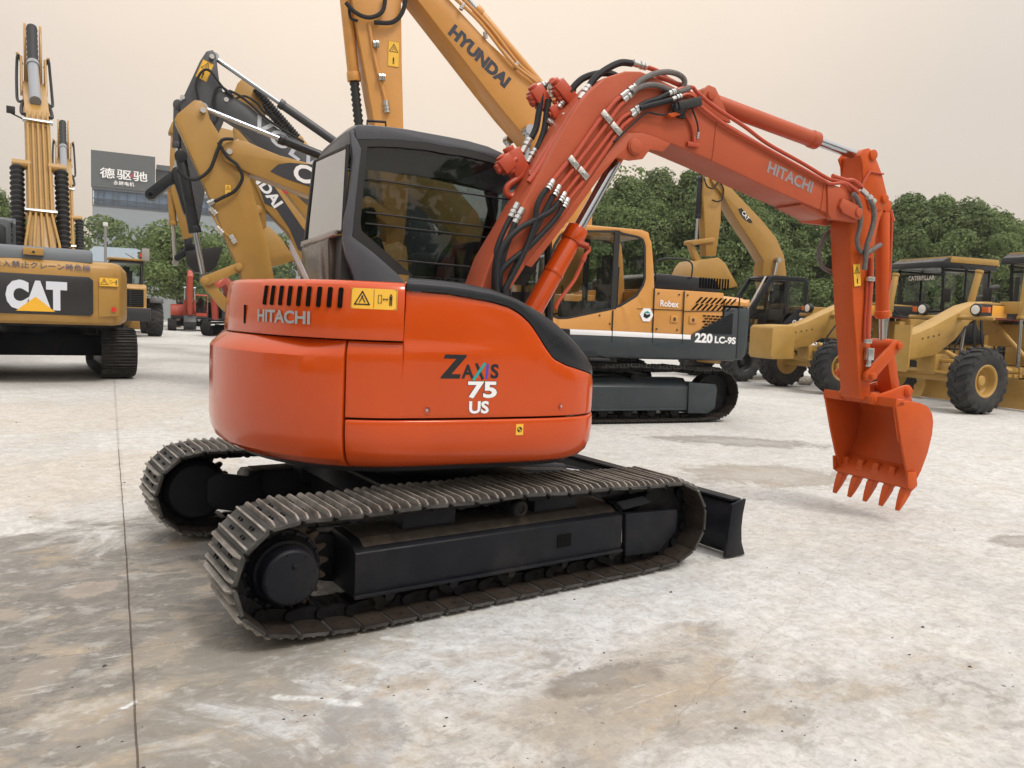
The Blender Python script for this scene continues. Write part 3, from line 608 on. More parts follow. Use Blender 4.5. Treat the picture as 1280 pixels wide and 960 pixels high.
def hoodcol(t): i = hins(t)-0.004; return [(1.404, i), (1.50, i+0.004), (1.58, i+0.010), (1.645, i+0.020), (1.672, i+0.030), (1.688, i+0.048), (1.694, i+0.075)]
hood = shell(D2(128), tP, hoodcol, 0.35, 80).build('engine_hood', ORANGE, ZX, 0.010, UZ, seg=3, smooth=50)
m = MB()
rim = [opt(D2(128)+(tP-D2(128))*k/60, hins(D2(128)+(tP-D2(128))*k/60)+0.08, 1.688) for k in range(61)]
m.add(rim+[(p[0], p[1], 1.40) for p in rim], [tuple(range(61)), tuple(range(61, 122))[::-1]]+[(k, k+61, k+62, k+1) for k in range(60)]+[(60, 121, 61, 0)]); m.build('hood_top', ORANGE, ZX, 0.0, UZ)
# louvres
for a, b, zz in [(-1.069,-0.594,1.608),(-1.042,-0.655,1.607),(-1.01,-0.719,1.606),(-0.976,-0.777,1.605),(-0.939,-0.833,1.604),(-0.901,-0.882,1.603),(-0.859,-0.928,1.601),(-0.815,-0.967,1.599),(-0.769,-1.0,1.597)]:
    t = theta_of(a, b); m = MB(); wd = 0.0105/orad(t)
    ti = t
    ring0 = []
    for (dx, dz) in ((-1, -0.85), (-0.6, -1), (0.6, -1), (1, -0.85), (1, 0.85), (0.6, 1), (-0.6, 1), (-1, 0.85)): ring0.append((dx, dz))
    m.loft([[opt(t+dx*wd, hins(t)+0.012-d+(0.012 if dz > 0 else 0.0), 1.605+dz*0.050) for dx, dz in ring0] for d in (0.0, 0.0175)])
    m.build('hood_louvre', VOIDBLK, hood, 0.0, UZ and 0)
# latch recess at the rear of the hood
t = theta_of(-1.222, -0.42); m = MB(); m.loft([[opt(t+dx*0.006, hins(t)-d, 1.50+dz*0.05) for dx, dz in ((-1, -1), (1, -1), (1, 1), (-1, 1))] for d in (0.0, 0.006)]); m.build('hood_latch', VOIDBLK, hood)
# right-hand covers
ZL = [(-0.48, 1.658), (-0.258, 1.652), (0.0, 1.622), (0.10, 1.600), (0.167, 1.568), (0.23, 1.520), (0.282, 1.458), (0.33, 1.395), (0.383, 1.335), (0.474, 1.298), (0.60, 1.268), (0.697, 1.245), (0.95, 1.18)]
ZU = [(-0.49, 1.716), (-0.33, 1.714), (-0.16, 1.706), (0.0, 1.688), (0.13, 1.656), (0.26, 1.602), (0.39, 1.535), (0.50, 1.465), (0.577, 1.410), (0.66, 1.345), (0.74, 1.280), (0.95, 1.20)]
def itp(T, x):
    if x <= T[0][0]: return T[0][1]
    for (x0, y0), (x1, y1) in zip(T[:-1], T[1:]):
        if x <= x1: return y0+(y1-y0)*(x-x0)/(x1-x0)
    return T[-1][1]
def bul(k): return 0.006+0.010*max(0, (k-0.72)/0.28)**2+0.004*max(0, (0.15-k)/0.15)
def sidecol(t, crease=True):
    a = opt(t)[0]; zt = itp(ZL, a)-0.006 if t > tP+0.004 else 1.395
    cr = lambda z_: (0.016*min(1, max(0, (z_-1.355)/0.05))*max(0, 1-(t-tP)/D2(48))) if t > tP+0.004 else 0.0
    return [(1.018+(zt-1.018)*k, bul(k)+cr(1.018+(zt-1.018)*k) if t > tP else 0.006+(0.02*max(0, (k-0.85)/0.15))) for k in (0, 0.03, 0.08, 0.15, 0.3, 0.45, 0.52, 0.56, 0.60, 0.64, 0.72, 0.80, 0.88, 0.95, 1)]
TS_ = [tS1+0.006+(tP-tS1-0.006)*k/14 for k in range(15)]+[tP+0.0045+(tE-tP-0.0045)*k/70 for k in range(71)]
sp = shell(0, 0, lambda t: sidecol(t), 0.05, len(TS_)-1, ts=TS_)
side = sp.build('side_cover', ORANGE, ZX, 0.006, UZ, seg=2, smooth=50)
def lowcol(t): return [(0.748, 0.12), (0.768, 0.070), (0.80, 0.034), (0.85, 0.012), (0.92, 0.003), (0.985, 0.001), (1.006, 0.004)]
shell(tS1+0.006, tE, lowcol, 0.06, 70).build('lower_cover', ORANGE, ZX, 0.006, UZ, smooth=50)
def blkcol(t):
    a = opt(t)[0]; zl = itp(ZL, a); zu = itp(ZU, opt(t, 0.03)[0]); zu = max(zu, zl+0.02)
    return [(zl, 0.014), (zl+(zu-zl)*0.3, 0.012), (zl+(zu-zl)*0.6, 0.016), (zl+(zu-zl)*0.82, 0.028), (zu-0.003, 0.050), (zu+0.004, 0.085), (zu+0.008, 0.14), (zu+0.006, 0.26)]
shell(tP+0.006, tE, blkcol, 0.10, 70).build('side_fairing', BLKGLOSS, ZX, 0.004, UZ, smooth=60)
# left side body under the cab, deck and front bulkhead
def leftcol(t): return [(0.748, 0.12), (0.768, 0.070), (0.80, 0.034), (0.85, 0.012), (0.92, 0.003), (1.25, 0.0), (1.33, 0.02)]
shell(D2(48), tS1L-0.01, leftcol, 0.06, 50).build('left_cover', ORANGE, ZX, 0.006, UZ, smooth=50)
m = MB(); deck = [opt(D2(40)+(tE-D2(40))*k/60, 0.16)[:2] for k in range(61)]; m.prism(deck, 0.72, 0.80, 'c'); m.build('floor_plate', FRAMEBLK, ZX, 0.0, UZ)
m = MB(); dk = [opt(D2(128)+(D2(300)-D2(128))*k/60, 0.30)[:2] for k in range(61)]+[(0.35, -0.42), (-0.45, -0.42), (-0.55, 0.9)]; m.prism(dk, 0.81, 1.40, 'c'); m.build('engine_bay', BLACK, ZX, 0.0, UZ)
m = MB(); m.box((0.20, -0.63, 1.15), (1.0, 0.14, 0.68)); m.box((0.30, -0.18, 0.90), (0.9, 0.85, 0.10)); m.build('bulkhead', FRAMEBLK, ZX, 0.01, UZ)
# screws on the side cover
for a, b, zz in [(-0.34,-1.109,1.059),(0.441,-1.098,1.07)]:
    t = theta_of(a, b); n_ = Vector((cos(t), sin(t), 0)); m = MB(); c = Vector(opt(t, 0.005, zz))
    m.lathe(c, n_, [(-0.01, 0.0165), (0.002, 0.0175), (0.0, 0.013), (-0.004, 0.011)], 20); m.mi = 1; m.cyl(c-n_*0.006, c+n_*0.0025, 0.008, n=6); m.build('cover_screw', [ORPIPE, STEEL], side)
# lettering on the covers
def surf(t0, z0, lift, hood_=False, tilt=0.0):
    def f(x, y, l=0.0):
        t = th_arc(t0, x); i = (hins(t)-0.003) if hood_ else 0.010
        return opt(t, i-lift-l, z0+y+tilt*x)
    return f
T0 = theta_of(-1.006, -0.726)
m = MB(); text_on(m, 'HITACHI', 0, 0, 0, 0.066, width=0.425, off=0.032, fn=surf(T0, 1.4985, 0.0035, True)); m.build('lettering', DECSIL, hood)
T1 = theta_of(-0.108, -1.118)
F1 = surf(T1, 1.270, 0.0045)
m = MB(); zf = lambda x, y: F1(x-0.094, y+0.012)
poly2d(m, [(-0.052, 0.062), (0.064, 0.062), (0.064, 0.052), (-0.015, -0.038), (0.036, -0.038), (0.030, -0.062), (-0.076, -0.062), (-0.070, -0.050), (0.008, 0.040), (-0.060, 0.040)], zf)
text_on(m, 'A', 0, 0, 0, 0.074, width=0.070, off=0.04, fn=lambda x, y: F1(x-0.020, y-0.012))
text_on(m, 'S', 0, 0, 0, 0.078, width=0.048, off=0.04, fn=lambda x, y: F1(x+0.131, y-0.010))
seg2d(m, [(0.028, 0.024), (0.062, -0.046)], 0.016, F1); m.mi = 1; seg2d(m, [(0.070, 0.026), (0.016, -0.050)], 0.016, lambda x, y: F1(x, y, 0.0012)); m.mi = 2; seg2d(m, [(0.090, 0.022), (0.086, -0.044)], 0.014, F1)
m.build('lettering', [INK, DECTEAL, DECBLUE], side)
m = MB(); F2 = surf(T1, 1.163, 0.0045)
for mi, lift, o2, sc_ in ((0, 0, 0.060, 1.05), (1, 0.0012, 0.034, 1.0)):
    m.mi = mi; text_on(m, '75', 0, 0, 0, 0.088*sc_, width=0.165*sc_, off=o2, fn=lambda x, y: F2(x+0.066, y, lift))
m.mi = 0; text_on(m, 'US', 0, 0, 0, 0.068, width=0.116, off=0.055, fn=lambda x, y: F2(x+0.050, y-0.091)); m.mi = 1; text_on(m, 'US', 0, 0, 0, 0.066, width=0.112, off=0.036, fn=lambda x, y: F2(x+0.050, y-0.091, 0.0012))
m.build('model_number', [INK, DECWHT], side)
T2 = theta_of(-0.62, -1.068); F3 = surf(T2, 1.612, 0.002, True)
def F3b(x, y, l=0.0):
    t = th_arc(T2, x); return opt(t, hins(t)+0.008+max(0, y+0.01)*0.13-l-0.001, 1.606+y)
warning_decal('warning_sticker', hood, F3b, 0.228, 0.100)
T3 = theta_of(0.181, -1.116); F4 = surf(T3, 0.950, 0.010)
m = MB(); poly2d(m, [(-0.022, -0.03), (0.022, -0.03), (0.022, 0.03), (-0.022, 0.03)], lambda x, y: F4(x, y)); m.mi = 1
disc2d(m, 0, 0, 0.015, lambda x, y: F4(x, y, 0.001), 16, 0.011)
poly2d(m, [(0, 0)]+[(0.012*cos(k*pi/12), 0.012*sin(k*pi/12)) for k in range(0, 7)], lambda x, y: F4(x, y, 0.001)); poly2d(m, [(0, 0)]+[(-0.012*cos(k*pi/12), -0.012*sin(k*pi/12)) for k in range(0, 7)], lambda x, y: F4(x, y, 0.001))
m.build('lift_point_sticker', [WARN, INK], ZX, rz=UZ)
# ---- cab
CB0, CB1 = 0.12, 1.08      # right and left faces of the cab
c1 = [(-0.477,2.662),(-0.459,2.493),(-0.484,2.231),(-0.509,2.093),(-0.506,1.979),(-0.483,1.879),(-0.45,1.8),(-0.428,1.738)]      # rear edge of the right face, top to bottom
roofT = [(-0.472,2.677),(-0.432,2.698),(-0.339,2.709),(-0.221,2.714),(-0.124,2.716)] + [(0.168,2.706),(0.31,2.699),(0.455,2.681),(0.588,2.645)]
roofB = [(-0.436,2.608),(-0.29,2.63),(-0.17,2.641),(0.027,2.649),(0.166,2.641)] + [(0.278,2.643),(0.428,2.631),(0.59,2.592)]
sur = [(-0.432,2.606),(-0.403,2.556),(-0.412,2.442),(-0.426,2.271),(-0.44,2.099),(-0.447,2.007),(-0.317,1.923),(-0.143,1.791)]   # outer line of the black window surround
gls = [(-0.368,2.572),(-0.38,2.39),(-0.39,2.218),(-0.398,2.103),(-0.387,2.047),(-0.031,1.78)]  # inner line of the surround
def extr(P, b0, b1, name, mat, par, bevel=0.006): return MB().prism(P, b0, b1).build(name, mat, par, bevel, UZ)
cab = thing('cab', '', '')
for k_ in ('label', 'category'): del cab[k_]
cab.parent = ZX; cab.rotation_euler = (0, 0, radians(UZ))
def cp(m, name, mat, bevel=0.006, **kw): return m.build(name, mat, cab, bevel, 0.0, **kw)
ZF = 0.98        # front of the cab
roofT = [(a, zz) for a, zz in roofT if a < ZF-0.1]+[(ZF-0.12, roofT[-1][1]-0.03), (ZF, roofT[-1][1]-0.12)]
roofB = [(a, zz) for a, zz in roofB if a < ZF-0.14]+[(ZF-0.02, roofB[-1][1]-0.06)]
zb_, zt_ = 0.86, 1.80
m = MB(); m.prism(c1+[(c1[-1][0]+0.03, 1.42), (0.60, 1.42), (sur[-1][0]+0.06, sur[-1][1]-0.06)]+sur[::-1], CB0-0.004, CB0+0.05); cp(m, 'side_panel', CABGREY, 0.008)
m = MB(); m.prism(c1+[(c1[-1][0]+0.03, 1.0), (0.90, 0.86), (0.98, 1.3), (0.98, 1.5), (sur[-1][0]+0.06, sur[-1][1]-0.06)]+sur[::-1], CB1-0.05, CB1); cp(m, 'side_panel', CABGREY, 0.008)
# roof band and domed roof
def roofring(b, dz, din): return [(a, b, zz+dz) for a, zz in roofT]
nT_ = len(roofT); top = []
for k in range(9):
    q = k/8; b = CB0+(CB1-CB0)*q; e = 0.045*(1-abs(2*q-1)**3)
    top.append([(a+(0.02 if i in (0,) else 0)*(1-q), b, zz+e*(0.4+0.6*min(1, i/2))) for i, (a, zz) in enumerate(roofT)])
bot = [[(a, b, zz) for a, zz in roofB][::-1] for b in [CB0+(CB1-CB0)*k/8 for k in range(9)]]
m = MB(); m.loft([t+b for t, b in zip(top, bot)]); cp(m, 'roof', CABGREY, 0.012, seg=3, smooth=50)
# rear roof skirt, rear window, rear panel (each leans slightly, as the right edge does)
ra = [q for q in c1]
rearT = roofT[0]; a_t, z_t = c1[0]
RW = [((-0.475,2.564), (-0.492,2.039)), ((-0.503,2.612), (-0.555,2.013))]
(tra, trz), (bra, brz) = RW[0]; (tla, tlz), (bla, blz) = RW[1]
rx = min(tra, tla); 
m = MB(); th = 0.03
def rq(b): q = (b-0.14)/0.92; return (tra+(tla-tra)*q, trz+(tlz-trz)*q), (bra+(bla-bra)*q, brz+(blz-brz)*q)
m.loft([[(rq(b)[0][0]-0.012, b, rq(b)[0][1]), (rq(b)[1][0]-0.012, b, rq(b)[1][1]), (rq(b)[1][0]-0.004, b, rq(b)[1][1]), (rq(b)[0][0]-0.004, b, rq(b)[0][1])] for b in (0.14, 0.35, 0.6, 0.85, 1.04)])
cp(m, 'rear_window', glass('mirror_glass', (0.30, 0.32, 0.33), ior=1.8, base=0.40), 0.0)
m = MB()   # black gasket bars round the rear window
gk = [(rq(0.14)[0], 0.14), (rq(1.04)[0], 1.04), (rq(1.04)[1], 1.04), (rq(0.14)[1], 0.14)]
m.tube([(g[0]-0.012, b, g[1]) for g, b in gk+gk[:1]], 0.012, 6); cp(m, 'window_gasket', BLACK, 0.0)
m = MB(); m.prism([(tra, trz+0.01), (c1[0][0]-0.004, rearT[1]-0.02), (c1[0][0]+0.05, rearT[1]-0.01), (tra+0.05, trz+0.01)], CB0+0.01, CB1); cp(m, 'rear_header', CABGREY, 0.006)
m = MB()
for bL, bR in ((CB1-0.04, CB1+0.012),): m.prism([(tla-0.02, tlz+0.0), (bla-0.03, blz-0.06), (bla-0.05, 1.6), (bla+0.05, 1.6), (bla+0.06, blz), (tla+0.06, tlz+0.0)], bL, bR)
cp(m, 'corner_post', BLACK, 0.01)
m = MB(); m.loft([[(rq(b)[1][0]-0.035, b, rq(b)[1][1]-0.005), (rq(b)[1][0]-0.045, b, rq(b)[1][1]-0.05), (rq(b)[1][0]-0.02, b, 1.42), (rq(b)[1][0]+0.03, b, 1.42), (rq(b)[1][0]+0.03, b, rq(b)[1][1]-0.005)] for b in (0.36, 0.6, 0.85, 1.04)])
cp(m, 'rear_panel', paint('bronze_grey', (0.085, 0.070, 0.058), 0.22, 0.1, coat=0.3, bump=0.01), 0.008)
m = MB(); m.loft([[(rq(b)[1][0]-0.05, b, rq(b)[1][1]+0.012), (rq(b)[1][0]-0.055, b, rq(b)[1][1]-0.022), (rq(b)[1][0]-0.03, b, rq(b)[1][1]-0.03), (rq(b)[1][0]-0.02, b, rq(b)[1][1]+0.012)] for b in (0.20, 0.6, 1.04)]); cp(m, 'window_sill', flat('sill_grey', (0.28, 0.25, 0.23), 0.25, 0.3), 0.004)
m = MB(); m.prism([(bra-0.01, brz-0.02), (bra-0.02, 1.42), (bra+0.10, 1.42), (bra+0.10, brz-0.02)], CB0+0.05, 0.36); cp(m, 'vent_panel', BLACK, 0.004)
# side window: surround, glass, guard bars
Zs = gls+[(ZF-0.28, gls[-1][1]+0.02), (ZF-0.20, 1.95), (ZF-0.10, 2.40)]
Zin = Zs+[(ZF-0.14, roofB[-2][1]-0.045)]+[(a, zz-0.045) for a, zz in roofB[1:-2] if a > gls[0][0]+0.03][::-1]
Zout = sur+[(ZF-0.2, sur[-1][1]-0.02), (ZF-0.10, 1.95), (ZF-0.02, 2.40)]+roofB[::-1][:-1]
def rs(P, n):
    P = [Vector((p[0], p[1])) for p in P]; return resample(P, n)
def ringpoly(name, Pi, Po, b0, b1, mat, par):
    # band between two closed outlines: for each outer point take the nearest inner one, in order
    n = 140; O = rs(Po, n); I = rs(Pi, 600); m = MB(); J = []
    for o in O: J.append(min(range(600), key=lambda k: (I[k]-o).length))
    ii = [I[j] for j in J]
    vs = [(p.x, b0, p.y) for p in O]+[(p.x, b0, p.y) for p in ii]+[(p.x, b1, p.y) for p in O]+[(p.x, b1, p.y) for p in ii]; fs = []
    for k in range(n):
        l = (k+1) % n
        fs += [(k, l, n+l, n+k), (2*n+k, 3*n+k, 3*n+l, 2*n+l), (k, 2*n+k, 2*n+l, l), (n+k, n+l, 3*n+l, 3*n+k)]
    m.add(vs, fs); return m.build(name, mat, par, 0.0)
for bb, nm in ((CB0, 1), (CB1, -1)):
    ringpoly('window_surround', Zin, Zout, bb+(0.0 if nm > 0 else -0.022), bb+(0.022 if nm > 0 else 0.0), BLACK, cab)
    m = MB(); m.prism(Zout, bb+(0.024 if nm > 0 else -0.030), bb+(0.030 if nm > 0 else -0.024)); cp(m, 'side_window', GL, 0.0)
m = MB()
for za, dz in ((2.375, -0.04), (2.165, -0.03), (2.095, -0.03), (1.88, -0.02)):
    P0 = gls[0][0]+0.0; m.tube([(P0 if za > 2.05 else P0+0.22, CB0-0.012, za), (0.86, CB0-0.012, za+dz)], 0.0058, 6)
cp(m, 'window_guard', BLACK, 0.0)
# front posts and front window, floor, door side
m = MB()
for b in (CB0+0.03, CB1-0.03): m.tube([(0.98, b, 1.0), (1.0, b, 1.5), (0.96, b, 2.1), (0.88, b, 2.50)], 0.03, 8)
m.tube([(1.0, CB0, 1.72), (1.0, CB1, 1.72)], 0.02, 8); cp(m, 'front_frame', BLACK, 0.0)
m = MB(); m.loft([[(a, b, zz) for a, zz in ((0.975, 1.0), (0.995, 1.5), (0.955, 2.1), (0.875, 2.50), (0.87, 2.50), (0.95, 2.1), (0.99, 1.5), (0.97, 1.0))] for b in (CB0+0.05, CB1-0.05)]); cp(m, 'front_window', GL, 0.0)
boxpart('cab_floor', (0.25, 0.6, 0.92), (1.45, 0.92, 0.10), BLACK, cab, 0.02)
# interior: seat, consoles, levers, head lining
m = MB(); m.prism([(-0.05, 1.45), (0.42, 1.50), (0.45, 1.42), (0.40, 1.36), (-0.08, 1.34)], 0.40, 0.84); m.prism([(-0.10, 1.40), (-0.26, 2.02), (-0.18, 2.06), (0.02, 1.50)], 0.41, 0.83)
m.prism([(-0.26, 2.04), (-0.30, 2.24), (-0.20, 2.26), (-0.17, 2.06)], 0.49, 0.75); m.box((0.12, 0.62, 1.15), (0.4, 0.4, 0.4)); cp(m, 'seat', SEATM, 0.03, seg=3)
m = MB()
for b in (0.30, 0.94): m.box((0.20, b, 1.42), (0.55, 0.14, 0.22)); m.tube(smooth_path([(0.42, b, 1.5), (0.45, b, 1.62), (0.43, b, 1.76)]), 0.014, 8); m.lathe((0.43, b, 1.72), (0, 0, 1), [(0, 0.016), (0.03, 0.028), (0.09, 0.024), (0.11, 0.01)], 12)
for b in (0.54, 0.64): m.tube([(0.72, b, 1.0), (0.66, b, 1.52), (0.62, b, 1.72)], 0.012, 8); m.lathe((0.62, b, 1.70), (0, 0, 1), [(0, 0.015), (0.03, 0.022), (0.08, 0.02)], 10)
m.box((0.86, 0.30, 1.60), (0.10, 0.22, 0.26)); cp(m, 'control_console', BLACK, 0.01)
m = MB(); m.tube([(-0.40, 0.20, 2.60), (-0.2, 0.20, 2.6)], 0.01, 6); m.box((0.15, 0.6, 2.60), (0.9, 0.80, 0.02)); cp(m, 'head_lining', BLACK, 0.004)
m = MB(); hb = [(-0.325,0.3,2.713),(-0.327,0.3,2.774),(-0.204,0.3,2.784),(-0.202,0.3,2.72)]; m.tube(hb, 0.009, 8); cp(m, 'grab_bar', BLACK, 0.0)
m = MB(); m.box((-0.47, CB0+0.03, 2.02), (0.03, 0.05, 0.07)); m.cyl((-0.49, CB0+0.02, 2.24), (-0.46, CB0+0.02, 2.24), 0.01, n=8); m.cyl((-0.50, CB0+0.02, 2.42), (-0.46, CB0+0.02, 2.42), 0.01, n=8); cp(m, 'window_catch', BLACK, 0.003)
# exhaust stub / mirror on the far rear corner
m = MB(); mm = [(-0.611,0.75,1.95),(-0.582,0.75,1.897),(-0.558,0.75,1.799),(-0.596,0.75,1.786),(-0.637,0.75,1.915)]
m.loft([[(-0.72+0.02*k, 0.80-0.05*k+0.07*cos(t*pi/5)*(0.35+0.65*sin(pi*(k+0.6)/6)), 1.98-0.06*k+0.04*sin(t*pi/5)) for t in range(10)] for k in range(6)]); cp(m, 'mirror', flat('mirror_shell', (0.42, 0.40, 0.40), 0.25, 0.4), 0.0)

# ---- boom, arm, cylinders
BB0, BB1 = -0.33, -0.03; BC = -0.18
boomP = [(0.25,1.707),(0.322,1.918),(0.444,2.126),(0.64,2.473),(0.807,2.794),(0.877,2.909),(0.96,3.017),(1.068,3.12),(1.224,3.189),(1.343,3.207),(1.454,3.189),(1.669,3.14),(1.822,3.094),(2.026,3.0),(3.144,2.663),(3.126,2.443),(2.508,2.573),(1.973,2.701),(1.698,2.759),(1.495,2.796),(1.384,2.808),(1.301,2.801),(1.233,2.777),(1.174,2.722),(1.011,2.476),(0.828,2.216),(0.648,1.987),(0.562,1.88),(0.458,1.718)]
bp_ = boomP+[(0.40, 1.60), (0.42, 1.32), (0.36, 1.22), (0.26, 1.22), (0.20, 1.32), (0.20, 1.58)]
boom = MB().prism(bp_, BB0, BB1).build('boom', ORBOOM, ZX, 0.010, UZ, seg=3)
def sub(m, name, mat, par, bevel=0.004, **kw): return m.build(name, mat, par, bevel, 0.0, **kw)
# flange plates: the skins stand a little proud along the edges of the box
m = MB()
for b in (BB0-0.006, BB1-0.006):
    m.prism([(a, zz) for a, zz in [(0.545,1.879),(0.822,2.221),(1.005,2.48),(1.168,2.716),(1.244,2.794),(1.383,2.813),(1.495,2.799),(1.616,2.775),(1.554,2.708),(1.449,2.711),(1.395,2.641),(1.288,2.617),(1.186,2.625),(1.083,2.504),(0.881,2.226),(0.597,1.867)]], b, b+0.012)
sub(m, 'cylinder_lug_plate', ORBOOM, boom, 0.003)
pb = (1.32,2.71)
m = MB(); m.cyl((pb[0], BB0-0.03, pb[1]), (pb[0], BB1+0.03, pb[1]), 0.045, n=28); m.cyl((pb[0], BB0-0.022, pb[1]), (pb[0], BB1+0.022, pb[1]), 0.055, n=28); m.prism([(pb[0]-0.10, pb[1]+0.06), (pb[0]+0.06, pb[1]+0.09), (pb[0]+0.065, pb[1]-0.02), (pb[0]+0.01, pb[1]-0.07), (pb[0]-0.06, pb[1]-0.055), (pb[0]-0.12, pb[1]-0.01)], BB0, BB0+0.06)
m.prism([(pb[0]-0.10, pb[1]+0.06), (pb[0]+0.06, pb[1]+0.09), (pb[0]+0.065, pb[1]-0.02), (pb[0]+0.01, pb[1]-0.07), (pb[0]-0.06, pb[1]-0.055), (pb[0]-0.12, pb[1]-0.01)], BB1-0.06, BB1); sub(m, 'boom_pin', ORBOOM, boom, 0.004)
# tip fork
tipP = [(3.083,2.667),(3.15,2.662),(3.271,2.645),(3.342,2.628),(3.437,2.564),(3.5,2.484),(3.471,2.425),(3.43,2.399),(3.153,2.402),(3.115,2.441)]
m = MB(); m.prism(tipP, BB0-0.014, BB0+0.03); m.prism(tipP, BB1-0.03, BB1+0.014)
m.prism([(2.931,2.711),(3.144,2.663),(3.147,2.408),(2.857,2.483)], BB0+0.02, BB1-0.02); sub(m, 'boom_fork', ORBOOM, boom, 0.006)
tp = (3.398,2.472)
m = MB(); bs_ = [(tp[0]+0.055*cos(t*pi/12), tp[1]+0.055*sin(t*pi/12)) for t in range(-8, 9)]; e_ = [(3.224,2.565),(3.197,2.501),(3.236,2.457)]
m.prism([(tp[0]+0.010, tp[1]+0.055)]+[(tp[0]+0.055*cos(t*pi/12), tp[1]+0.055*sin(t*pi/12)) for t in range(5, -8, -1)]+[e_[2], e_[1], e_[0]], BB0-0.045, BB0-0.012); m.prism([(tp[0]+0.010, tp[1]+0.055)]+[(tp[0]+0.055*cos(t*pi/12), tp[1]+0.055*sin(t*pi/12)) for t in range(5, -8, -1)]+[e_[2], e_[1], e_[0]], BB1+0.012, BB1+0.045)
m.cyl((tp[0], BB0-0.060, tp[1]), (tp[0], BB1+0.060, tp[1]), 0.036, n=24); sub(m, 'tip_pin', ORBOOM, boom, 0.004)
# weld seams on the boom side
for P in ([(1.998,-0.332,2.979),(1.979,-0.332,2.696)], [(3.064,-0.332,2.684),(3.047,-0.332,2.454)]): m = MB(); m.tube(P, 0.0045, 6); sub(m, 'weld_seam', ORBOOM, boom, 0.0)
# lettering on the boom
lp = [(2.508,2.72),(2.93,2.622),(2.505,2.748),(2.504,2.685)]
X_ = Vector((lp[1][0]-lp[0][0], 0, lp[1][1]-lp[0][1])); Lw = X_.length+0.03; X_.normalize(); Y_ = Vector((-X_.z, 0, X_.x))
m = MB(); text_on(m, 'HITACHI', ((lp[0][0]+lp[1][0])/2, BB0-0.0025, (lp[0][1]+lp[1][1])/2), X_, Y_, 0.088, width=Lw, off=0.034); sub(m, 'lettering', flat('decal_grey_lilac', (0.27, 0.235, 0.25), 0.4), boom, 0.0)
# boom cylinder
c0 = Vector((0.286,-0.18,1.036)); cA = Vector((1.008,-0.18,2.152)); cp0 = Vector((pb[0], BC, pb[1])); dA = (cA-cp0).normalized(); c0 = cp0+dA*1.72; cA = cp0+dA*(cA-cp0).length
m = MB(); m.tube([c0, cA-dA*-0.06], 0.068, 32); m.cyl(cA+dA*0.10, cA, 0.076, n=32); m.cyl(cA+dA*0.36, cA+dA*0.33, 0.0715, n=32); m.lathe(cA, -dA, [(0, 0.076), (0.012, 0.068), (0.012, 0.045)], 28)
m.cyl((c0.x, BC-0.06, c0.z), (c0.x, BC+0.06, c0.z), 0.06); bc_ = sub(m, 'boom_cylinder', ORANGE, ZX, 0.003); bc_.rotation_euler = (0, 0, radians(UZ))
m = MB(); m.tube([cA, cp0+dA*0.05], 0.040, 28); o = sub(m, 'cylinder_rod', CHROME, bc_, 0.0); m = MB(); m.cyl((cp0.x, BC-0.055, cp0.z), (cp0.x, BC+0.055, cp0.z), 0.058); m.cyl(cp0+dA*0.09, cp0+dA*0.02, 0.042); sub(m, 'rod_end', ORARM, bc_, 0.003)
m = MB(); q = [(1.044,-0.27,2.035),(1.053,-0.27,2.012),(1.02,-0.27,1.973),(1.008,-0.27,1.936),(0.952,-0.27,1.811),(0.848,-0.27,1.673),(0.817,-0.27,1.611)]; m.tube(smooth_path(q), 0.013, 8); m.cyl(Vector(q[0])+Vector((-0.08, 0.05, 0.03)), Vector(q[0]), 0.022, n=10); m.cyl(q[2], q[3], 0.018, n=8); sub(m, 'cylinder_pipe', ORPIPE, bc_, 0.0)
# arm cylinder on top of the boom
s0 = Vector((1.979,-0.18,3.164)); s1 = Vector((3.105,-0.18,3.034)); s2 = Vector((3.596,-0.18,2.951))
dB = (s2-s0).normalized(); s1 = s0+dB*(s1-s0).length
m = MB(); m.tube([s0+dB*0.06, s1], 0.060, 32); m.lathe(s1-dB*0.07, dB, [(0, 0.060), (0.01, 0.067), (0.07, 0.067), (0.08, 0.058), (0.08, 0.03)], 32); m.cyl((s0.x, BC-0.05, s0.z), (s0.x, BC+0.05, s0.z), 0.065)
ac = sub(m, 'arm_cylinder', ORBOOM, ZX, 0.003); ac.rotation_euler = (0, 0, radians(UZ))
m = MB(); m.tube([s1, s2-dB*0.03], 0.036, 28); sub(m, 'cylinder_rod', CHROME, ac, 0.0); m = MB(); m.cyl((s2.x, BC-0.055, s2.z), (s2.x, BC+0.055, s2.z), 0.058); sub(m, 'rod_end', ORARM, ac, 0.003)
m = MB()
for b in (BC-0.09, BC+0.06): m.prism([(s0.x-0.10, s0.z-0.14), (s0.x-0.06, s0.z+0.03), (s0.x-0.02, s0.z+0.07), (s0.x+0.04, s0.z+0.06), (s0.x+0.08, s0.z+0.01), (s0.x+0.20, s0.z-0.16)], b, b+0.03)
m.cyl((s0.x, BC-0.11, s0.z), (s0.x, BC+0.11, s0.z), 0.035); sub(m, 'cylinder_bracket', ORBOOM, boom, 0.005)
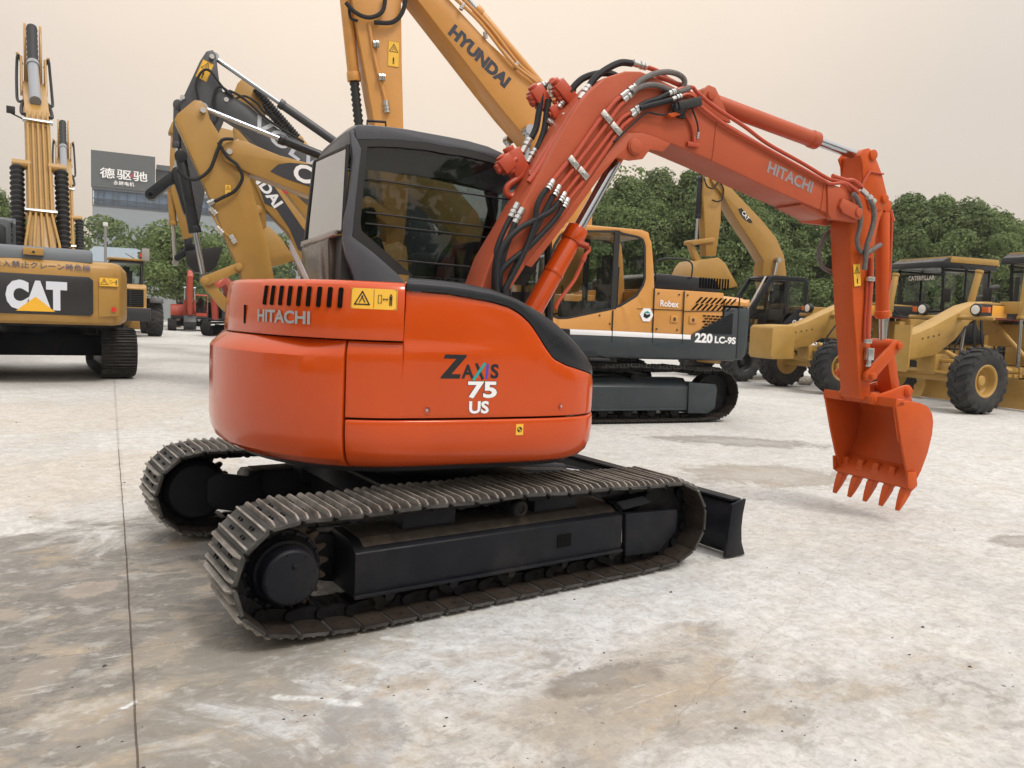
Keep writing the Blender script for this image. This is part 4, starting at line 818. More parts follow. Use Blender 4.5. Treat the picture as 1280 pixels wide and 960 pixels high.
# arm (dipper)
SB0, SB1 = -0.28, -0.08; armP = [(3.49,2.938),(3.521,2.982),(3.564,2.997),(3.622,2.96),(3.731,2.81),(3.806,2.653),(3.813,2.59),(3.755,2.456),(3.72,2.293),(3.742,1.947),(3.765,1.517),(3.778,1.247),(3.81,1.054),(3.78,0.994),(3.744,0.981),(3.696,1.001),(3.611,1.415),(3.539,1.73),(3.421,2.382),(3.442,2.509),(3.469,2.587),(3.484,2.682),(3.509,2.778),(3.506,2.877)]
arm = MB().prism(armP, SB0, SB1).build('arm', ORARM, ZX, 0.009, UZ, seg=3)
m = MB()
for b in (SB0-0.012, SB1-0.004): m.prism([(3.462,2.932),(3.5,2.984),(3.552,2.999),(3.614,2.964),(3.723,2.814),(3.803,2.651),(3.811,2.582),(3.752,2.538),(3.681,2.518),(3.616,2.525),(3.547,2.656),(3.516,2.765),(3.495,2.875)], b, b+0.016)
m.cyl((s2.x, SB0-0.03, s2.z), (s2.x, SB1+0.03, s2.z), 0.040, n=24)
q = (3.763,2.623); m.cyl((q[0], SB0-0.035, q[1]), (q[0], SB1+0.035, q[1]), 0.034, n=24); sub(m, 'arm_head_plate', ORARM, arm, 0.004)
m = MB(); m.tube([(3.57,-0.3,2.817),(3.651,-0.3,2.817),(3.729,-0.3,2.816)], 0.007, 6); m.tube([(3.57,-0.3,2.817),(3.517,-0.3,2.739),(3.497,-0.3,2.675)], 0.012, 6); sub(m, 'hose_guide', ORPIPE, arm, 0.0)
# bucket cylinder behind the arm
k0 = Vector((3.894,-0.18,2.589)); k1 = Vector((3.98,-0.18,1.674)); k2 = Vector((4.027,-0.18,1.446)); dK = (k2-k0).normalized(); k1 = k0+dK*(k1-k0).length
m = MB(); m.tube([k0+dK*0.05, k1], 0.055, 28); m.lathe(k1-dK*0.06, dK, [(0, 0.055), (0.01, 0.061), (0.06, 0.061), (0.07, 0.05), (0.07, 0.03)], 28); m.cyl((k0.x, BC-0.045, k0.z), (k0.x, BC+0.045, k0.z), 0.05)
kc = sub(m, 'bucket_cylinder', ORARM, ZX, 0.003); kc.rotation_euler = (0, 0, radians(UZ))
m = MB(); m.tube([k1, k2], 0.031, 24); sub(m, 'cylinder_rod', flat('worn_chrome', (0.45, 0.43, 0.42), 0.25, 1.0), kc, 0.0); m = MB(); m.cyl((k2.x, BC-0.10, k2.z), (k2.x, BC+0.10, k2.z), 0.052); sub(m, 'rod_end', ORARM, kc, 0.003)
m = MB(); m.tube([k0+Vector((0.06, -0.03, -0.06)), k0+Vector((0.07, -0.045, -0.15)), k0+Vector((0.10, -0.045, -0.62)), k0+Vector((0.07, -0.03, -0.70))], 0.011, 8)
m.cyl(k0+Vector((0.05, -0.03, -0.03)), k0+Vector((0.08, -0.04, -0.12)), 0.02, n=8); m.cyl(k0+Vector((0.10, -0.04, -0.60)), k0+Vector((0.08, -0.03, -0.74)), 0.024, n=8); sub(m, 'cylinder_pipe', ORPIPE, kc, 0.0)
# linkage
gp = [(3.733,1.192),(3.994,1.454),(3.984,1.069),(3.774,1.003)]; bkp = (4.04,1.083)
def bar(m, p, q, r0, r1, b0, b1):
    p, q = Vector((p[0], p[1])), Vector((q[0], q[1])); d = (q-p).normalized(); n_ = Vector((-d.y, d.x)); P = []
    for k in range(9): t = pi/2+pi*k/8; P.append(p+(d*cos(t)+n_*sin(t))*r0)
    for k in range(9): t = -pi/2+pi*k/8; P.append(q+(d*cos(t)+n_*sin(t))*r1)
    m.prism([(v.x, v.y) for v in P], b0, b1)
lk0, lk1 = gp[0], (k2.x, k2.z)
m = MB()
for b0, b1 in ((-0.335, -0.300), (-0.06, -0.025)): bar(m, lk0, lk1, 0.052, 0.045, b0, b1)
m.cyl((lk0[0], -0.375, lk0[1]), (lk0[0], 0.015, lk0[1]), 0.030, n=24); m.cyl((lk1[0], -0.36, lk1[1]), (lk1[0], 0.0, lk1[1]), 0.030, n=24); m.cyl((lk1[0], -0.30, lk1[1]), (lk1[0], -0.06, lk1[1]), 0.042, n=24)
o = sub(m, 'tipping_link', ORARM, ZX, 0.005); o.rotation_euler = (0, 0, radians(UZ))
bp2 = (4.156,1.066)
m = MB(); bar(m, lk1, bp2, 0.050, 0.050, -0.25, -0.11); o = sub(m, 'bucket_link', ORARM, ZX, 0.005); o.rotation_euler = (0, 0, radians(UZ))
# bucket
KB0, KB1 = -0.56, 0.175
bo_ = [(3.776,0.969),(3.827,1.007),(3.929,1.009),(4.054,0.995),(4.154,0.965),(4.215,0.905),(4.239,0.832),(4.238,0.732),(4.205,0.58),(4.146,0.435),(4.082,0.332),(4.036,0.321),(4.005,0.376),(3.961,0.463),(3.878,0.676),(3.811,0.872)]
bucket = MB(); m = bucket
m.prism(bo_, KB0, KB0+0.022); m.prism(bo_, KB1-0.022, KB1)
back = bo_[1:12]; n_b = len(back); cx_ = sum(p[0] for p in bo_)/len(bo_); cz_ = sum(p[1] for p in bo_)/len(bo_)
inn = [(a+(cx_-a)*0.07, zz+(cz_-zz)*0.05) for a, zz in back]
m.prism([(a, zz) for a, zz in back]+inn[::-1], KB0+0.021, KB1-0.021)
bk = m.build('bucket', ORARM, ZX, 0.005, UZ)
lip = Vector(bo_[11]); lip2 = Vector(bo_[9])
m = MB(); dl = (lip-lip2).normalized(); nl = Vector((-dl.y, dl.x))
P = [lip2, lip+dl*0.05, lip+dl*0.05+nl*-0.02, lip2+nl*-0.025]; m.prism([(v.x, v.y) for v in P], KB0+0.0, KB1-0.0); sub(m, 'cutting_edge', ORARM, bk, 0.003)
for k in range(5):
    b = KB0+0.045+(KB1-KB0-0.09)*k/4; m = MB()
    p0 = lip-dl*0.07; tipd = Vector((-0.44, -0.90)).normalized(); tn = Vector((-tipd.y, tipd.x))
    r = []
    for t, hw, th_ in ((0.0, 0.034, 0.036), (0.08, 0.036, 0.040), (0.12, 0.030, 0.032), (0.135, 0.032, 0.034), (0.23, 0.025, 0.022), (0.300, 0.018, 0.008)):
        c_ = p0+tipd*t; r.append([(c_.x+tn.x*s_*th_, b+w_*hw, c_.y+tn.y*s_*th_) for s_, w_ in ((-1, -1), (1, -1), (1, 1), (-1, 1))])
    m.loft(r); m.prism([(p0.x-0.03, p0.y+0.06), (p0.x-0.04, p0.y), (p0.x+0.02, p0.y-0.01), (p0.x+0.02, p0.y+0.06)], b-0.028, b+0.028); sub(m, 'bucket_tooth', ORARM, bk, 0.004)
for b in (KB0-0.018, KB1+0.002):
    m = MB(); m.prism([(lip.x-0.075, lip.y+0.11), (lip.x-0.055, lip.y-0.015), (lip.x+0.0, lip.y-0.045), (lip.x+0.055, lip.y-0.005), (lip.x+0.02, lip.y+0.11)], b, b+0.016); sub(m, 'side_cutter', ORARM, bk, 0.003)
# bucket rim reinforcement, ears and hinge pins
hp = (3.774,1.003)
m = MB(); m.prism([(bo_[0][0]-0.004, bo_[0][1]), (bo_[15][0]-0.012, bo_[15][1]), (bo_[14][0]-0.012, bo_[14][1]), (bo_[14][0]+0.03, bo_[14][1]), (bo_[15][0]+0.05, bo_[15][1]), (bo_[0][0]+0.04, bo_[0][1]+0.01)], KB0+0.02, KB0+0.03)
m.prism([(hp[0]+0.0, hp[1]-0.02), (hp[0]+0.0, hp[1]+0.03), (hp[0]+0.04, hp[1]+0.02), (hp[0]+0.10, hp[1]+0.02), (hp[0]+0.10, hp[1]-0.03), (hp[0]+0.0, hp[1]-0.045)], KB0+0.0, KB1)
sub(m, 'bucket_rim', ORARM, bk, 0.006)
for b in (-0.345, -0.045):
    m = MB(); m.prism([(hp[0]-0.05, hp[1]-0.03), (hp[0]-0.055, hp[1]+0.02), (hp[0]-0.03, hp[1]+0.055), (hp[0]+0.02, hp[1]+0.055), (hp[0]+0.07, hp[1]+0.04), (bp2[0]-0.03, bp2[1]+0.05), (bp2[0]+0.02, bp2[1]+0.055), (bp2[0]+0.055, bp2[1]+0.01), (bp2[0]+0.045, bp2[1]-0.03), (bp2[0]+0.10, bp2[1]-0.13), (hp[0]+0.05, hp[1]-0.05)], b-0.016, b+0.016); sub(m, 'bucket_ear', ORARM, bk, 0.005)
m = MB(); m.cyl((hp[0], -0.385, hp[1]), (hp[0], -0.005, hp[1]), 0.032, n=24); m.cyl((hp[0], -0.375, hp[1]), (hp[0], -0.33, hp[1]), 0.048, n=24); sub(m, 'bucket_pin', ORARM, bk, 0.004); m = MB(); m.cyl((bp2[0], -0.385, bp2[1]), (bp2[0], 0.0, bp2[1]), 0.032, n=24); m.cyl((bp2[0], -0.375, bp2[1]), (bp2[0], -0.33, bp2[1]), 0.046, n=24); sub(m, 'bucket_pin', ORARM, bk, 0.004)
# ---- pipes, clamps, fittings and hoses on the boom
def hose(P, r, name, mat, par=None, n=9, k=6): m = MB(); m.tube(smooth_path(P, k), r, n); return sub(m, name, mat, par or boom, 0.0)
def fitting(P, par=None, r=0.019, name='hose_fitting'):
    """swaged steel hose end between two points"""
    p, q = Vector(P[0]), Vector(P[-1]); d = (q-p); L_ = d.length; d.normalize(); m = MB()
    m.lathe(p, d, [(0, r*0.7), (0.0, r), (L_*0.42, r), (L_*0.45, r*0.7), (L_*0.52, r*0.7), (L_*0.53, r*1.15), (L_*0.72, r*1.15), (L_*0.73, r*0.8), (L_*0.80, r*0.8), (L_*0.82, r*1.05), (L_, r*1.05), (L_, r*0.5)], 10); return sub(m, name, STEEL, par or boom, 0.0)
pipes = [[(1.195,-0.352,3.02),(1.14,-0.352,2.976),(1.076,-0.352,2.895),(1.008,-0.352,2.81),(0.843,-0.352,2.57),(0.809,-0.352,2.545),(0.701,-0.352,2.407)],
         [(1.235,-0.352,3.001),(1.182,-0.352,2.954),(1.12,-0.352,2.871),(1.055,-0.352,2.778),(0.88,-0.352,2.547),(0.875,-0.352,2.533),(0.76,-0.352,2.389)],
         [(1.277,-0.352,2.93),(1.208,-0.352,2.884),(1.156,-0.352,2.821),(0.935,-0.352,2.525),(0.924,-0.352,2.508),(0.797,-0.352,2.342)],
         [(1.297,-0.352,2.904),(1.238,-0.352,2.852),(1.188,-0.352,2.797),(0.968,-0.352,2.481),(0.95,-0.352,2.461),(0.828,-0.352,2.31)]]
for P in pipes: hose(P, 0.0135, 'boom_pipe', ORPIPE)
for c, d in (([(1.039,-0.36,2.893),(1.109,-0.36,2.837)], 0), ([(1.116,-0.36,2.828),(1.189,-0.36,2.771)], 0), ([(0.814,-0.36,2.577),(0.88,-0.36,2.517)], 0), ([(0.889,-0.36,2.515),(0.956,-0.36,2.459)], 0)):
    p, q = Vector(c[0]), Vector(c[1]); x = (q-p).normalized(); m = MB(); m.box((p+q)/2+Vector((0, -0.008, 0)), ((q-p).length*1.0, 0.010, 0.042), rot_to(x, (0, 1, 0)) @ Matrix.Rotation(pi/2, 3, 'X')); m.cyl((p+q)/2+Vector((0, 0.02, 0)), (p+q)/2+Vector((0, -0.022, 0)), 0.009, n=6); sub(m, 'pipe_clamp', STEEL, boom, 0.002)
# lower fittings and hoses
hz = [([(0.71,-0.355,2.419),(0.665,-0.375,2.357)], [(0.655,-0.375,2.353),(0.618,-0.379,2.304),(0.592,-0.383,2.239),(0.581,-0.386,2.153),(0.548,-0.39,2.036),(0.485,-0.394,1.895),(0.421,-0.398,1.777),(0.386,-0.401,1.713),(0.389,-0.405,1.65)]),
      ([(0.756,-0.355,2.39),(0.713,-0.375,2.322)], [(0.702,-0.375,2.318),(0.667,-0.375,2.246),(0.619,-0.375,2.156),(0.561,-0.375,2.037),(0.502,-0.375,1.93),(0.444,-0.375,1.824),(0.411,-0.375,1.72),(0.411,-0.375,1.652)]),
      ([(0.799,-0.355,2.35),(0.757,-0.375,2.288)], [(0.746,-0.375,2.285),(0.694,-0.381,2.226),(0.593,-0.386,2.165),(0.469,-0.392,2.092),(0.373,-0.398,1.994),(0.33,-0.404,1.884),(0.321,-0.409,1.771),(0.333,-0.415,1.648)]),
      ([(0.823,-0.355,2.316),(0.786,-0.375,2.254)], [(0.775,-0.375,2.251),(0.724,-0.376,2.171),(0.624,-0.378,2.065),(0.538,-0.379,1.978),(0.44,-0.381,1.903),(0.368,-0.382,1.831),(0.337,-0.384,1.738),(0.341,-0.385,1.648)])]
for f_, h_ in hz: fitting(f_); hose(h_, 0.0185, 'hydraulic_hose', HOSE)
for f_, h_ in (([(0.499,-0.3,2.261),(0.452,-0.3,2.171)], [(0.452,-0.3,2.171),(0.403,-0.31,2.075),(0.36,-0.32,1.969),(0.344,-0.33,1.843),(0.344,-0.34,1.717),(0.354,-0.35,1.637)]),
               ([(0.515,-0.34,2.227),(0.464,-0.34,2.132)], [(0.462,-0.345,2.131),(0.428,-0.349,2.04),(0.395,-0.353,1.947),(0.375,-0.357,1.843),(0.367,-0.361,1.729),(0.371,-0.365,1.638)])): fitting(f_, r=0.021); hose(h_, 0.0195, 'hydraulic_hose', HOSE)
# upper hoses on the right side
fitting([(1.184,-0.352,3.012),(1.295,-0.362,3.106)]); hose([(1.283,-0.365,3.098),(1.337,-0.359,3.144),(1.429,-0.354,3.196),(1.536,-0.348,3.23),(1.622,-0.342,3.235),(1.68,-0.336,3.22),(1.703,-0.331,3.194),(1.697,-0.325,3.163)], 0.019, 'hydraulic_hose', HOSEG)
fitting([(1.205,-0.352,2.991),(1.269,-0.362,3.049)]); hose([(1.254,-0.375,3.042),(1.31,-0.369,3.087),(1.403,-0.364,3.121),(1.487,-0.358,3.127),(1.562,-0.352,3.117),(1.649,-0.346,3.118),(1.71,-0.341,3.143),(1.74,-0.335,3.163)], 0.019, 'hydraulic_hose', HOSEG)
fitting([(1.266,-0.352,2.923),(1.328,-0.362,2.969)]); hose([(1.319,-0.365,2.965),(1.382,-0.365,3.004),(1.465,-0.365,3.038),(1.553,-0.365,3.089)], 0.0185, 'hydraulic_hose', HOSE); fitting([(1.549,-0.365,3.085),(1.601,-0.365,3.11)])
fitting([(1.279,-0.352,2.898),(1.335,-0.362,2.961)]); hose([(1.319,-0.375,2.953),(1.401,-0.375,2.985),(1.495,-0.375,3.019),(1.573,-0.375,3.048)], 0.0185, 'hydraulic_hose', HOSE); fitting([(1.577,-0.365,3.05),(1.653,-0.365,3.085)])
# pipes that continue towards the tip
for P, r in (([(1.626,-0.33,3.121),(1.681,-0.33,3.149),(1.768,-0.33,3.171),(1.818,-0.33,3.142),(1.985,-0.33,3.065),(2.246,-0.33,2.976),(2.473,-0.33,2.885),(2.823,-0.33,2.788),(3.052,-0.33,2.718),(3.157,-0.33,2.698),(3.282,-0.33,2.712),(3.406,-0.33,2.659)], 0.014),
             ([(1.664,-0.35,3.09),(1.719,-0.35,3.111),(1.778,-0.35,3.099),(1.866,-0.35,3.032),(2.122,-0.35,2.932),(2.437,-0.35,2.846),(2.785,-0.35,2.749),(3.012,-0.35,2.687),(3.104,-0.35,2.665),(3.24,-0.35,2.68),(3.34,-0.35,2.624)], 0.0125),
             ([(1.465,-0.2,3.291),(1.566,-0.2,3.278),(1.644,-0.2,3.245),(1.736,-0.2,3.22),(1.849,-0.2,3.177),(1.981,-0.2,3.12)], 0.016)): hose(P, r, 'boom_pipe', ORPIPE)
hose([(1.487,-0.3,3.204),(1.587,-0.3,3.196),(1.65,-0.3,3.186),(1.714,-0.3,3.182),(1.766,-0.3,3.17)], 0.016, 'boom_pipe', ORPIPE)
# hoses over the top
fitting([(0.945,-0.24,2.981),(1.007,-0.24,3.077)], r=0.024); hose([(1.004,-0.24,3.074),(1.055,-0.235,3.143),(1.143,-0.23,3.215),(1.246,-0.225,3.272),(1.341,-0.22,3.285)], 0.023, 'hydraulic_hose', HOSE); fitting([(1.351,-0.22,3.293),(1.458,-0.22,3.284)], r=0.024)
hose([(0.952,-0.08,3.063),(0.989,-0.08,3.118),(1.044,-0.08,3.171),(1.113,-0.08,3.207),(1.195,-0.08,3.233),(1.267,-0.08,3.241),(1.316,-0.08,3.231)], 0.023, 'hydraulic_hose', HOSE)
# pipes running up the top face
for P, r in (([(0.928,-0.26,2.969),(0.908,-0.26,2.928),(0.857,-0.26,2.845),(0.776,-0.26,2.71),(0.656,-0.26,2.505),(0.587,-0.26,2.407)], 0.020), ([(0.911,-0.2,2.894),(0.837,-0.2,2.797),(0.719,-0.2,2.618),(0.623,-0.2,2.463)], 0.017)): hose(P, r, 'boom_pipe', ORPIPE)
# holding-valve blocks with their elbows
def cast_block(c, d, L_, W_, H_, name='valve_block', par=None):
    R = rot_to(Vector(d), (0, 1, 0)); c = Vector(c); m = MB(); m.box(c, (L_, H_, W_), R); x = R @ Vector((1, 0, 0)); y = R @ Vector((0, 1, 0)); zz = R @ Vector((0, 0, 1))
    m.cyl(c+x*L_*0.45, c+x*L_*0.72, W_*0.36, n=12); m.cyl(c-x*L_*0.45, c-x*L_*0.66, W_*0.40, n=12); m.cyl(c+y*H_*0.45, c+y*H_*0.80, W_*0.30, n=12); m.cyl(c-y*H_*0.4+x*L_*0.2, c-y*H_*0.85+x*L_*0.2, W_*0.26, n=10); m.box(c+y*H_*0.3-x*L_*0.25, (L_*0.3, H_*0.9, W_*0.6), R)
    return sub(m, name, ORPIPE, par or boom, 0.006)
q1, q2 = [(0.566,-0.02,2.616),(0.639,-0.02,2.499)]; cast_block((Vector(q1)+Vector(q2))/2, Vector(q2)-Vector(q1), 0.19, 0.10, 0.12)
q1, q2 = [(0.49,-0.06,2.564),(0.531,-0.06,2.522)]; cast_block((Vector(q1)+Vector(q2))/2, Vector(q2)-Vector(q1), 0.10, 0.08, 0.10)
q1, q2 = [(0.862,-0.06,3.112),(0.983,-0.06,3.013)]; cast_block((Vector(q1)+Vector(q2))/2, Vector(q2)-Vector(q1), 0.17, 0.08, 0.09)
q1, q2 = [(0.736,0.02,3.072),(0.814,0.02,2.985)]; cast_block((Vector(q1)+Vector(q2))/2, Vector(q2)-Vector(q1), 0.14, 0.09, 0.10)
q1, q2 = [(0.832,-0.04,2.916),(0.916,-0.04,2.968)]; cast_block((Vector(q1)+Vector(q2))/2, Vector(q2)-Vector(q1), 0.10, 0.06, 0.08)
for P in ([(0.752,0.02,3.092),(0.824,0.02,3.125)], [(0.845,-0.02,3.03),(0.846,-0.02,3.129)], [(0.648,-0.02,2.639),(0.699,-0.02,2.739)], [(0.675,-0.05,2.574),(0.727,-0.05,2.668)],
          [(0.882,-0.06,2.958),(0.914,-0.06,3.002)], [(0.877,-0.15,2.885),(0.921,-0.15,2.91)], [(0.647,-0.15,2.482),(0.684,-0.15,2.506)], [(0.801,-0.05,2.87),(0.853,-0.05,2.848)]): fitting(P, r=0.022)
hose([(0.798,0.0,3.095),(0.779,-0.005,3.025),(0.761,-0.01,2.924),(0.744,-0.015,2.823),(0.709,-0.02,2.744)], 0.022, 'hydraulic_hose', HOSE)
hose([(0.819,-0.03,3.009),(0.808,-0.035,2.924),(0.794,-0.04,2.814),(0.767,-0.045,2.731),(0.737,-0.05,2.668)], 0.022, 'hydraulic_hose', HOSE)
hose([(0.832,-0.02,3.117),(0.845,-0.02,3.143),(0.871,-0.02,3.138),(0.895,-0.02,3.117)], 0.018, 'boom_pipe', ORPIPE)
for P, r in (([(0.669,-0.05,2.564),(0.625,-0.05,2.481),(0.541,-0.05,2.412),(0.53,-0.05,2.363),(0.565,-0.05,2.343),(0.637,-0.05,2.392),(0.677,-0.05,2.396),(0.673,-0.05,2.348),(0.642,-0.05,2.284)], 0.022), ([(0.717,-0.12,2.541),(0.68,-0.12,2.459),(0.67,-0.12,2.399),(0.659,-0.12,2.338),(0.623,-0.12,2.263)], 0.021)): hose(P, r, 'boom_pipe', ORPIPE)
# work lamp, its cable and the small hose tail on the boom
wl = [(1.611,-0.37,3.005),(1.796,-0.37,3.068)]; p, q = Vector(wl[0]), Vector(wl[1]); m = MB(); m.box((p+q)/2, ((q-p).length, 0.09, 0.06), rot_to(q-p)); m.cyl(p-Vector((0.02, 0, 0)), p+Vector((0.06, 0, -0.02)), 0.035, n=12); m.box((p+q)/2+Vector((-0.02, 0.03, -0.05)), (0.06, 0.03, 0.08)); sub(m, 'work_lamp', BLACK, boom, 0.008)
m = MB(); m.prism([(1.541,2.95),(1.662,2.988),(1.658,2.963),(1.579,2.931)], -0.385, -0.335); sub(m, 'lamp_bracket', ORARM, boom, 0.003)
hose([(1.137,-0.365,2.715),(1.186,-0.365,2.755),(1.241,-0.365,2.811),(1.33,-0.365,2.896),(1.393,-0.365,2.939),(1.46,-0.365,2.939),(1.533,-0.365,2.945),(1.58,-0.365,2.972),(1.589,-0.365,3.013),(1.625,-0.365,3.033)], 0.0065, 'lamp_cable', HOSE)
hose([(1.752,-0.365,3.022),(1.774,-0.365,2.986),(1.804,-0.365,2.93),(1.819,-0.365,2.871)], 0.006, 'lamp_cable', HOSE); fitting([(1.823,-0.36,2.873),(1.818,-0.36,2.826)], r=0.011)
hose([(1.7,-0.345,2.989),(1.748,-0.345,2.946),(1.786,-0.345,2.88),(1.795,-0.345,2.811),(1.78,-0.345,2.784)], 0.010, 'boom_pipe', ORPIPE)
m = MB(); qq = Vector((1.793,-0.345,2.785)); m.box(qq, (0.10, 0.03, 0.03)); m.box(qq+Vector((0.01, 0, 0.03)), (0.03, 0.03, 0.05)); sub(m, 'pipe_bracket', ORPIPE, boom, 0.004)
# hoses and pipes on the arm
Z4 = None
hose([(3.313,-0.39,2.606),(3.383,-0.375,2.562),(3.441,-0.36,2.487),(3.462,-0.345,2.373),(3.458,-0.33,2.268),(3.517,-0.315,2.191),(3.61,-0.3,2.181),(3.707,-0.285,2.223),(3.797,-0.27,2.262)], 0.0185, 'hydraulic_hose', HOSEG, arm)
hose([(3.497,-0.39,2.573),(3.553,-0.38,2.521),(3.58,-0.37,2.43),(3.568,-0.36,2.324),(3.552,-0.35,2.241),(3.56,-0.34,2.148),(3.568,-0.33,2.042)], 0.0205, 'hydraulic_hose', HOSEG, arm)
fitting([(3.423,-0.36,2.656),(3.547,-0.39,2.564)], arm, 0.022)
hose([(3.142,-0.33,2.731),(3.272,-0.34,2.712),(3.345,-0.35,2.714),(3.44,-0.36,2.667)], 0.0165, 'arm_pipe', ORPIPE, arm)
hose([(3.13,-0.33,2.701),(3.259,-0.347,2.687),(3.31,-0.363,2.664),(3.38,-0.38,2.62)], 0.0145, 'arm_pipe', ORPIPE, arm)
hose([(3.578,0.0,2.038),(3.491,-0.005,2.051),(3.417,-0.01,2.108),(3.388,-0.015,2.192),(3.416,-0.02,2.28),(3.46,-0.025,2.345),(3.515,-0.03,2.38)], 0.0185, 'hydraulic_hose', HOSEG, arm)
hose([(3.662,-0.305,2.143),(3.678,-0.305,1.976),(3.68,-0.305,1.795),(3.685,-0.305,1.613),(3.699,-0.305,1.492)], 0.021, 'arm_pipe', ORPIPE, arm)
hose([(3.644,-0.295,1.986),(3.658,-0.295,1.794),(3.662,-0.295,1.612),(3.674,-0.295,1.466)], 0.012, 'arm_pipe', ORPIPE, arm)
for s_ in ([(3.616,-0.32,1.972),(3.693,-0.32,1.977)], [(3.649,-0.32,1.473),(3.718,-0.32,1.474)]):
    p, q = Vector(s_[0]), Vector(s_[1]); m = MB(); m.box((p+q)/2, ((q-p).length, 0.03, 0.035)); sub(m, 'pipe_clamp', STEEL, arm, 0.003)
p, q = [Vector(v) for v in [(3.713,-0.315,1.419),(3.719,-0.315,1.321)]]; m = MB(); m.box((p+q)/2, (0.065, 0.05, (p-q).length)); m.cyl(q, q-Vector((0, 0, 0.05)), 0.022, n=8); sub(m, 'shutoff_valve', STEEL, arm, 0.004)
fitting([(3.726,-0.31,1.315),(3.711,-0.31,1.265)], arm, 0.018)
wd = [(3.483,-0.283,2.082),(3.561,-0.283,2.093),(3.595,-0.283,1.916),(3.515,-0.283,1.905)]; o_ = (Vector(wd[0])+Vector(wd[2]))/2; wx = (Vector(wd[1])-Vector(wd[0])); wy = (Vector(wd[0])-Vector(wd[3]))
ff_ = planefn(o_, wx, wy, 0.002); warning_decal('warning_sticker', arm, lambda x, y, l=0.0: ff_(x, y, l), wx.length, wy.length, kind='tall')
# ================================================================== machines behind
def ringband(m, Pi, Po, b0, b1, n=90):
    O = rs(Po, n); I = rs(Pi, 400); J = [min(range(400), key=lambda k: (I[k]-o).length) for o in O]; ii = [I[j] for j in J]
    vs = [(p.x, b0, p.y) for p in O]+[(p.x, b0, p.y) for p in ii]+[(p.x, b1, p.y) for p in O]+[(p.x, b1, p.y) for p in ii]; fs = []
    for k in range(n):
        l = (k+1) % n; fs += [(k, l, n+l, n+k), (2*n+k, 3*n+k, 3*n+l, 2*n+l), (k, 2*n+k, 2*n+l, l), (n+k, n+l, 3*n+l, 3*n+k)]
    m.add(vs, fs); return m
def inset_poly(P, d):
    n = len(P); c = (sum(p[0] for p in P)/n, sum(p[1] for p in P)/n); out = []
    for p in P:
        v = Vector((c[0]-p[0], c[1]-p[1])); L_ = v.length; out.append((p[0]+v.x/L_*d, p[1]+v.y/L_*d))
    return out
def make_cab(root, P, Wn, b0, b1, mat, posts=(), seat=True, gl=None, black=0.035, name='cab'):
    """hollow cab: P outline and Wn glazed outline in the (a, z) plane; b0..b1 across"""
    gl = gl or GLBG; lo, hi = min(b0, b1), max(b0, b1)
    c = MB(); ringband(c, Wn, P, lo, lo+0.05); ringband(c, Wn, P, hi-0.05, hi); c.prism(roof_strip(P), lo+0.05, hi-0.05)
    zb = min(p[1] for p in P); a0 = min(p[0] for p in P); a1 = max(p[0] for p in P)
    zw = min(p[1] for p in Wn)
    c.box(((a0+a1)/2, (lo+hi)/2, zb+0.05), (a1-a0, hi-lo-0.1, 0.1)); c.box((a0+0.05, (lo+hi)/2, (zb+zw+0.5)/2), (0.06, hi-lo-0.1, zw+0.5-zb)); c.box((a1-0.06, (lo+hi)/2, (zb+zw+0.1)/2), (0.06, hi-lo-0.1, zw+0.1-zb))
    cb = c.build(name, mat, root, 0.012)
    k = MB(); Wi = inset_poly(Wn, black)
    for b in (lo-0.002, hi-0.020): ringband(k, Wi, Wn, b, b+0.022)
    zt = max(p[1] for p in P)
    for a in posts:
        za, zc = zspan(Wn, a)
        for b in (lo-0.004, hi-0.022): k.box((a, b+0.013, (za+zc)/2), (0.09, 0.026, zc-za))
    k.build('window_frame', BLACK, cb)
    for b in (lo+0.008, hi-0.014): g = MB(); g.prism(Wn, b, b+0.006); g.build('side_window', gl, cb)
    fr = [(p[0], p[1]) for p in Wn if p[0] > a1-0.35]
    if len(fr) >= 2:
        f2 = sorted(fr, key=lambda p: p[1]); g = MB(); f3 = [(a+0.06, z_) for a, z_ in (f2[0], f2[-1])]
        g.loft([[(f3[0][0], b, f3[0][1]), (f3[1][0], b, f3[1][1]), (f3[1][0]-0.008, b, f3[1][1]), (f3[0][0]-0.008, b, f3[0][1])] for b in (lo+0.05, hi-0.05)]); g.build('front_window', gl, cb)
    if seat:
        s_ = MB(); am = (a0+a1)/2-0.1; bm_ = (lo+hi)/2
        s_.box((am, bm_, zb+0.55), (0.5, 0.5, 0.14)); s_.box((am-0.28, bm_, zb+0.92), (0.12, 0.5, 0.75)); s_.box((am, bm_, zb+0.3), (0.4, 0.4, 0.45)); s_.box((am-0.28, bm_, zb+1.38), (0.09, 0.28, 0.2))
        for d in (-0.35, 0.35): s_.box((am+0.1, bm_+d, zb+0.6), (0.5, 0.14, 0.3)); s_.cyl((am+0.3, bm_+d, zb+0.7), (am+0.33, bm_+d, zb+0.98), 0.018, n=8)
        s_.tube([(a1-0.35, bm_, zb+0.1), (a1-0.45, bm_, zb+0.8)], 0.03, 8)
        s_.build('seat', SEATM, cb, 0.02)
    return cb
def zspan(P, a):
    zs = []
    for i in range(len(P)):
        (x0, y0), (x1, y1) = P[i], P[(i+1) % len(P)]
        if (x0-a)*(x1-a) < 0: zs.append(y0+(y1-y0)*(a-x0)/(x1-x0))
    return (min(zs), max(zs)) if len(zs) > 1 else (0, 0.01)
def roof_strip(P):
    zt = max(p[1] for p in P); a0 = min(p[0] for p in P if p[1] > zt-0.3); a1 = max(p[0] for p in P if p[1] > zt-0.3)
    return [(a0, zt-0.10), (a0+0.03, zt-0.02), (a0+0.15, zt+0.01), (a1-0.15, zt), (a1, zt-0.06), (a1, zt-0.12)]
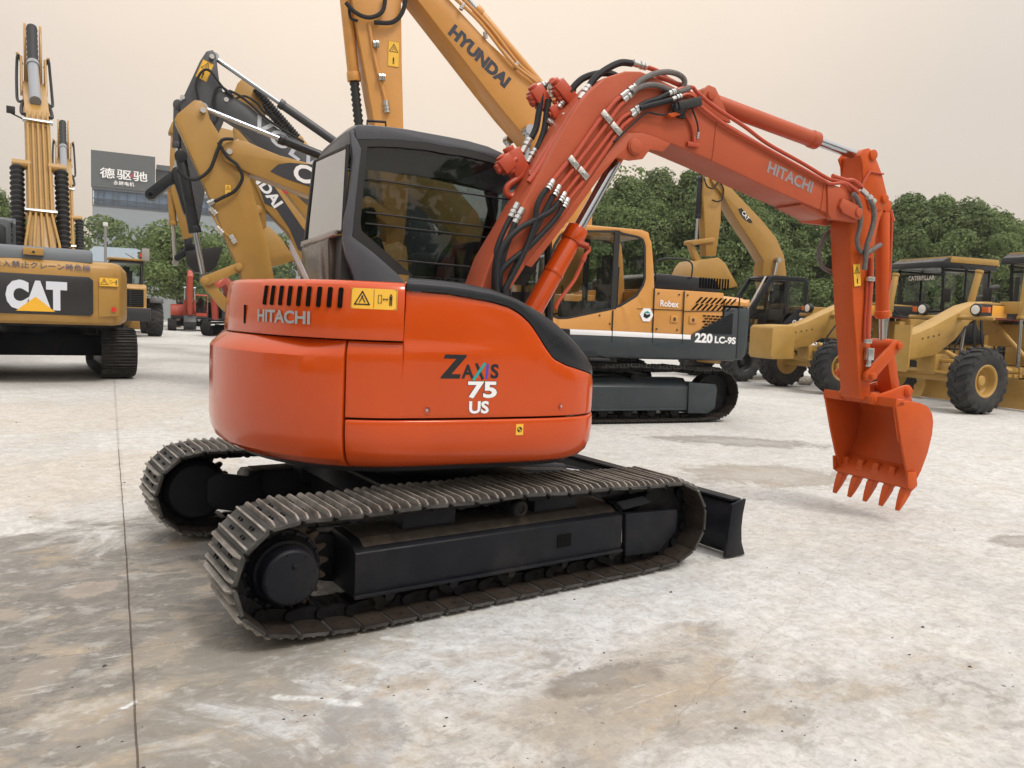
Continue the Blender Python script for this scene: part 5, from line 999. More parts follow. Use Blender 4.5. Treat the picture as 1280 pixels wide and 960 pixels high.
def arm_piece(root, name, P, bc, w, mat, bevel=0.012, rim=True):
    o = MB().prism(P, bc-w/2, bc+w/2).build(name, mat, root, bevel)
    return o
def ram(root, name, p, q, frac, r, mat, bc=0.0, rodmat=None, boot=None, sides=None):
    """hydraulic cylinder from p to q in the (a, z) plane; barrel takes frac of the length"""
    p = Vector((p[0], bc, p[1])); q = Vector((q[0], bc, q[1])); m_ = p.lerp(q, frac); d = (q-p).normalized()
    m = MB(); m.tube([p, m_], r, 20); m.cyl(m_-d*0.12, m_, r*1.15, n=20); m.cyl(p-Vector((0, r*1.1, 0)), p+Vector((0, r*1.1, 0)), r*1.1, n=16); o = m.build(name, mat, root, 0.003)
    m = MB()
    if boot:
        n = int((q-m_).length/0.075); rr = []; pts = []
        for i in range(2*n+1): pts.append(m_+(q-m_)*(i/(2*n)*0.97)); rr.append(boot if i % 2 else boot*0.72)
        m.tube(pts, boot, 14, rr); m.build('rod_bellows', BLACK, o, smooth=60)
    else: m.tube([m_, q], r*0.52, 18); m.cyl(q-Vector((0, r*1.0, 0)), q+Vector((0, r*1.0, 0)), r*0.9, n=16); m.build('cylinder_rod', rodmat or CHROME, o)
    return o
def hosel(par, P, r=0.022, mat=None, name='hydraulic_hose'): m = MB(); m.tube(smooth_path(P, 5), r, 7); return m.build(name, mat or HOSE, par)
def undercarriage(root, g=1.25, w=0.60, L=2.22, H=0.93, mat=None, detail=1, pitch=0.19, hz=None):
    mat = mat or FRAMEBLK; rs_, ri_ = H/2-0.055, H/2-0.075
    C_ = [(-L+H/2, H/2, rs_), (L-H/2, H/2-0.01, ri_), (-L+H/2+0.45, 0.17, 0.135), (L-H/2-0.4, 0.17, 0.135), (0.3, H-0.29, 0.24)]
    for s in (-1, 1):
        bc = s*g; make_track(root, bc-w/2, bc+w/2, C_, pitch, sag=0.02, detail=detail, mats=[SHOEDK, SHOE, FRAMEBLK, RUSTY])
        m = MB(); sec = [(bc+s*w*0.30, H*0.20), (bc+s*w*0.30, H*0.60), (bc+s*w*0.08, H*0.74), (bc-s*w*0.34, H*0.74), (bc-s*w*0.34, H*0.20)]
        m.loft([[(a, b, z_) for b, z_ in sec] for a in (-L+H*0.95, L-H*1.05)]); m.box((0.0, bc+s*w*0.31, H*0.22), ((L-H)*1.8, 0.03, 0.03)); m.build('side_frame', mat, root, 0.015)
        m = MB(); m.prism([(L-H*1.06, H*0.68), (L-H*0.50, H*0.65), (L-H*0.46, H*0.55), (L-H*0.48, H*0.25), (L-H*0.62, H*0.14), (L-H*1.04, H*0.15)], bc-s*w*0.28, bc+s*w*0.34); m.build('idler_guard', mat, root, 0.012)
        m = MB(); m.lathe((-L+H/2, bc-s*0.18, H/2), (0, s, 0), [(0, 0.2), (0.0, rs_-0.12), (0.06, rs_-0.07), (0.14, rs_-0.07), (0.20, rs_-0.12), (0.26, rs_*0.62), (0.36, rs_*0.60), (0.40, rs_*0.5), (0.41, 0)], 28); m.build('final_drive', mat, root, 0.004)
        m = MB(); m.lathe((L-H/2, bc-0.1, H/2-0.01), (0, 1, 0), [(0, 0.1), (0, ri_-0.09), (0.2, ri_-0.09), (0.2, 0.1)], 28); m.build('idler_wheel', GREASE, root)
        for i in range(6):
            a = -L+H*0.95+(2*L-2*H)*(i+0.5)/6*1.0; m = MB(); m.lathe((a, bc-0.16, H*0.20), (0, 1, 0), [(0, 0.04), (0, 0.09), (0.10, 0.065), (0.22, 0.065), (0.32, 0.09), (0.32, 0.04)], 14); m.build('track_roller', GREASE, root)
        m = MB(); m.lathe((0.3, bc-0.1, H-0.24), (0, 1, 0), [(0, 0.04), (0, 0.07), (0.28, 0.07), (0.3, 0.03)], 14); m.box((0.33, bc, H-0.32), (0.10, 0.08, 0.14)); m.build('carrier_roller', GREASE, root)
    m = MB(); m.box((0, 0, H*0.58), (1.5, 2*g-w*0.6, H*0.40)); m.lathe((0, 0, H*0.75), (0, 0, 1), [(0, 0.7), (0.05, 0.72), (0.15, 0.66), (H*0.30, 0.66), (H*0.30, 0.5)], 36); m.build('centre_frame', mat, root, 0.02)
def cw_shape(root, a0, a1, zb, zt, hb, mat, bc=0.0, rd=0.42, lip=1.0, foot=1.0):
    m = MB(); rings = []
    for k in range(13):
        t = -1+2*k/12; b = bc+hb*t; x = a0+(a1-a0)*rd*abs(t)**7 + (a1-a0)*0.06*t*t
        dz = 0.10*abs(t)**8*lip; h_ = zt-zb
        rings.append([(a1, b, zb+dz*0.3), (x+0.10*foot, b, zb+dz*0.3), (x+0.02*foot, b, zb+h_*0.1), (x, b, zb+h_*0.25), (x+0.015*lip, b, zt-h_*0.33), (x+0.06*lip, b, zt-h_*0.12-dz), (x+0.16*lip, b, zt-0.02*lip-dz), (a1, b, zt-dz)])
    return m.loft(rings).build('counterweight', mat, root, 0.02, smooth=50)
def excavator(name, label, frame, body, cwm, cabm, under=None, detail=0, zt=2.06, tail=-2.46, group=None, cabP=None, cabW=None, hb=1.35, cab=True, deck=1.02, flip=False, two=None):
    h, o = frame; r = thing(name, label, 'excavator', (o[0], o[1], 0), h, group)
    undercarriage(r, detail=detail, mat=under)
    if flip:
        for c_ in r.children: c_.rotation_euler = (0, 0, pi)
    m = MB(); m.prism([(tail+0.35, deck-0.04), (1.45, deck-0.04), (1.50, deck+0.02), (1.45, deck+0.14), (tail+0.35, deck+0.14)], -hb, hb); m.build('deck_frame', under or FRAMEBLK, r, 0.02)
    if two: cw_shape(r, tail, tail+0.62, deck-0.02, 1.84, hb, two, rd=0.12, lip=0.0); cw_shape(r, tail, tail+0.62, 1.845, zt, hb, cwm, rd=0.12, foot=0.0)
    else: cw_shape(r, tail, tail+0.62, deck-0.02, zt, hb+0.0, cwm)
    m = MB(); m.prism([(tail+0.64, deck+0.15), (-0.56, deck+0.15), (-0.56, zt+0.01), (tail+0.64, zt+0.01)], -hb+0.01, hb-0.01); eh = m.build('engine_house', body, r, 0.02)
    m = MB(); m.prism([(-1.95, zt+0.01), (-1.92, zt+0.19), (-1.80, zt+0.24), (-0.75, zt+0.26), (-0.62, zt+0.20), (-0.60, zt+0.01)], -0.75, 1.15); m.build('engine_cowl', BLKGLOSS, r, 0.03)
    m = MB(); m.prism([(-0.54, deck+0.15), (1.1, deck+0.15), (1.1, 1.55), (0.9, 1.95), (-0.54, 1.98)], -hb+0.01, -0.45); m.build('tank_box', body, r, 0.03)
    if cab: make_cab(r, cabP or [(-0.50, deck+0.16), (1.20, deck+0.16), (1.42, 1.45), (1.40, 1.75), (1.18, 2.82), (1.05, 2.93), (-0.38, 2.93), (-0.50, 2.85)], cabW or [(-0.38, 1.85), (0.1, 1.6), (0.5, 1.35), (1.12, 1.35), (1.30, 1.5), (1.28, 1.78), (1.08, 2.78), (-0.36, 2.80)], 0.42, hb, cabm, posts=(0.35,))
    return r
def bucket_generic(root, pin, link, w, bc, mat, s=1.0, ang=0.0, teeth=5):
    """bucket hung from pin; link is the second hinge (both in the a-z plane)"""
    p = Vector(pin); u_ = (Vector(link)-p).normalized(); v_ = Vector((-u_.y, u_.x))
    P2 = [(-0.10, 0.0), (0.0, 0.10), (0.45, 0.06), (0.80, -0.10), (1.08, -0.45), (1.05, -0.85), (0.80, -1.15), (0.45, -1.32), (0.10, -1.38)]
    f = lambda q: tuple(p+u_*(q[0]*s)+v_*(q[1]*s))
    back = [f(q) for q in P2]; c = Vector((sum(q[0] for q in back)/9, sum(q[1] for q in back)/9)); inn = [tuple(Vector(q).lerp(c, 0.05)) for q in back]
    m = MB(); m.prism(back+inn[::-1], bc-w/2, bc+w/2)
    for b in (bc-w/2-0.001, bc+w/2-0.024): m.prism(back, b, b+0.025)
    bk_ = m.build('bucket', mat, root, 0.01); lip = Vector(back[-1]); dd = (lip-Vector(back[-2])).normalized(); nn = Vector((-dd.y, dd.x))
    for k in range(teeth):
        b = bc-w/2+0.06+(w-0.12)*k/(teeth-1); m = MB(); m.loft([[(lip.x+dd.x*t+nn.x*e*hh, b+g_*ww, lip.y+dd.y*t+nn.y*e*hh) for e, g_ in ((-1, -1), (1, -1), (1, 1), (-1, 1))] for t, hh, ww in ((-0.05, 0.05, 0.05), (0.10, 0.04, 0.045), (0.24, 0.01, 0.025))]); m.build('bucket_tooth', mat, bk_)
    for b in (bc-0.16, bc+0.12): m = MB(); m.prism([f(q) for q in ((-0.09, 0), (0.0, 0.10), (0.30, 0.22), (0.48, 0.16), (0.5, 0.02), (0.1, -0.06))], b, b+0.04); m.build('bucket_ear', mat, bk_, 0.006)
    return bk_

# ---------------- amber excavator with dark chassis, side on, behind the foreground machine
HF = (169, (5.902, 5.673))
HB = 1.35
cabP = [(-0.622,1.232),(-0.557,2.108),(-0.536,2.285),(-0.502,2.531),(-0.459,2.774),(-0.395,2.857),(-0.295,2.915),(-0.191,2.935),(0.61,2.929),(0.88,2.913)] + [(1.22, 2.78), (1.36, 2.0), (1.40, 1.5), (1.30, 1.08)]
cabW = [(0.02,1.768),(-0.258,1.933),(-0.364,2.098),(-0.394,2.206),(-0.36,2.697),(-0.315,2.805),(-0.218,2.839),(0.09,2.87),(0.14,2.893),(1.008,2.822)] + [(1.10, 2.76), (1.20, 2.6), (1.30, 1.95), (1.30, 1.62)] + [(1.07,1.538),(0.899,1.551),(0.179,1.712)]
hx = excavator('excavator', 'amber yellow excavator with dark slate chassis, standing side-on behind the bright orange machine', HF, HYY, HYY, HYY, HYD, detail=2, cab=False, zt=2.06, flip=True, two=HYD, tail=-2.53)
cb = make_cab(hx, cabP, cabW, 0.42, HB-0.002, HYY, posts=(0.15,))
# side livery: lower dark band, white stripe, panel joints
Zh = lambda q: q
m = MB(); m.prism([(0.915,1.312),(0.166,1.317),(-1.146,1.301),(-1.287,1.313),(-1.316,1.398),(-2.189,1.83),(-2.212,1.445),(-2.221,1.012),(0.704,1.001),(0.898,1.011)], HB+0.002, HB+0.012); m.mi = 1
m.prism([(0.92,1.401),(0.171,1.398),(-1.273,1.382),(-1.279,1.305),(0.166,1.317),(0.916,1.319)], HB+0.004, HB+0.016); m.build('side_livery', [HYD, DECWHT], hx, 0.002)
m = MB()
for P in ([(-0.552,2.072),(-0.569,1.231)], [(-1.105,2.058),(-1.123,1.234)], [(-2.187,2.063),(-2.2,1.026)], [(0.16,1.703),(0.154,1.229)]):
    (a0, z0), (a1, z1) = P; m.prism([(a0-0.008, z0), (a0+0.008, z0), (a1+0.008, z1), (a1-0.008, z1)], HB+0.003, HB+0.0172)
for P in ([(-0.575,1.752),(-1.128,1.761)], [(-1.129,1.747),(-2.163,1.791)], [(-0.264,1.746),(-0.575,1.752)]):
    (a0, z0), (a1, z1) = P; m.prism([(a0, z0-0.005), (a0, z0+0.005), (a1, z1+0.005), (a1, z1-0.005)], HB-0.006, HB+0.0012)
m.build('panel_joint', BLACK, hx)
vo_ = [(-1.404,1.983),(-1.858,1.986),(-1.432,1.616)]; m = MB()
for k in range(8):
    for row in range(2):
        x0 = 668+k*21-row*16; y0 = 347+row*30
        q = [(x0-14, y0+26), (x0+8, y0), (x0+16, y0), (x0-6, y0+26)]
        m.prism([(vo_[0][0]+(vo_[1][0]-vo_[0][0])*(u-668)/100.0, vo_[0][1]+(vo_[2][1]-vo_[0][1])*(v-347)/100.0) for u, v in q], HB-0.008, HB+0.0035)
m.build('vent_slots', VOIDBLK, hx)
m = MB(); g0 = (-1.382,1.419); g1 = (-2.087,1.761)
for i in range(26):
    for j in range(16):
        a = g0[0]+(g1[0]-g0[0])*(i+0.5*(j % 2))/26; z_ = g0[1]+(g1[1]-g0[1])*j/16
        if (i+0.5)/26 > j/16*0.95 : disc2d(m, a, z_, 0.012, lambda x, y: (x, HB+0.0135, y), 6)
m.build('mesh_grille', VOIDBLK, hx)
m = MB()
for i in range(6):
    for j in range(5):
        a, z_ = (-1.526,1.69); 
        if i+j < 7: m.box((a-0.085*i-0.04*(j % 2), HB, z_-0.045*j), (0.06, 0.006, 0.022))
m.build('small_vents', VOIDBLK, hx)
for u_ in ((-0.955,1.616), (-1.307,1.615)): m = MB(); m.box((u_[0], HB, u_[1]), (0.14, 0.016, 0.11)); m.mi = 1; m.box((u_[0], HB+0.004, u_[1]), (0.05, 0.014, 0.06)); m.build('door_latch', [HYY, DGREY], hx, 0.003)
XL, YL = (-1, 0, 0.0), (0, 0, 1)
t_ = [(-1.729,1.325),(-0.848,1.85),(-0.439,1.661)]
m = MB(); text_on(m, '220', (t_[0][0]+0.20, HB+0.0145, t_[0][1]+0.012), (-1, 0, -0.02), YL, 0.155, width=0.345, off=0.045); text_on(m, 'LC-9S', (t_[0][0]-0.225, HB+0.0145, t_[0][1]-0.012), (-1, 0, -0.02), YL, 0.115, width=0.42, off=0.04); m.build('model_number', DECWHT, hx)
m = MB(); text_on(m, 'Robex', (t_[1][0], HB+0.004, t_[1][1]), (-1, 0, -0.02), YL, 0.10, width=0.34, off=0.02); m.build('lettering', DECWHT, hx)
m = MB(); F_ = lambda x, y: (t_[2][0]-x, HB+0.016, t_[2][1]+y); m.prism([(t_[2][0]+0.12*cos(k*pi/3), t_[2][1]+0.115*sin(k*pi/3)) for k in range(6)], HB, HB+0.012); m.mi = 1
poly2d(m, [(-0.06, -0.03), (0.0, -0.055), (0.06, -0.02), (0.06, 0.02), (0.0, 0.0), (-0.05, 0.03)], F_); m.mi = 2; poly2d(m, [(-0.05, 0.03), (0.0, 0.06), (0.06, 0.035), (0.02, 0.02)], F_); m.build('round_sticker', [DECWHT, INK, DECTEAL], hx)
m = MB()   # bonnet louvres, grab rail
for k in range(11): m.box((-1.55-k*0.055, 1.155, 2.22), (0.022, 0.02, 0.17))
m.build('bonnet_louvre', VOIDBLK, hx)
hosel(hx, [(1.35, 1.38, 1.4), (1.46, 1.42, 1.45), (1.47, 1.42, 2.3), (1.40, 1.40, 2.42), (1.20, 1.38, 2.45)], 0.016, flat('rail_grey', (0.4, 0.4, 0.42), 0.4), 'grab_rail')
# rear-view mirror, rails on the bonnet, steps, door handle, small fasteners
m = MB(); m.tube(smooth_path([(-0.7, 1.18, 2.2), (-0.7, 1.18, 2.52), (-1.3, 1.18, 2.54), (-1.35, 1.18, 2.28)]), 0.014, 6); m.build('bonnet_rail', BLACK, hx)
m = MB(); m.box((0.42, HB+0.012, 1.80), (0.14, 0.02, 0.035)); m.build('door_handle', BLACK, hx, 0.004)
for a_ in (0.55, 0.95): m = MB(); m.box((a_, 1.62, 0.98), (0.34, 0.22, 0.03)); m.tube([(a_-0.15, 1.40, 1.02), (a_-0.15, 1.70, 1.0)], 0.012, 6); m.build('step', BLACK, hx, 0.004)
m = MB()
for a_, z_ in ((-0.64, 2.0), (-1.02, 2.0), (-1.18, 2.0), (-2.1, 1.95), (-0.64, 1.45), (-1.02, 1.45), (0.2, 1.5), (0.38, 1.62)): m.cyl((a_, HB-0.004, z_), (a_, HB+0.008, z_), 0.014, n=8)
m.build('panel_bolt', DGREY, hx)
m = MB(); m.box((1.42, 1.0, 1.12), (0.12, 0.22, 0.12)); m.mi = 1; m.box((1.485, 1.0, 1.12), (0.01, 0.17, 0.08)); m.build('work_lamp', [BLACK, LAMPG], hx, 0.006)
# boom, arm, rams
hbP = [(3.134,6.137),(1.926,4.959),(1.57,4.62),(1.191,4.297),(0.742,3.661),(0.56,2.925),(-0.016,3.037),(-0.014,3.332),(0.066,3.923),(0.387,4.449),(0.735,4.835),(0.997,5.076),(1.903,5.629),(2.631,6.191)]
hbP = [(0.50, 2.1), (0.60, 2.5)]+hbP[5:6]+hbP[4::-1]+[(3.9, 6.85), (4.15, 7.0), (4.25, 6.75)]*0+[(3.25, 6.28), (3.62, 6.46), (3.80, 6.62), (3.74, 6.80), (3.45, 6.82), (2.95, 6.45)]+hbP[:5:-1]+[(0.05, 2.3), (0.15, 2.0), (0.35, 1.95)]
hbm = arm_piece(hx, 'boom', hbP, 0.0, 0.50, HYY)
l0, l1 = [(2.476,5.7),(1.592,5.093)]; X_ = Vector((l1[0]-l0[0], 0, l1[1]-l0[1])); wl_ = X_.length; X_.normalize(); Y_ = Vector((-X_.z, 0, X_.x)); Y_ = -Y_ if Y_.z < 0 else Y_
m = MB(); text_on(m, 'HYUNDAI', ((l0[0]+l1[0])/2, 0.253, (l0[1]+l1[1])/2), X_, Y_, 0.20, width=wl_*1.06, off=0.06); m.build('lettering', flat('decal_dark_blue', (0.03, 0.035, 0.05), 0.4), hbm)
for P in ([(2.586,0.3,6.205),(2.074,0.3,5.872),(1.534,0.3,5.384),(1.037,0.3,5.118),(0.832,0.3,4.895)], [(2.445,0.24,6.254),(1.896,0.24,5.854),(1.375,0.24,5.379),(0.927,0.24,5.149)]): hosel(hbm, P, 0.026, HYY, 'boom_pipe')
for P in ([(1.981,0.27,5.76),(1.965,0.27,5.67)], [(1.464,0.27,5.309),(1.429,0.27,5.41)], [(2.335,0.3,6.096),(2.381,0.3,5.997)]): fitting(P, hbm, 0.03, 'pipe_clamp')
p0_, p1_ = [(0.946,5.292),(2.5,6.557)]; ram(hx, 'arm_cylinder', (p0_[0]-0.25, p0_[1]-0.25), p1_, 0.75, 0.075, HYY)
for s in (-0.38, 0.38): ram(hx, 'boom_cylinder', (1.35, 1.35), (1.25, 4.40), 0.55, 0.085, HYY, bc=s)
hsP = [(3.879,5.573),(3.578,4.195),(3.153,4.217),(3.205,5.115),(3.245,6.0)]
hsP = [(3.62, 6.9), (3.9, 6.75), (4.02, 6.2)]+hsP[:2]+[(3.45, 3.3), (3.35, 2.45), (3.10, 2.45), (3.05, 3.3)]+hsP[2:]+[(3.2, 6.5), (2.95, 7.1), (3.15, 7.25)]
hst = arm_piece(hx, 'arm', hsP, 0.0, 0.36, HYY)
for P in ([(3.71,0.2,5.604),(3.591,0.2,5.052),(3.462,0.2,4.649),(3.436,0.2,4.54)],): hosel(hst, P, 0.028, HYY, 'arm_pipe')
fitting([(3.439,0.21,4.56),(3.41,0.21,4.396)], hst, 0.045); 
for P in ([(3.653,0.24,5.306),(3.573,0.24,5.32)], [(3.56,0.24,4.869),(3.467,0.24,4.873)]): fitting(P, hst, 0.05, 'pipe_clamp')
hosel(hx, [(4.053,0.26,5.791),(3.906,0.26,5.679),(3.713,0.26,5.65),(3.533,0.26,5.771),(3.495,0.26,6.018)], 0.03); hosel(hx, [(3.643,0.26,5.597),(3.391,0.26,5.644),(3.244,0.26,5.814),(3.194,0.26,6.077)], 0.032); hosel(hx, [(3.997,0.2,5.8),(3.97,0.2,5.622),(3.868,0.2,5.597)], 0.02)
w_ = [(3.422,5.385),(3.258,5.414),(3.412,5.064),(3.248,5.09)]; o_ = Vector(((w_[0][0]+w_[3][0])/2, 0.181, (w_[0][1]+w_[3][1])/2)); ff2 = planefn(o_, (-1, 0, 0), (0, 0, 1), 0.002); warning_decal('warning_sticker', hst, lambda x, y, l=0.0: ff2(x, y, l), 0.17, 0.36, kind='tall')
k0_ = (4.061,6.346); k1_ = (3.711,3.898); ram(hx, 'bucket_cylinder', k0_, (3.62, 3.1), 0.47, 0.085, HYY, boot=0.075)
m = MB(); bar(m, (3.30, 2.85), (3.66, 3.1), 0.08, 0.08, -0.26, -0.20); bar(m, (3.30, 2.85), (3.66, 3.1), 0.08, 0.08, 0.20, 0.26); bar(m, (3.66, 3.1), (3.62, 2.35), 0.08, 0.08, -0.08, 0.08); m.build('tipping_link', HYY, hx, 0.01)
bucket_generic(hx, (3.25, 2.45), (3.62, 2.35), 1.1, 0.0, HYY, 1.0)

# ---------------- ochre excavator whose arm and boom rise left of the cab
def frm(h, o): return (h, o)
BFo = [6.608,9.305]
cx = excavator('excavator', 'ochre excavator whose arm and chrome-rodded black cylinder hang just left of the dark grey cab', (169, BFo), CATY, CATY, BLKGLOSS, FRAMEBLK, detail=0, group='excavators parked side by side in the row behind')
bP = [(5.383,4.228),(5.17,4.352),(5.008,4.4),(4.76,4.332),(4.48,4.252),(3.995,4.18),(3.763,4.148),(3.164,3.979),(2.694,3.578),(2.519,2.909),(2.984,2.873),(3.301,3.416),(3.693,3.629),(3.984,3.629),(4.614,3.838),(4.948,4.056),(5.22,4.067),(5.381,4.09)]
cbm = arm_piece(cx, 'boom', [(0.1, 2.0), (0.0, 2.3)]+[(0.6, 3.6), (1.6, 4.55)]+[(2.6, 4.75)]+[(3.763,4.163),(3.996,4.208),(4.481,4.28),(4.76,4.36),(5.008,4.442),(5.225,4.47),(5.411,4.391),(5.489,4.243),(5.435,4.083),(5.246,4.008),(5.001,3.909),(4.613,3.809),(3.984,3.629),(3.75,3.565)]+[(2.4, 4.0), (1.6, 3.6), (0.9, 2.9), (0.45, 2.0)], 0.0, 0.50, CATY)
m = MB(); m.prism([(4.644,3.976),(4.507,4.12),(4.31,4.171),(3.764,4.191),(3.754,3.725),(3.988,3.788),(4.404,3.888)], 0.247, 0.256); m.build('boom_decal', flat('decal_charcoal', (0.035, 0.037, 0.045), 0.4), cbm, 0.0)
l0 = [(4.254,4.178),(4.248,3.848),(3.995,4.107)]; m = MB(); text_on(m, 'CAT', (l0[1][0]-0.50, 0.259, (l0[0][1]+l0[1][1])/2-0.06), (-1, 0, -0.16), (-0.14, 0, 1), 0.33, width=0.98, off=0.03); m.mi = 1
m.prism([(l0[1][0]-0.30, l0[1][1]-0.12), (l0[1][0]-0.75, l0[1][1]+0.10), (l0[1][0]-1.15, l0[1][1]-0.25)], 0.2575, 0.261); m.build('lettering', [DECWHT, flat('decal_lime', (0.55, 0.58, 0.08), 0.4)], cbm)
sP = [(6.244,4.681),(6.193,4.796),(5.926,5.065),(5.783,5.059),(5.676,4.759),(5.489,4.576),(5.164,4.381),(5.08,4.138),(5.006,3.75),(4.903,3.275),(4.633,2.021),(4.716,1.928),(5.134,1.905),(5.192,2.133),(5.36,2.523),(5.663,3.303),(5.957,4.035),(6.114,4.359)]
sp_ = []
cst = arm_piece(cx, 'arm', [(6.244,4.695),(6.193,4.796),(5.926,5.065),(5.809,5.068),(5.73,4.984),(5.676,4.786),(5.393,4.352),(5.109,4.303),(5.036,3.931),(4.686,2.746),(4.534,2.027),(4.644,1.844),(5.05,1.823),(5.137,2.136),(5.361,2.665),(5.664,3.429),(6.01,4.194),(6.115,4.427)], 0.0, 0.40, CATY)
for P in ([(6.188,0.3,3.829),(6.059,0.3,3.707),(5.879,0.3,3.699),(5.671,0.3,3.887),(5.543,0.3,4.233),(5.466,0.3,4.422),(5.28,0.3,4.46)], [(5.531,0.3,4.373),(5.383,0.3,4.142),(5.221,0.3,4.021),(5.124,0.3,3.808),(5.243,0.3,3.571),(5.455,0.3,3.424),(5.587,0.3,3.341)]): hosel(cst, P, 0.030)
for P in ([(5.584,0.22,3.364),(5.69,0.22,3.298)], [(5.663,0.22,3.231),(5.555,0.22,3.129)], [(5.553,0.22,2.903),(5.445,0.22,2.799)], [(5.31,0.22,2.782),(5.227,0.22,2.646)]): fitting(P, cst, 0.05)
hosel(cst, [(5.662,0.21,3.204),(5.472,0.21,2.883),(5.254,0.21,2.701)], 0.022, CATY, 'arm_pipe')
pn = [(5.344,4.244),(5.784,4.9)]; m = MB()
for q in pn: m = MB(); m.cyl((q[0], 0.21, q[1]), (q[0], 0.285, q[1]), 0.05, n=16); m.build('pivot_pin', STEEL, cbm)
q0, q1, q2 = [(5.777,4.994),(4.568,4.649),(2.644,4.12)]; ram(cx, 'arm_cylinder', q2, q0, 0.585, 0.085, BLKGLOSS)
q0, q1, q2 = [(6.138,4.102),(5.919,2.807),(5.739,1.991)]; 
c_ = ram(cx, 'bucket_cylinder', q0, q2, 0.62, 0.095, BLKGLOSS)
g_ = [(5.719,1.942),(5.17,2.218),(5.353,1.49)]; m = MB()
for b in (-0.27, 0.21): bar(m, g_[0], g_[1], 0.09, 0.08, b, b+0.06)
for q in g_[:2]: m.cyl((q[0], -0.3, q[1]), (q[0], 0.3, q[1]), 0.06, n=16)
m.build('tipping_link', CATY, cx, 0.008); m = MB(); bar(m, g_[0], g_[2], 0.09, 0.09, -0.13, 0.19); m.build('bucket_link', CATY, cx, 0.01)
pt = [(4.867,1.865),(5.296,1.461)]; bucket_generic(cx, pt[0], pt[1], 1.15, 0.0, CATY, 0.85)
wq = (5.358,3.571); f3 = planefn((wq[0], 0.202, wq[1]), (-1, 0, 0), (0, 0, 1), 0.0); warning_decal('warning_sticker', cst, lambda x, y, l=0.0: f3(x, y, l), 0.10, 0.20, kind='tall')

# ---------------- charcoal boomed excavator
VFo = [7.314,12.937]
vx = excavator('excavator', 'excavator with charcoal grey boom and arm in pale slab letters, rising above the ochre arm', (169, VFo), HYY, VOLD, VOLD, FRAMEBLK, group='excavators parked side by side in the row behind')
vb = arm_piece(vx, 'boom', [(0.1, 2.0), (0.0, 2.4), (0.5, 4.2), (1.4, 5.35), (1.9, 5.55)]+[(2.604,4.356),(3.173,5.025),(3.539,5.286),(4.073,5.52),(4.422,5.736),(4.732,5.954),(4.968,6.058),(5.219,6.192),(5.399,6.165),(5.463,5.985),(5.428,5.786),(5.229,5.643),(4.928,5.494),(4.411,4.983),(3.878,4.422),(3.442,4.016),(3.147,3.825)]+[(1.9, 4.0), (1.2, 3.5), (0.6, 2.6), (0.4, 2.0)], 0.0, 0.5, VOLD)
vs = arm_piece(vx, 'arm', [(6.137,5.838),(5.759,6.772),(5.631,6.995),(5.502,7.05),(5.436,6.96),(5.365,6.428),(5.212,5.972),(5.258,5.587),(5.451,5.113),(5.545,4.601),(5.638,3.985),(5.763,3.137),(5.958,3.087),(6.026,3.428),(6.078,4.112),(6.114,4.791),(6.15,5.465)], 0.0, 0.38, VOLD)
l0 = [(4.557,5.595),(3.242,4.835)]; X_ = Vector((l0[1][0]-l0[0][0], 0, l0[1][1]-l0[0][1])); wl_ = X_.length; X_.normalize(); Y_ = Vector((-X_.z, 0, X_.x)); Y_ = -Y_ if Y_.z < 0 else Y_
m = MB(); text_on(m, 'VOLVO', (l0[0][0]+X_.x*0.98, 0.253, l0[0][1]+X_.z*0.98), X_, Y_, 0.35, width=2.15, off=0.03, space=1.15)
m.build('lettering', flat('decal_pale_blue', (0.50, 0.53, 0.60), 0.4), vb)
q0, q2 = [(5.46,6.944),(1.991,5.023)]; ram(vx, 'arm_cylinder', q2, q0, 0.60, 0.10, VOLD)
wq = (5.661,6.584); f4 = planefn((wq[0], 0.192, wq[1]), (-0.9, 0, -0.35), (-0.35, 0, 0.9), 0.0); warning_decal('warning_sticker', vs, lambda x, y, l=0.0: f4(x, y, l), 0.24, 0.42, kind='tall')
q0, q2 = [(6.184,5.809),(6.208,4.436)]; ram(vx, 'bucket_cylinder', q0, q2, 0.66, 0.10, VOLD)
g_ = [(6.192,4.349),(6.725,3.834),(5.962,3.567)]; m = MB()
bar(m, g_[0], g_[2], 0.12, 0.12, -0.22, 0.22); m.build('tipping_link', BLKGLOSS, vx, 0.01); m = MB(); bar(m, g_[0], g_[1], 0.10, 0.115, -0.18, 0.18); m.mi = 1; m.cyl((g_[1][0], -0.185, g_[1][1]), (g_[1][0], 0.185, g_[1][1]), 0.055, n=16); m.build('bucket_link', [BLKGLOSS, VOIDBLK], vx, 0.01)
for P in ([(5.787,0.3,5.933),(5.837,0.3,6.245),(5.727,0.3,6.515),(5.566,0.3,6.574),(5.352,0.3,6.32),(5.186,0.3,6.158),(5.07,0.3,6.107)], [(5.103,0.3,6.136),(5.352,0.3,6.269),(5.464,0.3,6.082),(5.462,0.3,5.794),(5.394,0.3,5.581),(5.555,0.3,5.355)], [(5.17,0.3,6.211),(4.937,0.3,6.126),(4.682,0.3,5.956),(4.424,0.3,5.749),(4.076,0.3,5.551),(3.542,0.3,5.3)]): hosel(vb, P, 0.028)
pn = [(5.218,6.017),(6.106,5.937),(5.521,6.884)]; m = MB()
for q in pn: m = MB(); m.cyl((q[0], 0.20, q[1]), (q[0], 0.275, q[1]), 0.05, n=16); m.build('pivot_pin', STEEL, vb)

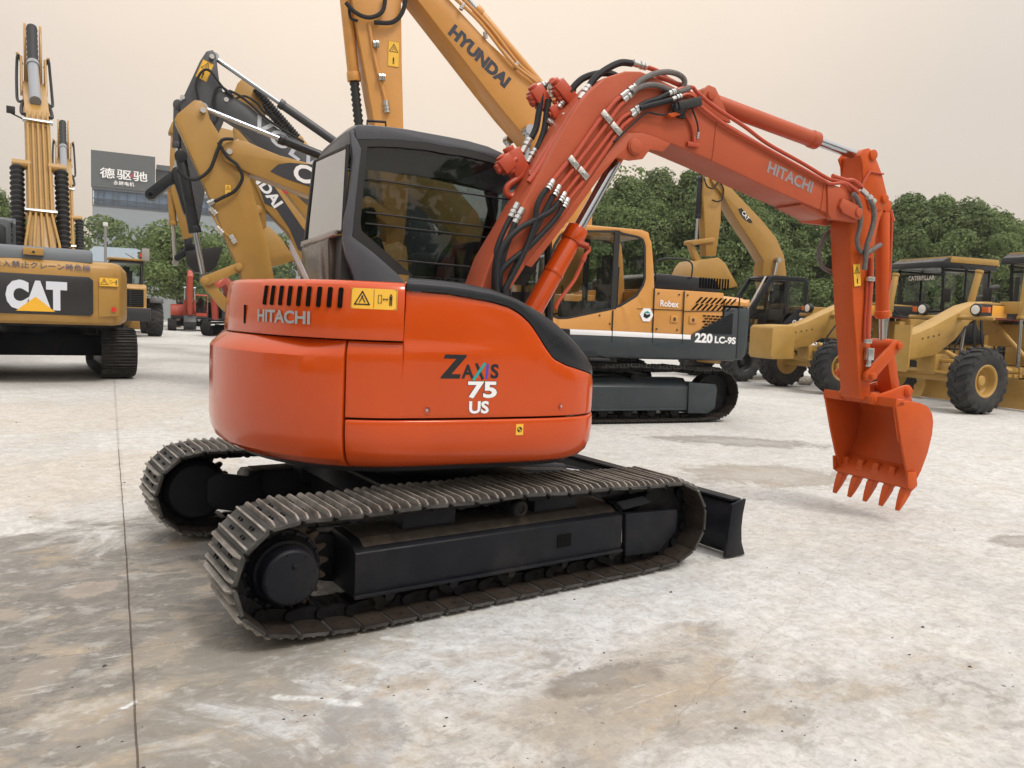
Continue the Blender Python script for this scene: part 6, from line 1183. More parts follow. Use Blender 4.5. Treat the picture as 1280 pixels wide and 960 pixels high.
# ---------------- yellow excavator with dark lower boom stripe, and its raised bucket
DFo = [8.001,16.471]
dx = excavator('excavator', 'dull yellow excavator with white letters on its dark boom stripe and a raised yellow bucket', (169, DFo), HYY, HYY, HYY, FRAMEBLK, group='excavators parked side by side in the row behind')
db = arm_piece(dx, 'boom', [(-0.3, 2.0), (-0.2, 2.6)]+[(1.366,2.846),(2.105,3.465),(2.903,3.883),(3.642,4.74),(4.024,5.229),(4.237,5.75),(4.487,6.218),(4.69,6.398),(4.847,6.212),(4.762,5.81),(4.431,5.099),(3.987,4.131),(3.368,3.54),(3.144,2.947),(3.047,2.406)]+[(1.3, 2.3)], 0.0, 0.5, CATY)
m = MB(); m.prism([(4.312,5.28),(4.064,5.14),(3.597,4.509),(3.031,3.741),(2.854,3.537),(2.887,3.009),(3.126,3.123),(3.371,3.669),(3.717,4.155),(4.031,4.296),(4.224,4.827)], 0.248, 0.256); m.build('boom_stripe', flat('decal_charcoal', (0.035, 0.037, 0.045), 0.4), db)
l0 = [(4.31,5.112),(3.677,4.287)]; X_ = Vector((l0[1][0]-l0[0][0], 0, l0[1][1]-l0[0][1])).normalized(); Y_ = Vector((-X_.z, 0, X_.x)); Y_ = -Y_ if Y_.z < 0 else Y_
e_ = Vector((l0[1][0], 0.259, l0[1][1])); m = MB(); text_on(m, 'HYUNDAI', e_-X_*0.95, X_, Y_, 0.30, width=1.95, off=0.035); m.build('lettering', DECWHT, db)
ds = arm_piece(dx, 'arm', [(4.91,6.919),(4.756,7.353),(4.618,7.518),(4.457,7.481),(4.249,7.14),(4.039,6.713),(4.005,5.878),(4.01,4.819),(3.972,3.669),(4.116,3.614),(4.289,4.111),(4.445,5.089),(4.637,5.84),(4.844,6.394)], 0.0, 0.38, CATY)
for s in (-0.30, 0.30):
    q0, q2 = [(4.357,7.297),(3.167,6.191)]; ram(dx, 'arm_cylinder', (q2[0]-0.8, q2[1]-0.9), q0, 0.42, 0.09, CATY, bc=s, boot=0.11)
hosel(dx, [(4.856,0.3,6.883),(4.599,0.3,7.024),(4.295,0.3,6.903),(4.089,0.3,6.684),(3.778,0.3,6.518)], 0.03)
g_ = [(4.211,4.113),(4.737,3.812),(4.122,3.695),(4.403,3.181)]; m = MB()
for b in (-0.25, 0.19): bar(m, g_[0], g_[1], 0.12, 0.10, b, b+0.06)
m.build('tipping_link', CATY, dx, 0.01); m = MB(); bar(m, g_[1], g_[3], 0.10, 0.10, -0.12, 0.12); m.build('bucket_link', CATY, dx, 0.01)
m = MB(); bk3 = [(4.193,3.532),(3.95,3.658),(3.615,3.367),(3.4,3.041),(3.209,2.969),(3.207,2.84),(3.478,2.714),(3.953,2.555),(4.159,2.584),(4.345,2.762),(4.389,3.012),(4.311,3.27)]; m.prism(bk3, -0.6, -0.57); m.prism(bk3, 0.57, 0.6); m.prism(bk3[:1]+bk3[6:]+[(p[0]+0.02, p[1]+0.04) for p in bk3[:5:-1]], -0.58, 0.58); m.prism(bk3[:6]+[(p[0]-0.02, p[1]-0.05) for p in bk3[5::-1]], -0.58, 0.58); m.build('bucket', CATY, dx, 0.01)
# ---------------- furthest of the row
EFo = [8.688,20.005]
ex = excavator('excavator', 'furthest ochre excavator of the left row, thin yellow arm ending in a black bucket', (169, EFo), CATY, CATY, BLKGLOSS, FRAMEBLK, group='excavators parked side by side in the row behind')
eb = arm_piece(ex, 'boom', [(-0.9, 2.0), (-0.7, 3.2)]+[(0.96,5.105),(2.012,6.138),(3.012,6.517),(4.446,6.822),(5.811,6.995),(6.36,6.874),(6.468,6.558),(5.807,6.479),(4.438,6.221),(3.236,5.379),(2.377,4.336),(1.699,3.497)]+[(0.6, 2.0)], 0.0, 0.5, CATY)
m = MB(); m.prism([(3.774,5.861),(3.365,5.809),(2.699,5.485),(3.181,4.987),(3.477,5.304)], 0.246, 0.256); m.mi = 1; m.prism([(3.306,5.173),(2.891,5.24),(2.987,5.106),(3.255,5.079)], 0.257, 0.262); m.mi = 2; text_on(m, 'CAT', (3.188, 0.262, 5.433), (-1, 0, 0), (0.2, 0, 1), 0.30, width=0.75, off=0.03); m.build('boom_decal', [flat('decal_charcoal', (0.035, 0.037, 0.045), 0.4), flat('decal_red', (0.45, 0.03, 0.03), 0.4), DECWHT], eb)
es = arm_piece(ex, 'arm', [(6.382,6.748),(6.207,6.724),(5.939,6.336),(5.841,5.115),(5.763,3.54),(6.032,3.423),(6.373,4.823),(6.421,5.76)], 0.0, 0.38, CATY)
q0, q2 = [(6.331,4.972),(6.252,2.742)]; ram(ex, 'bucket_cylinder', (q0[0]+0.05, q0[1]), (q2[0], q2[1]), 0.50, 0.11, CATY, rodmat=STEEL)
g_ = [(5.875,3.483),(5.827,3.004),(6.185,2.882),(5.783,3.249)]; m = MB(); m.prism([(6.01,3.449),(5.785,3.514),(5.736,3.01),(5.962,2.946)], -0.2, 0.2); bar(m, g_[2], g_[3], 0.1, 0.1, -0.2, 0.2); m.build('tipping_link', BLKGLOSS, ex, 0.01)
m = MB(); bk3 = [(5.967,3.061),(5.657,3.131),(4.914,3.282),(5.113,2.642),(5.293,2.486),(5.696,2.461),(5.92,2.685)]; m.prism(bk3, -0.7, -0.66); m.prism(bk3, 0.66, 0.7); m.prism([bk3[0]]+bk3[:2:-1]+[bk3[3]]+[(p[0], p[1]+0.05) for p in bk3[4:]]+[(bk3[0][0], bk3[0][1]-0.02)], -0.68, 0.68); m.prism(bk3[3:], 0.2, 0.6); m.build('bucket', paint('bucket_black', (0.014, 0.014, 0.015), 0.5), ex, 0.01)
# ---------------- excavator seen from behind at the far left, and its twin beyond
def rear_excavator(label, h, o, full=True):
    r = thing('excavator', label, 'excavator', (o[0], o[1], 0), h, 'ochre excavators seen from behind with raised arms')
    undercarriage(r, g=1.15, w=0.62, L=2.05, H=1.02, detail=1)
    m = MB(); m.prism([(-2.6, 1.02), (1.5, 1.02), (1.5, 1.20), (-2.6, 1.20)], -1.15, 1.35); m.lathe((0, 0.1, 0.78), (0, 0, 1), [(0, 0.7), (0.28, 0.7)], 30); m.build('deck_frame', FRAMEBLK, r, 0.02)
    # counterweight: rounded block
    bc, hb = 0.125, 1.325; m = MB(); rings = []
    for k in range(21):
        t = -1+2*k/20; b = bc+hb*t; e = max(0, (abs(t)-0.80)/0.20); x = -3.05+0.35*e**2.2+0.10*t*t; dz = 0.13*e**2.5
        rings.append([(-2.3, b, 1.07+dz*0.6), (x+0.12, b, 1.07+dz*0.6), (x+0.03, b, 1.12+dz*0.6), (x+0.005, b, 1.22+dz*0.5), (x+0.0, b, 1.24+dz*0.3), (x+0.005, b, 1.95-dz*0.2), (x+0.03, b, 2.08-dz), (x+0.10, b, 2.16-dz), (x+0.22, b, 2.19-dz), (-2.3, b, 2.20-dz)])
    m.loft(rings); cw = m.build('counterweight', CATY, r, 0.012, smooth=50)
    X0 = -3.052
    pz = [(0.86, 1.28), (0.86, 1.85), (0.80, 1.91), (-0.555, 1.91), (-0.615, 1.85), (-0.615, 1.28), (-0.56, 1.235), (0.80, 1.235)]
    m = MB(); m.prism([(b+0.0, z_) for b, z_ in pz], X0-0.002, X0+0.06, 'a'); o1 = m.build('logo_panel', flat('panel_black', (0.02, 0.02, 0.022), 0.35), cw, 0.004)
    m = MB(); text_on(m, 'CAT', (X0-0.006, 0.228, 1.555), (0, -1, 0), (0, 0, 1), 0.50, width=0.891, off=0.075); m.build('lettering', flat('decal_pale_white', (0.62, 0.65, 0.72), 0.35), cw)
    m = MB(); m.prism([(0.53, 1.285), (0.245, 1.53), (-0.04, 1.285)], X0-0.012, X0-0.007, 'a'); m.build('logo_triangle', flat('decal_gold', (0.78, 0.42, 0.03), 0.4), cw)
    m = MB(); text_on(m, '立入禁止クレーン時危険', (-3.028, 0.13, 2.06), (0, -1, 0), (0.28, 0, 1), 0.115, width=1.42, off=0.008, space=1.05); m.build('notice_lettering', flat('decal_navy', (0.03, 0.035, 0.09), 0.4), cw)
    f5 = planefn((-3.025, -0.86, 1.84), (0, -1, 0), (0.02, 0, 1), 0.03); warning_decal('warning_sticker', cw, lambda x, y, l=0.0: f5(x, y, l), 0.30, 0.155)
    m = MB(); disc2d(m, 0, 0, 0.042, lambda x, y: (-3.055, -0.94-x, 1.36+y), 20); m.build('reflector', flat('reflector_red', (0.6, 0.03, 0.02), 0.3), cw)
    m = MB(); m.prism([(-0.70, 1.22), (-1.02, 1.25), (-1.03, 1.82), (-0.70, 1.84)], -3.026, -3.02, 'a'); m.build('access_cover', CATY, cw, 0.004)
    # bonnet, rails, camera
    m = MB(); m.prism([(-2.95, 2.15), (-2.9, 2.34), (-2.75, 2.39), (-0.9, 2.42), (-0.8, 2.15)], -0.62, 1.2); m.build('engine_cowl', flat('bonnet_grey', (0.10, 0.115, 0.13), 0.5), r, 0.03)
    m = MB(); m.box((-2.98, 0.27, 2.29), (0.10, 0.30, 0.12)); m.mi = 1; m.cyl((-3.04, 0.27, 2.28), (-3.02, 0.27, 2.28), 0.03, n=12); m.build('rear_camera', [CATY, BLACK], r, 0.008)
    m = MB(); m.prism([(-2.4, 1.21), (-0.5, 1.21), (-0.5, 2.14), (-2.4, 2.14)], -1.14, 1.34); m.prism([(-0.5, 1.21), (1.3, 1.21), (1.3, 1.9), (-0.5, 2.1)], -1.14, -0.4); m.build('engine_house', CATY, r, 0.02)
    make_cab(r, [(-0.50, 1.21), (1.20, 1.21), (1.42, 1.45), (1.38, 1.85), (1.15, 2.95), (1.05, 3.02), (-0.38, 3.02), (-0.50, 2.95)], [(-0.40, 1.9), (0.5, 1.4), (1.12, 1.4), (1.28, 1.6), (1.05, 2.88), (-0.38, 2.90)], 0.50, 1.40, flat('cab_slate', (0.05, 0.06, 0.07), 0.4), posts=(0.3,))
    m = MB(); m.prism([(0.58, 2.05), (0.58, 2.9), (0.66, 2.98), (1.24, 2.98), (1.32, 2.9), (1.32, 2.05)], -0.53, -0.505, 'a'); m.mi = 1; m.prism([(0.66, 2.2), (0.66, 2.82), (0.72, 2.88), (1.18, 2.88), (1.24, 2.82), (1.24, 2.2)], -0.545, -0.528, 'a'); m.build('cab_rear_wall', [flat('cab_slate', (0.05, 0.06, 0.07), 0.4), BLKGLOSS], r, 0.004)
    # boom with its pipes, arm, rams
    bw = 0.50; c = 0.03
    bP_ = [(0.2, 1.9), (0.35, 2.4), (1.5, 3.75), (2.6, 5.1), (3.2, 5.75), (4.2, 6.35), (6.0, 7.1), (6.25, 7.05), (6.3, 6.8), (4.4, 5.85), (3.6, 5.35), (2.9, 4.55), (1.9, 3.1), (1.0, 1.9)]
    bm = arm_piece(r, 'boom', bP_, c, bw, CATY)
    for i in range(5):
        y = c-0.20+0.10*i; s_ = (i-2)*0.05
        m = MB(); m.tube([Vector((0.10, y+s_*1.2, 2.30)), Vector((0.42, y+s_, 2.62)), Vector((1.0, y, 3.25)), Vector((2.52, y, 5.12)), Vector((3.15, y, 5.80))], 0.028, 8); m.build('boom_pipe', CATY, bm)
    for a, z_ in ((1.05, 3.33), (2.85, 5.53)):
        m = MB(); m.box((a, c, z_), (0.06, 0.60, 0.09), rot_to((0.64, 0, 0.77)) ); m.build('pipe_clamp', STEEL, bm, 0.005)
    for s in (-1, 1):
        y = c+s*0.42; p = Vector((0.9, y, 2.05)); q = Vector((2.0, y, 4.35)); pts = []; rr = []
        for i in range(41): pts.append(p.lerp(q, i/40)); rr.append(0.145 if i % 2 else 0.105)
        m = MB(); m.tube(pts, 0.1, 16, rr); o2 = m.build('boom_cylinder_bellows', BLACK, r, smooth=60)
        m = MB(); m.cyl((2.02, y+s*0.10, 4.40), (2.02, y-s*0.25, 4.40), 0.11, n=16); m.build('cylinder_pin', CATY, o2)
        
        if s > 0: m = MB(); m.box((3.1, c+0.52, 5.75), (0.12, 0.17, 0.15)); m.tube([(3.1, c+0.20, 5.55), (3.1, c+0.52, 5.68)], 0.02, 6); m.build('boom_lamp', BLACK, bm, 0.02)
        hosel(bm, [(4.0, c+s*0.30, 6.15), (4.6, c+s*0.37, 6.3), (5.2, c+s*0.38, 6.7), (5.9, c+s*0.37, 7.35), (6.1, c+s*0.34, 7.75), (6.2, c+s*0.25, 7.55)], 0.035)
        hosel(bm, [(3.1, c+s*0.22, 5.70), (3.3, c+s*0.30, 5.75), (3.8, c+s*0.30, 6.0), (4.1, c+s*0.26, 6.2)], 0.04)
        m = MB(); m.prism([(5.5, 6.7), (6.1, 7.75), (6.3, 7.80), (6.4, 7.1), (6.2, 6.75)], c+s*0.27-0.03, c+s*0.27+0.03); m.tube([(6.2, c+s*0.27, 7.7), (6.3, c+s*0.36, 7.85)], 0.04, 6); m.build('boom_tip_plate', CATY, bm, 0.01)
    m = MB(); m.tube([(3.7, c+0.02, 6.15), (5.6, c+0.02, 7.45)], 0.125, 24); m.cyl((5.5, c+0.02, 7.38), (5.66, c+0.02, 7.49), 0.150, n=24); ac = m.build('arm_cylinder', flat('cylinder_grey', (0.20, 0.215, 0.24), 0.3), r)
    m = MB(); p = Vector((5.66, c+0.02, 7.49)); q = Vector((6.4, c+0.02, 8.6)); m.tube([p.lerp(q, i/14) for i in range(15)], 0.1, 14, [0.135 if i % 2 else 0.12 for i in range(15)]); m.build('rod_bellows', BLACK, ac)
    for s in (-1, 1): m = MB(); m.prism([(6.1, 7.0), (6.35, 8.45), (6.55, 8.72), (6.75, 8.55), (6.9, 7.0)], c+s*0.175-0.03, c+s*0.175+0.03); m.build('arm_head_plate', CATY, r, 0.01)
    arm_piece(r, 'arm', [(6.15, 6.7), (6.35, 7.7), (6.8, 7.9), (7.0, 6.9), (6.9, 5.0), (6.8, 3.3), (6.5, 3.3), (6.35, 5.0)], c, 0.33, CATY)
    bucket_generic(r, (6.65, 3.35), (7.05, 3.2), 1.2, c, CATY, 1.0)
    m = MB(); bar(m, (6.7, 3.7), (7.15, 3.75), 0.07, 0.07, c-0.22, c+0.22); bar(m, (7.15, 3.75), (7.05, 3.2), 0.07, 0.07, c-0.08, c+0.08); m.build('tipping_link', CATY, r, 0.01); ram(r, 'bucket_cylinder', (7.1, 6.6), (7.15, 3.75), 0.55, 0.08, CATY, bc=c)
    return r
def copy_tree(o, parent=None):
    c = o.copy(); COL.objects.link(c)
    if parent: c.parent = parent
    for ch in list(o.children): copy_tree(ch, c)
    return c
kx = rear_excavator('ochre excavator at the left edge seen from behind, black logo panel on its counterweight', 88.56, [-1.283,14.025])
k2 = copy_tree(kx); k2.location = (*[0.113,26.277], 0); k2.rotation_euler = (0, 0, radians(86.54)); k2['label'] = 'rear-facing ochre excavator mostly hidden by the left-edge one, its smaller raised arm showing'

# ---------------- excavator with black cab beyond the graders, arm folded left
def wheel(root, c, r, w, n=22, rim=GRADY, name='wheel', lug=0.045, side=1, rimr=0.5):
    """ribbed tyre and dished rim; axle along b, dish open towards +b*side"""
    c = Vector(c); t = MB(); prof = []
    rr_ = r*rimr
    P_ = [(-w*0.42, rr_), (-w*0.50, rr_+0.07), (-w*0.52, r*0.82), (-w*0.46, r*0.93), (-w*0.30, r*0.965), (0, r*0.975), (w*0.30, r*0.965), (w*0.46, r*0.93), (w*0.52, r*0.82), (w*0.50, rr_+0.07), (w*0.42, rr_)]
    t.lathe(c, (0, 1, 0), [(a, q) for a, q in P_+P_[:1]], 40, cap=False)
    for k in range(n):
        for s in (-1, 1):
            a0 = 2*pi*(k+(0.5 if s > 0 else 0))/n
            def W(da, rad, y): return (c.x+rad*cos(a0+da), c.y+y, c.z+rad*sin(a0+da))
            sk = 0.16; hw = 0.5*pi/n*1.05
            sec = []
            for y, rad, da in ((s*w*0.03, r*0.965, -sk*s*0), (s*w*0.30, r*0.955, sk*0.6), (s*w*0.47, r*0.92, sk), (s*w*0.535, r*0.83, sk*1.05)):
                sec.append([W(da-hw, rad, y), W(da+hw, rad, y), W(da+hw*0.75, rad+lug*(0.9 if abs(y) < w*0.5 else 0.25), y), W(da-hw*0.75, rad+lug*(0.9 if abs(y) < w*0.5 else 0.25), y)])
            t.loft(sec)
    o = t.build(name, RUBBER, root, smooth=40)
    m = MB(); d = w*0.42*side
    m.lathe(c, (0, side, 0), [(-w*0.42, rr_*0.80), (-w*0.42, rr_+0.005), (w*0.42, rr_+0.01), (w*0.44, rr_-0.01), (w*0.40, rr_*0.86), (w*0.10, rr_*0.80), (w*0.05, rr_*0.74), (w*0.02, rr_*0.36), (w*0.20, rr_*0.33), (w*0.24, rr_*0.26), (w*0.24, 0)], 36)
    for k in range(10): m.cyl(c+Vector((rr_*0.52*cos(k*pi/5), side*w*0.02, rr_*0.52*sin(k*pi/5))), c+Vector((rr_*0.52*cos(k*pi/5), side*w*0.09, rr_*0.52*sin(k*pi/5))), 0.014, n=6)
    m.build('rim', rim, o, 0.003)
    return o
mo = [17.081,10.67]
mx = thing('excavator', 'ochre wheeled excavator with a glossy black cab behind the left grader, its bucket folded in', 'excavator', (mo[0], mo[1], 0), 169, None)
for a in (-1.6, 1.6):
    for s in (-1, 1): wheel(mx, (a, s*1.0, 0.55), 0.55, 0.45, 18, DGREY, side=s)
m = MB(); m.box((0, 0, 0.85), (4.0, 1.0, 0.35)); m.lathe((0, 0, 0.95), (0, 0, 1), [(0, 0.6), (0.25, 0.6)], 30); m.box((1.6, 0, 0.55), (0.3, 1.7, 0.25)); m.box((-1.6, 0, 0.55), (0.3, 1.7, 0.25)); m.build('chassis', CATY, mx, 0.02)
m = MB(); m.box((-0.4, 0, 1.24), (3.6, 2.5, 0.12)); m.build('deck_frame', FRAMEBLK, mx, 0.02); cw_shape(mx, -2.5, -1.9, 1.2, 2.2, 1.25, CATY)
m = MB(); m.prism([(-1.9, 1.30), (-0.5, 1.30), (-0.5, 2.2), (-1.9, 2.2)], -1.24, 1.24); m.build('engine_house', CATY, mx, 0.02)
make_cab(mx, [(-0.48, 1.32), (1.45, 1.32), (1.72, 1.6), (1.70, 1.85), (0.95, 2.95), (0.8, 3.02), (-0.40, 3.02), (-0.48, 2.95)], [(-0.38, 2.15), (0.30, 1.95), (0.5, 1.5), (1.4, 1.5), (1.60, 1.75), (0.85, 2.90), (-0.36, 2.90)], 0.30, 1.22, BLKGLOSS, posts=(0.25,), seat=True)
m = MB(); F_ = lambda x, y: (-0.05-x, 1.226, 1.72+y)
disc2d(m, 0.0, 0.0, 0.075, F_, 20); disc2d(m, 0.25, 0.05, 0.09, F_, 20); m.mi = 1; disc2d(m, 0.25, 0.05, 0.055, lambda x, y: (-0.05-x, 1.229, 1.72+y), 16); disc2d(m, 0, 0, 0.045, lambda x, y: (-0.05-x, 1.229, 1.72+y), 16); m.build('round_sticker', [DECWHT, flat('decal_violet', (0.10, 0.06, 0.30), 0.4)], mx)
mb_ = arm_piece(mx, 'boom', [(2.236,5.701),(1.744,5.507),(1.26,5.172),(0.578,4.71),(-0.065,4.206),(-0.417,3.691),(-0.564,3.107),(-0.687,2.469),(0.074,2.431),(0.344,3.099),(0.319,3.476),(0.713,3.913),(1.443,4.633),(1.977,5.259),(2.274,5.474),(2.428,5.68)], 0.0, 0.42, CATY)
arm_piece(mx, 'arm', [(2.611,5.689),(2.252,5.684),(1.977,5.4),(1.932,4.504),(2.021,3.523),(2.355,3.5),(2.413,3.879),(2.481,4.389),(2.6,5.203)], 0.0, 0.30, CATY)
m = MB(); m.prism([(1.397,4.907),(1.285,4.941),(1.069,4.778),(0.847,4.569),(0.932,4.539),(1.172,4.632),(1.328,4.778)], 0.205, 0.216); m.build('boom_decal', INK, mb_); m = MB(); lc_ = (1.123,4.739); text_on(m, 'CAT', (lc_[0], 0.219, lc_[1]), (-0.72, 0, -0.69), (-0.69, 0, 0.72), 0.13, width=0.30, off=0.02); m.build('lettering', DECWHT, mb_)
q0, q2 = [(2.632,5.642),(2.633,3.872)]; ram(mx, 'bucket_cylinder', q0, q2, 0.62, 0.075, BLKGLOSS)
q0, q2 = [(-0.097,3.546),(0.172,1.883)]; 
for s in (-0.3, 0.3): ram(mx, 'boom_cylinder', (q2[0]+0.1, 1.3), q0, 0.45, 0.085, CATY, bc=s)
g_ = [(2.851,3.845),(2.197,3.963),(2.565,3.35),(2.073,3.474)]; m = MB()
for b in (-0.20, 0.15): bar(m, g_[0], g_[1], 0.07, 0.07, b, b+0.05)
bar(m, g_[0], g_[2], 0.07, 0.09, -0.08, 0.08); m.build('tipping_link', CATY, mx, 0.008)
m = MB(); bk3 = [(3.077,2.881),(2.963,3.154),(2.814,3.319),(2.193,3.45),(1.928,3.288),(1.676,2.965),(1.455,2.705),(1.704,2.623),(2.588,2.53),(3.029,2.596)]; m.prism(bk3, -0.5, -0.47); m.prism(bk3, 0.47, 0.5); m.prism(bk3[:7]+[(p[0], p[1]-0.05) for p in bk3[6::-1]], -0.48, 0.48); m.build('bucket', CATY, mx, 0.01)
for P in ([(2.683,0.25,5.645),(2.555,0.25,5.416),(2.334,0.25,5.395),(2.185,0.25,5.61)], [(2.185,0.25,5.61),(2.003,0.25,5.429),(2.007,0.25,5.138),(2.166,0.25,5.034),(2.362,0.25,5.059)]): hosel(mb_, P, 0.022)
for s in (0.9, 1.1): 
    m = MB(); m.tube([(1.62, s*1.0, 1.9), (1.0, s*1.0, 2.98)], 0.03, 6); m.build('handrail', STEEL, mx) if s > 1 else None

# ---------------- two orange excavators far off, facing the camera
def far_excavator(label, h, o, s=0.82, fold=True, arm=0):
    r = excavator('excavator', label, (h, o), REDOR, REDOR, REDOR, FRAMEBLK, detail=0, group='red-orange excavators far off by the trees')
    if arm == 0:
        arm_piece(r, 'boom', [(0.3, 1.6), (0.2, 2.1), (1.0, 3.6), (1.6, 4.35), (2.4, 4.5), (2.5, 4.2), (2.1, 3.9), (1.7, 3.4), (1.1, 2.0), (0.8, 1.5)], 0.0, 0.45, REDOR)
        arm_piece(r, 'arm', [(2.1, 4.6), (2.5, 4.75), (2.85, 4.3), (2.7, 3.0), (2.5, 1.2), (2.3, 1.2), (2.2, 3.0), (2.05, 4.1)], 0.0, 0.34, REDOR)
        bucket_generic(r, (2.4, 1.2), (2.75, 1.15), 0.9, 0.0, DGREY, 0.75)
    else:
        arm_piece(r, 'boom', [(0.3, 1.6), (0.3, 2.1), (1.4, 3.6), (2.4, 3.9), (3.9, 3.3), (3.9, 3.0), (2.5, 3.4), (1.7, 2.9), (0.9, 1.6)], 0.0, 0.45, REDOR)
        arm_piece(r, 'arm', [(3.5, 3.7), (3.9, 3.7), (4.1, 3.3), (3.7, 1.2), (3.45, 1.1), (3.5, 2.6)], 0.0, 0.34, REDOR)
        bucket_generic(r, (3.55, 1.2), (3.2, 1.25), 0.9, 0.0, DGREY, 0.7)
    for b in (-0.36, 0.36): ram(r, 'boom_cylinder', (1.2, 1.3), (1.75, 3.4), 0.55, 0.09, REDOR, bc=b)
    r.scale = (s, s, s); return r
far_excavator('far-off red-orange excavator with its upright boom towards the camera, nearer the wheel loader', 260.11, [7.08,41.139], 0.68)
far_excavator('far-off red-orange excavator whose cab shows just left of the bright orange engine hood', 234.33, [7.914,34.51], 0.72, arm=1)

# ---------------- wheel loader far left, rear towards the camera
wo = [2.835,32.533]; wr = thing('wheel_loader', 'yellow wheel loader with its black grilled rear and ribbed tyre towards the camera', 'wheel loader', (wo[0], wo[1], 0), 86.01)
for a in (0.0, 3.1):
    for s in (-1, 1): wheel(wr, (a, s*1.05, 0.76), 0.76, 0.55, 20, CATY, side=s, name='wheel')
m = MB(); m.prism([(-1.5, 0.7), (-1.55, 1.2), (-1.2, 1.25), (-1.2, 2.05), (-0.9, 2.2), (0.8, 2.2), (0.8, 0.7)], -0.62, 0.62); m.build('engine_house', CATY, wr, 0.03)
m = MB(); m.box((-1.52, 0, 0.95), (0.30, 1.5, 0.55)); m.build('rear_ballast', DGREY, wr, 0.05)
m = MB(); m.box((-1.22, -0.0, 1.62), (0.05, 1.0, 0.72)); m.mi = 1
for k in range(9): m.box((-1.26, 0, 1.32+k*0.075), (0.02, 0.94, 0.03))
m.box((-1.265, 0, 1.62), (0.02, 0.03, 0.72)); m.build('rear_grille', [VOIDBLK, DGREY], wr)
for s in (-1, 1): m = MB(); m.prism([(-0.8, 1.45), (-0.7, 1.66), (0.7, 1.66), (0.8, 1.40), (0.76, 1.40), (0.66, 1.61), (-0.66, 1.61), (-0.76, 1.44)], s*0.78, s*1.32); m.build('mudguard', DGREY, wr, 0.01)
make_cab(wr, [(0.75, 1.5), (2.1, 1.5), (2.2, 2.2), (1.95, 3.2), (0.75, 3.25), (0.65, 3.15)], [(0.82, 2.0), (1.5, 1.75), (2.05, 1.75), (2.1, 2.2), (1.9, 3.05), (0.78, 3.08)], -0.66, 0.66, DGREY, posts=())
m = MB(); m.box((1.35, 0, 3.29), (1.6, 1.45, 0.10)); m.build('cab_roof', CATY, wr, 0.03)
m = MB(); m.box((0.62, 0, 2.6), (0.03, 1.1, 0.9)); m.build('rear_window', GLBG, wr, 0.0)
m = MB(); m.tube([(1.4, -0.60, 3.2), (0.6, -0.72, 3.15), (0.2, -0.72, 3.2)], 0.025, 6); m.box((0.2, -0.70, 3.52), (0.06, 0.30, 0.52)); m.build('mirror', flat('mirror_back', (0.28, 0.27, 0.26), 0.5), wr, 0.03)
m = MB(); m.cyl((0.9, -0.62, 3.34), (0.9, -0.62, 3.60), 0.10, n=16); m.mi = 1; m.box((0.9, -0.62, 3.40), (0.22, 0.22, 0.06)); m.build('beacon', [flat('beacon_red', (0.6, 0.05, 0.03), 0.3), DGREY], wr)
m = MB(); m.prism([(2.9, 0.9), (3.2, 1.7), (4.4, 0.9), (4.9, 0.35), (4.7, 0.3), (3.2, 0.8)], -0.45, 0.45); m.build('lift_arm', CATY, wr, 0.03)
m = MB(); m.loft([[(a, b, z_) for a, z_ in ((4.9, 0.9), (4.75, 0.5), (4.8, 0.12), (5.8, 0.08), (5.8, 0.12), (4.86, 0.18), (4.82, 0.5), (4.96, 0.88))] for b in (-1.35, 1.35)]); m.build('bucket', CATY, wr, 0.01)
m = MB(); m.cyl((-0.6, -0.5, 2.2), (-0.6, -0.5, 2.75), 0.05, n=10); m.build('exhaust_pipe', DGREY, wr)

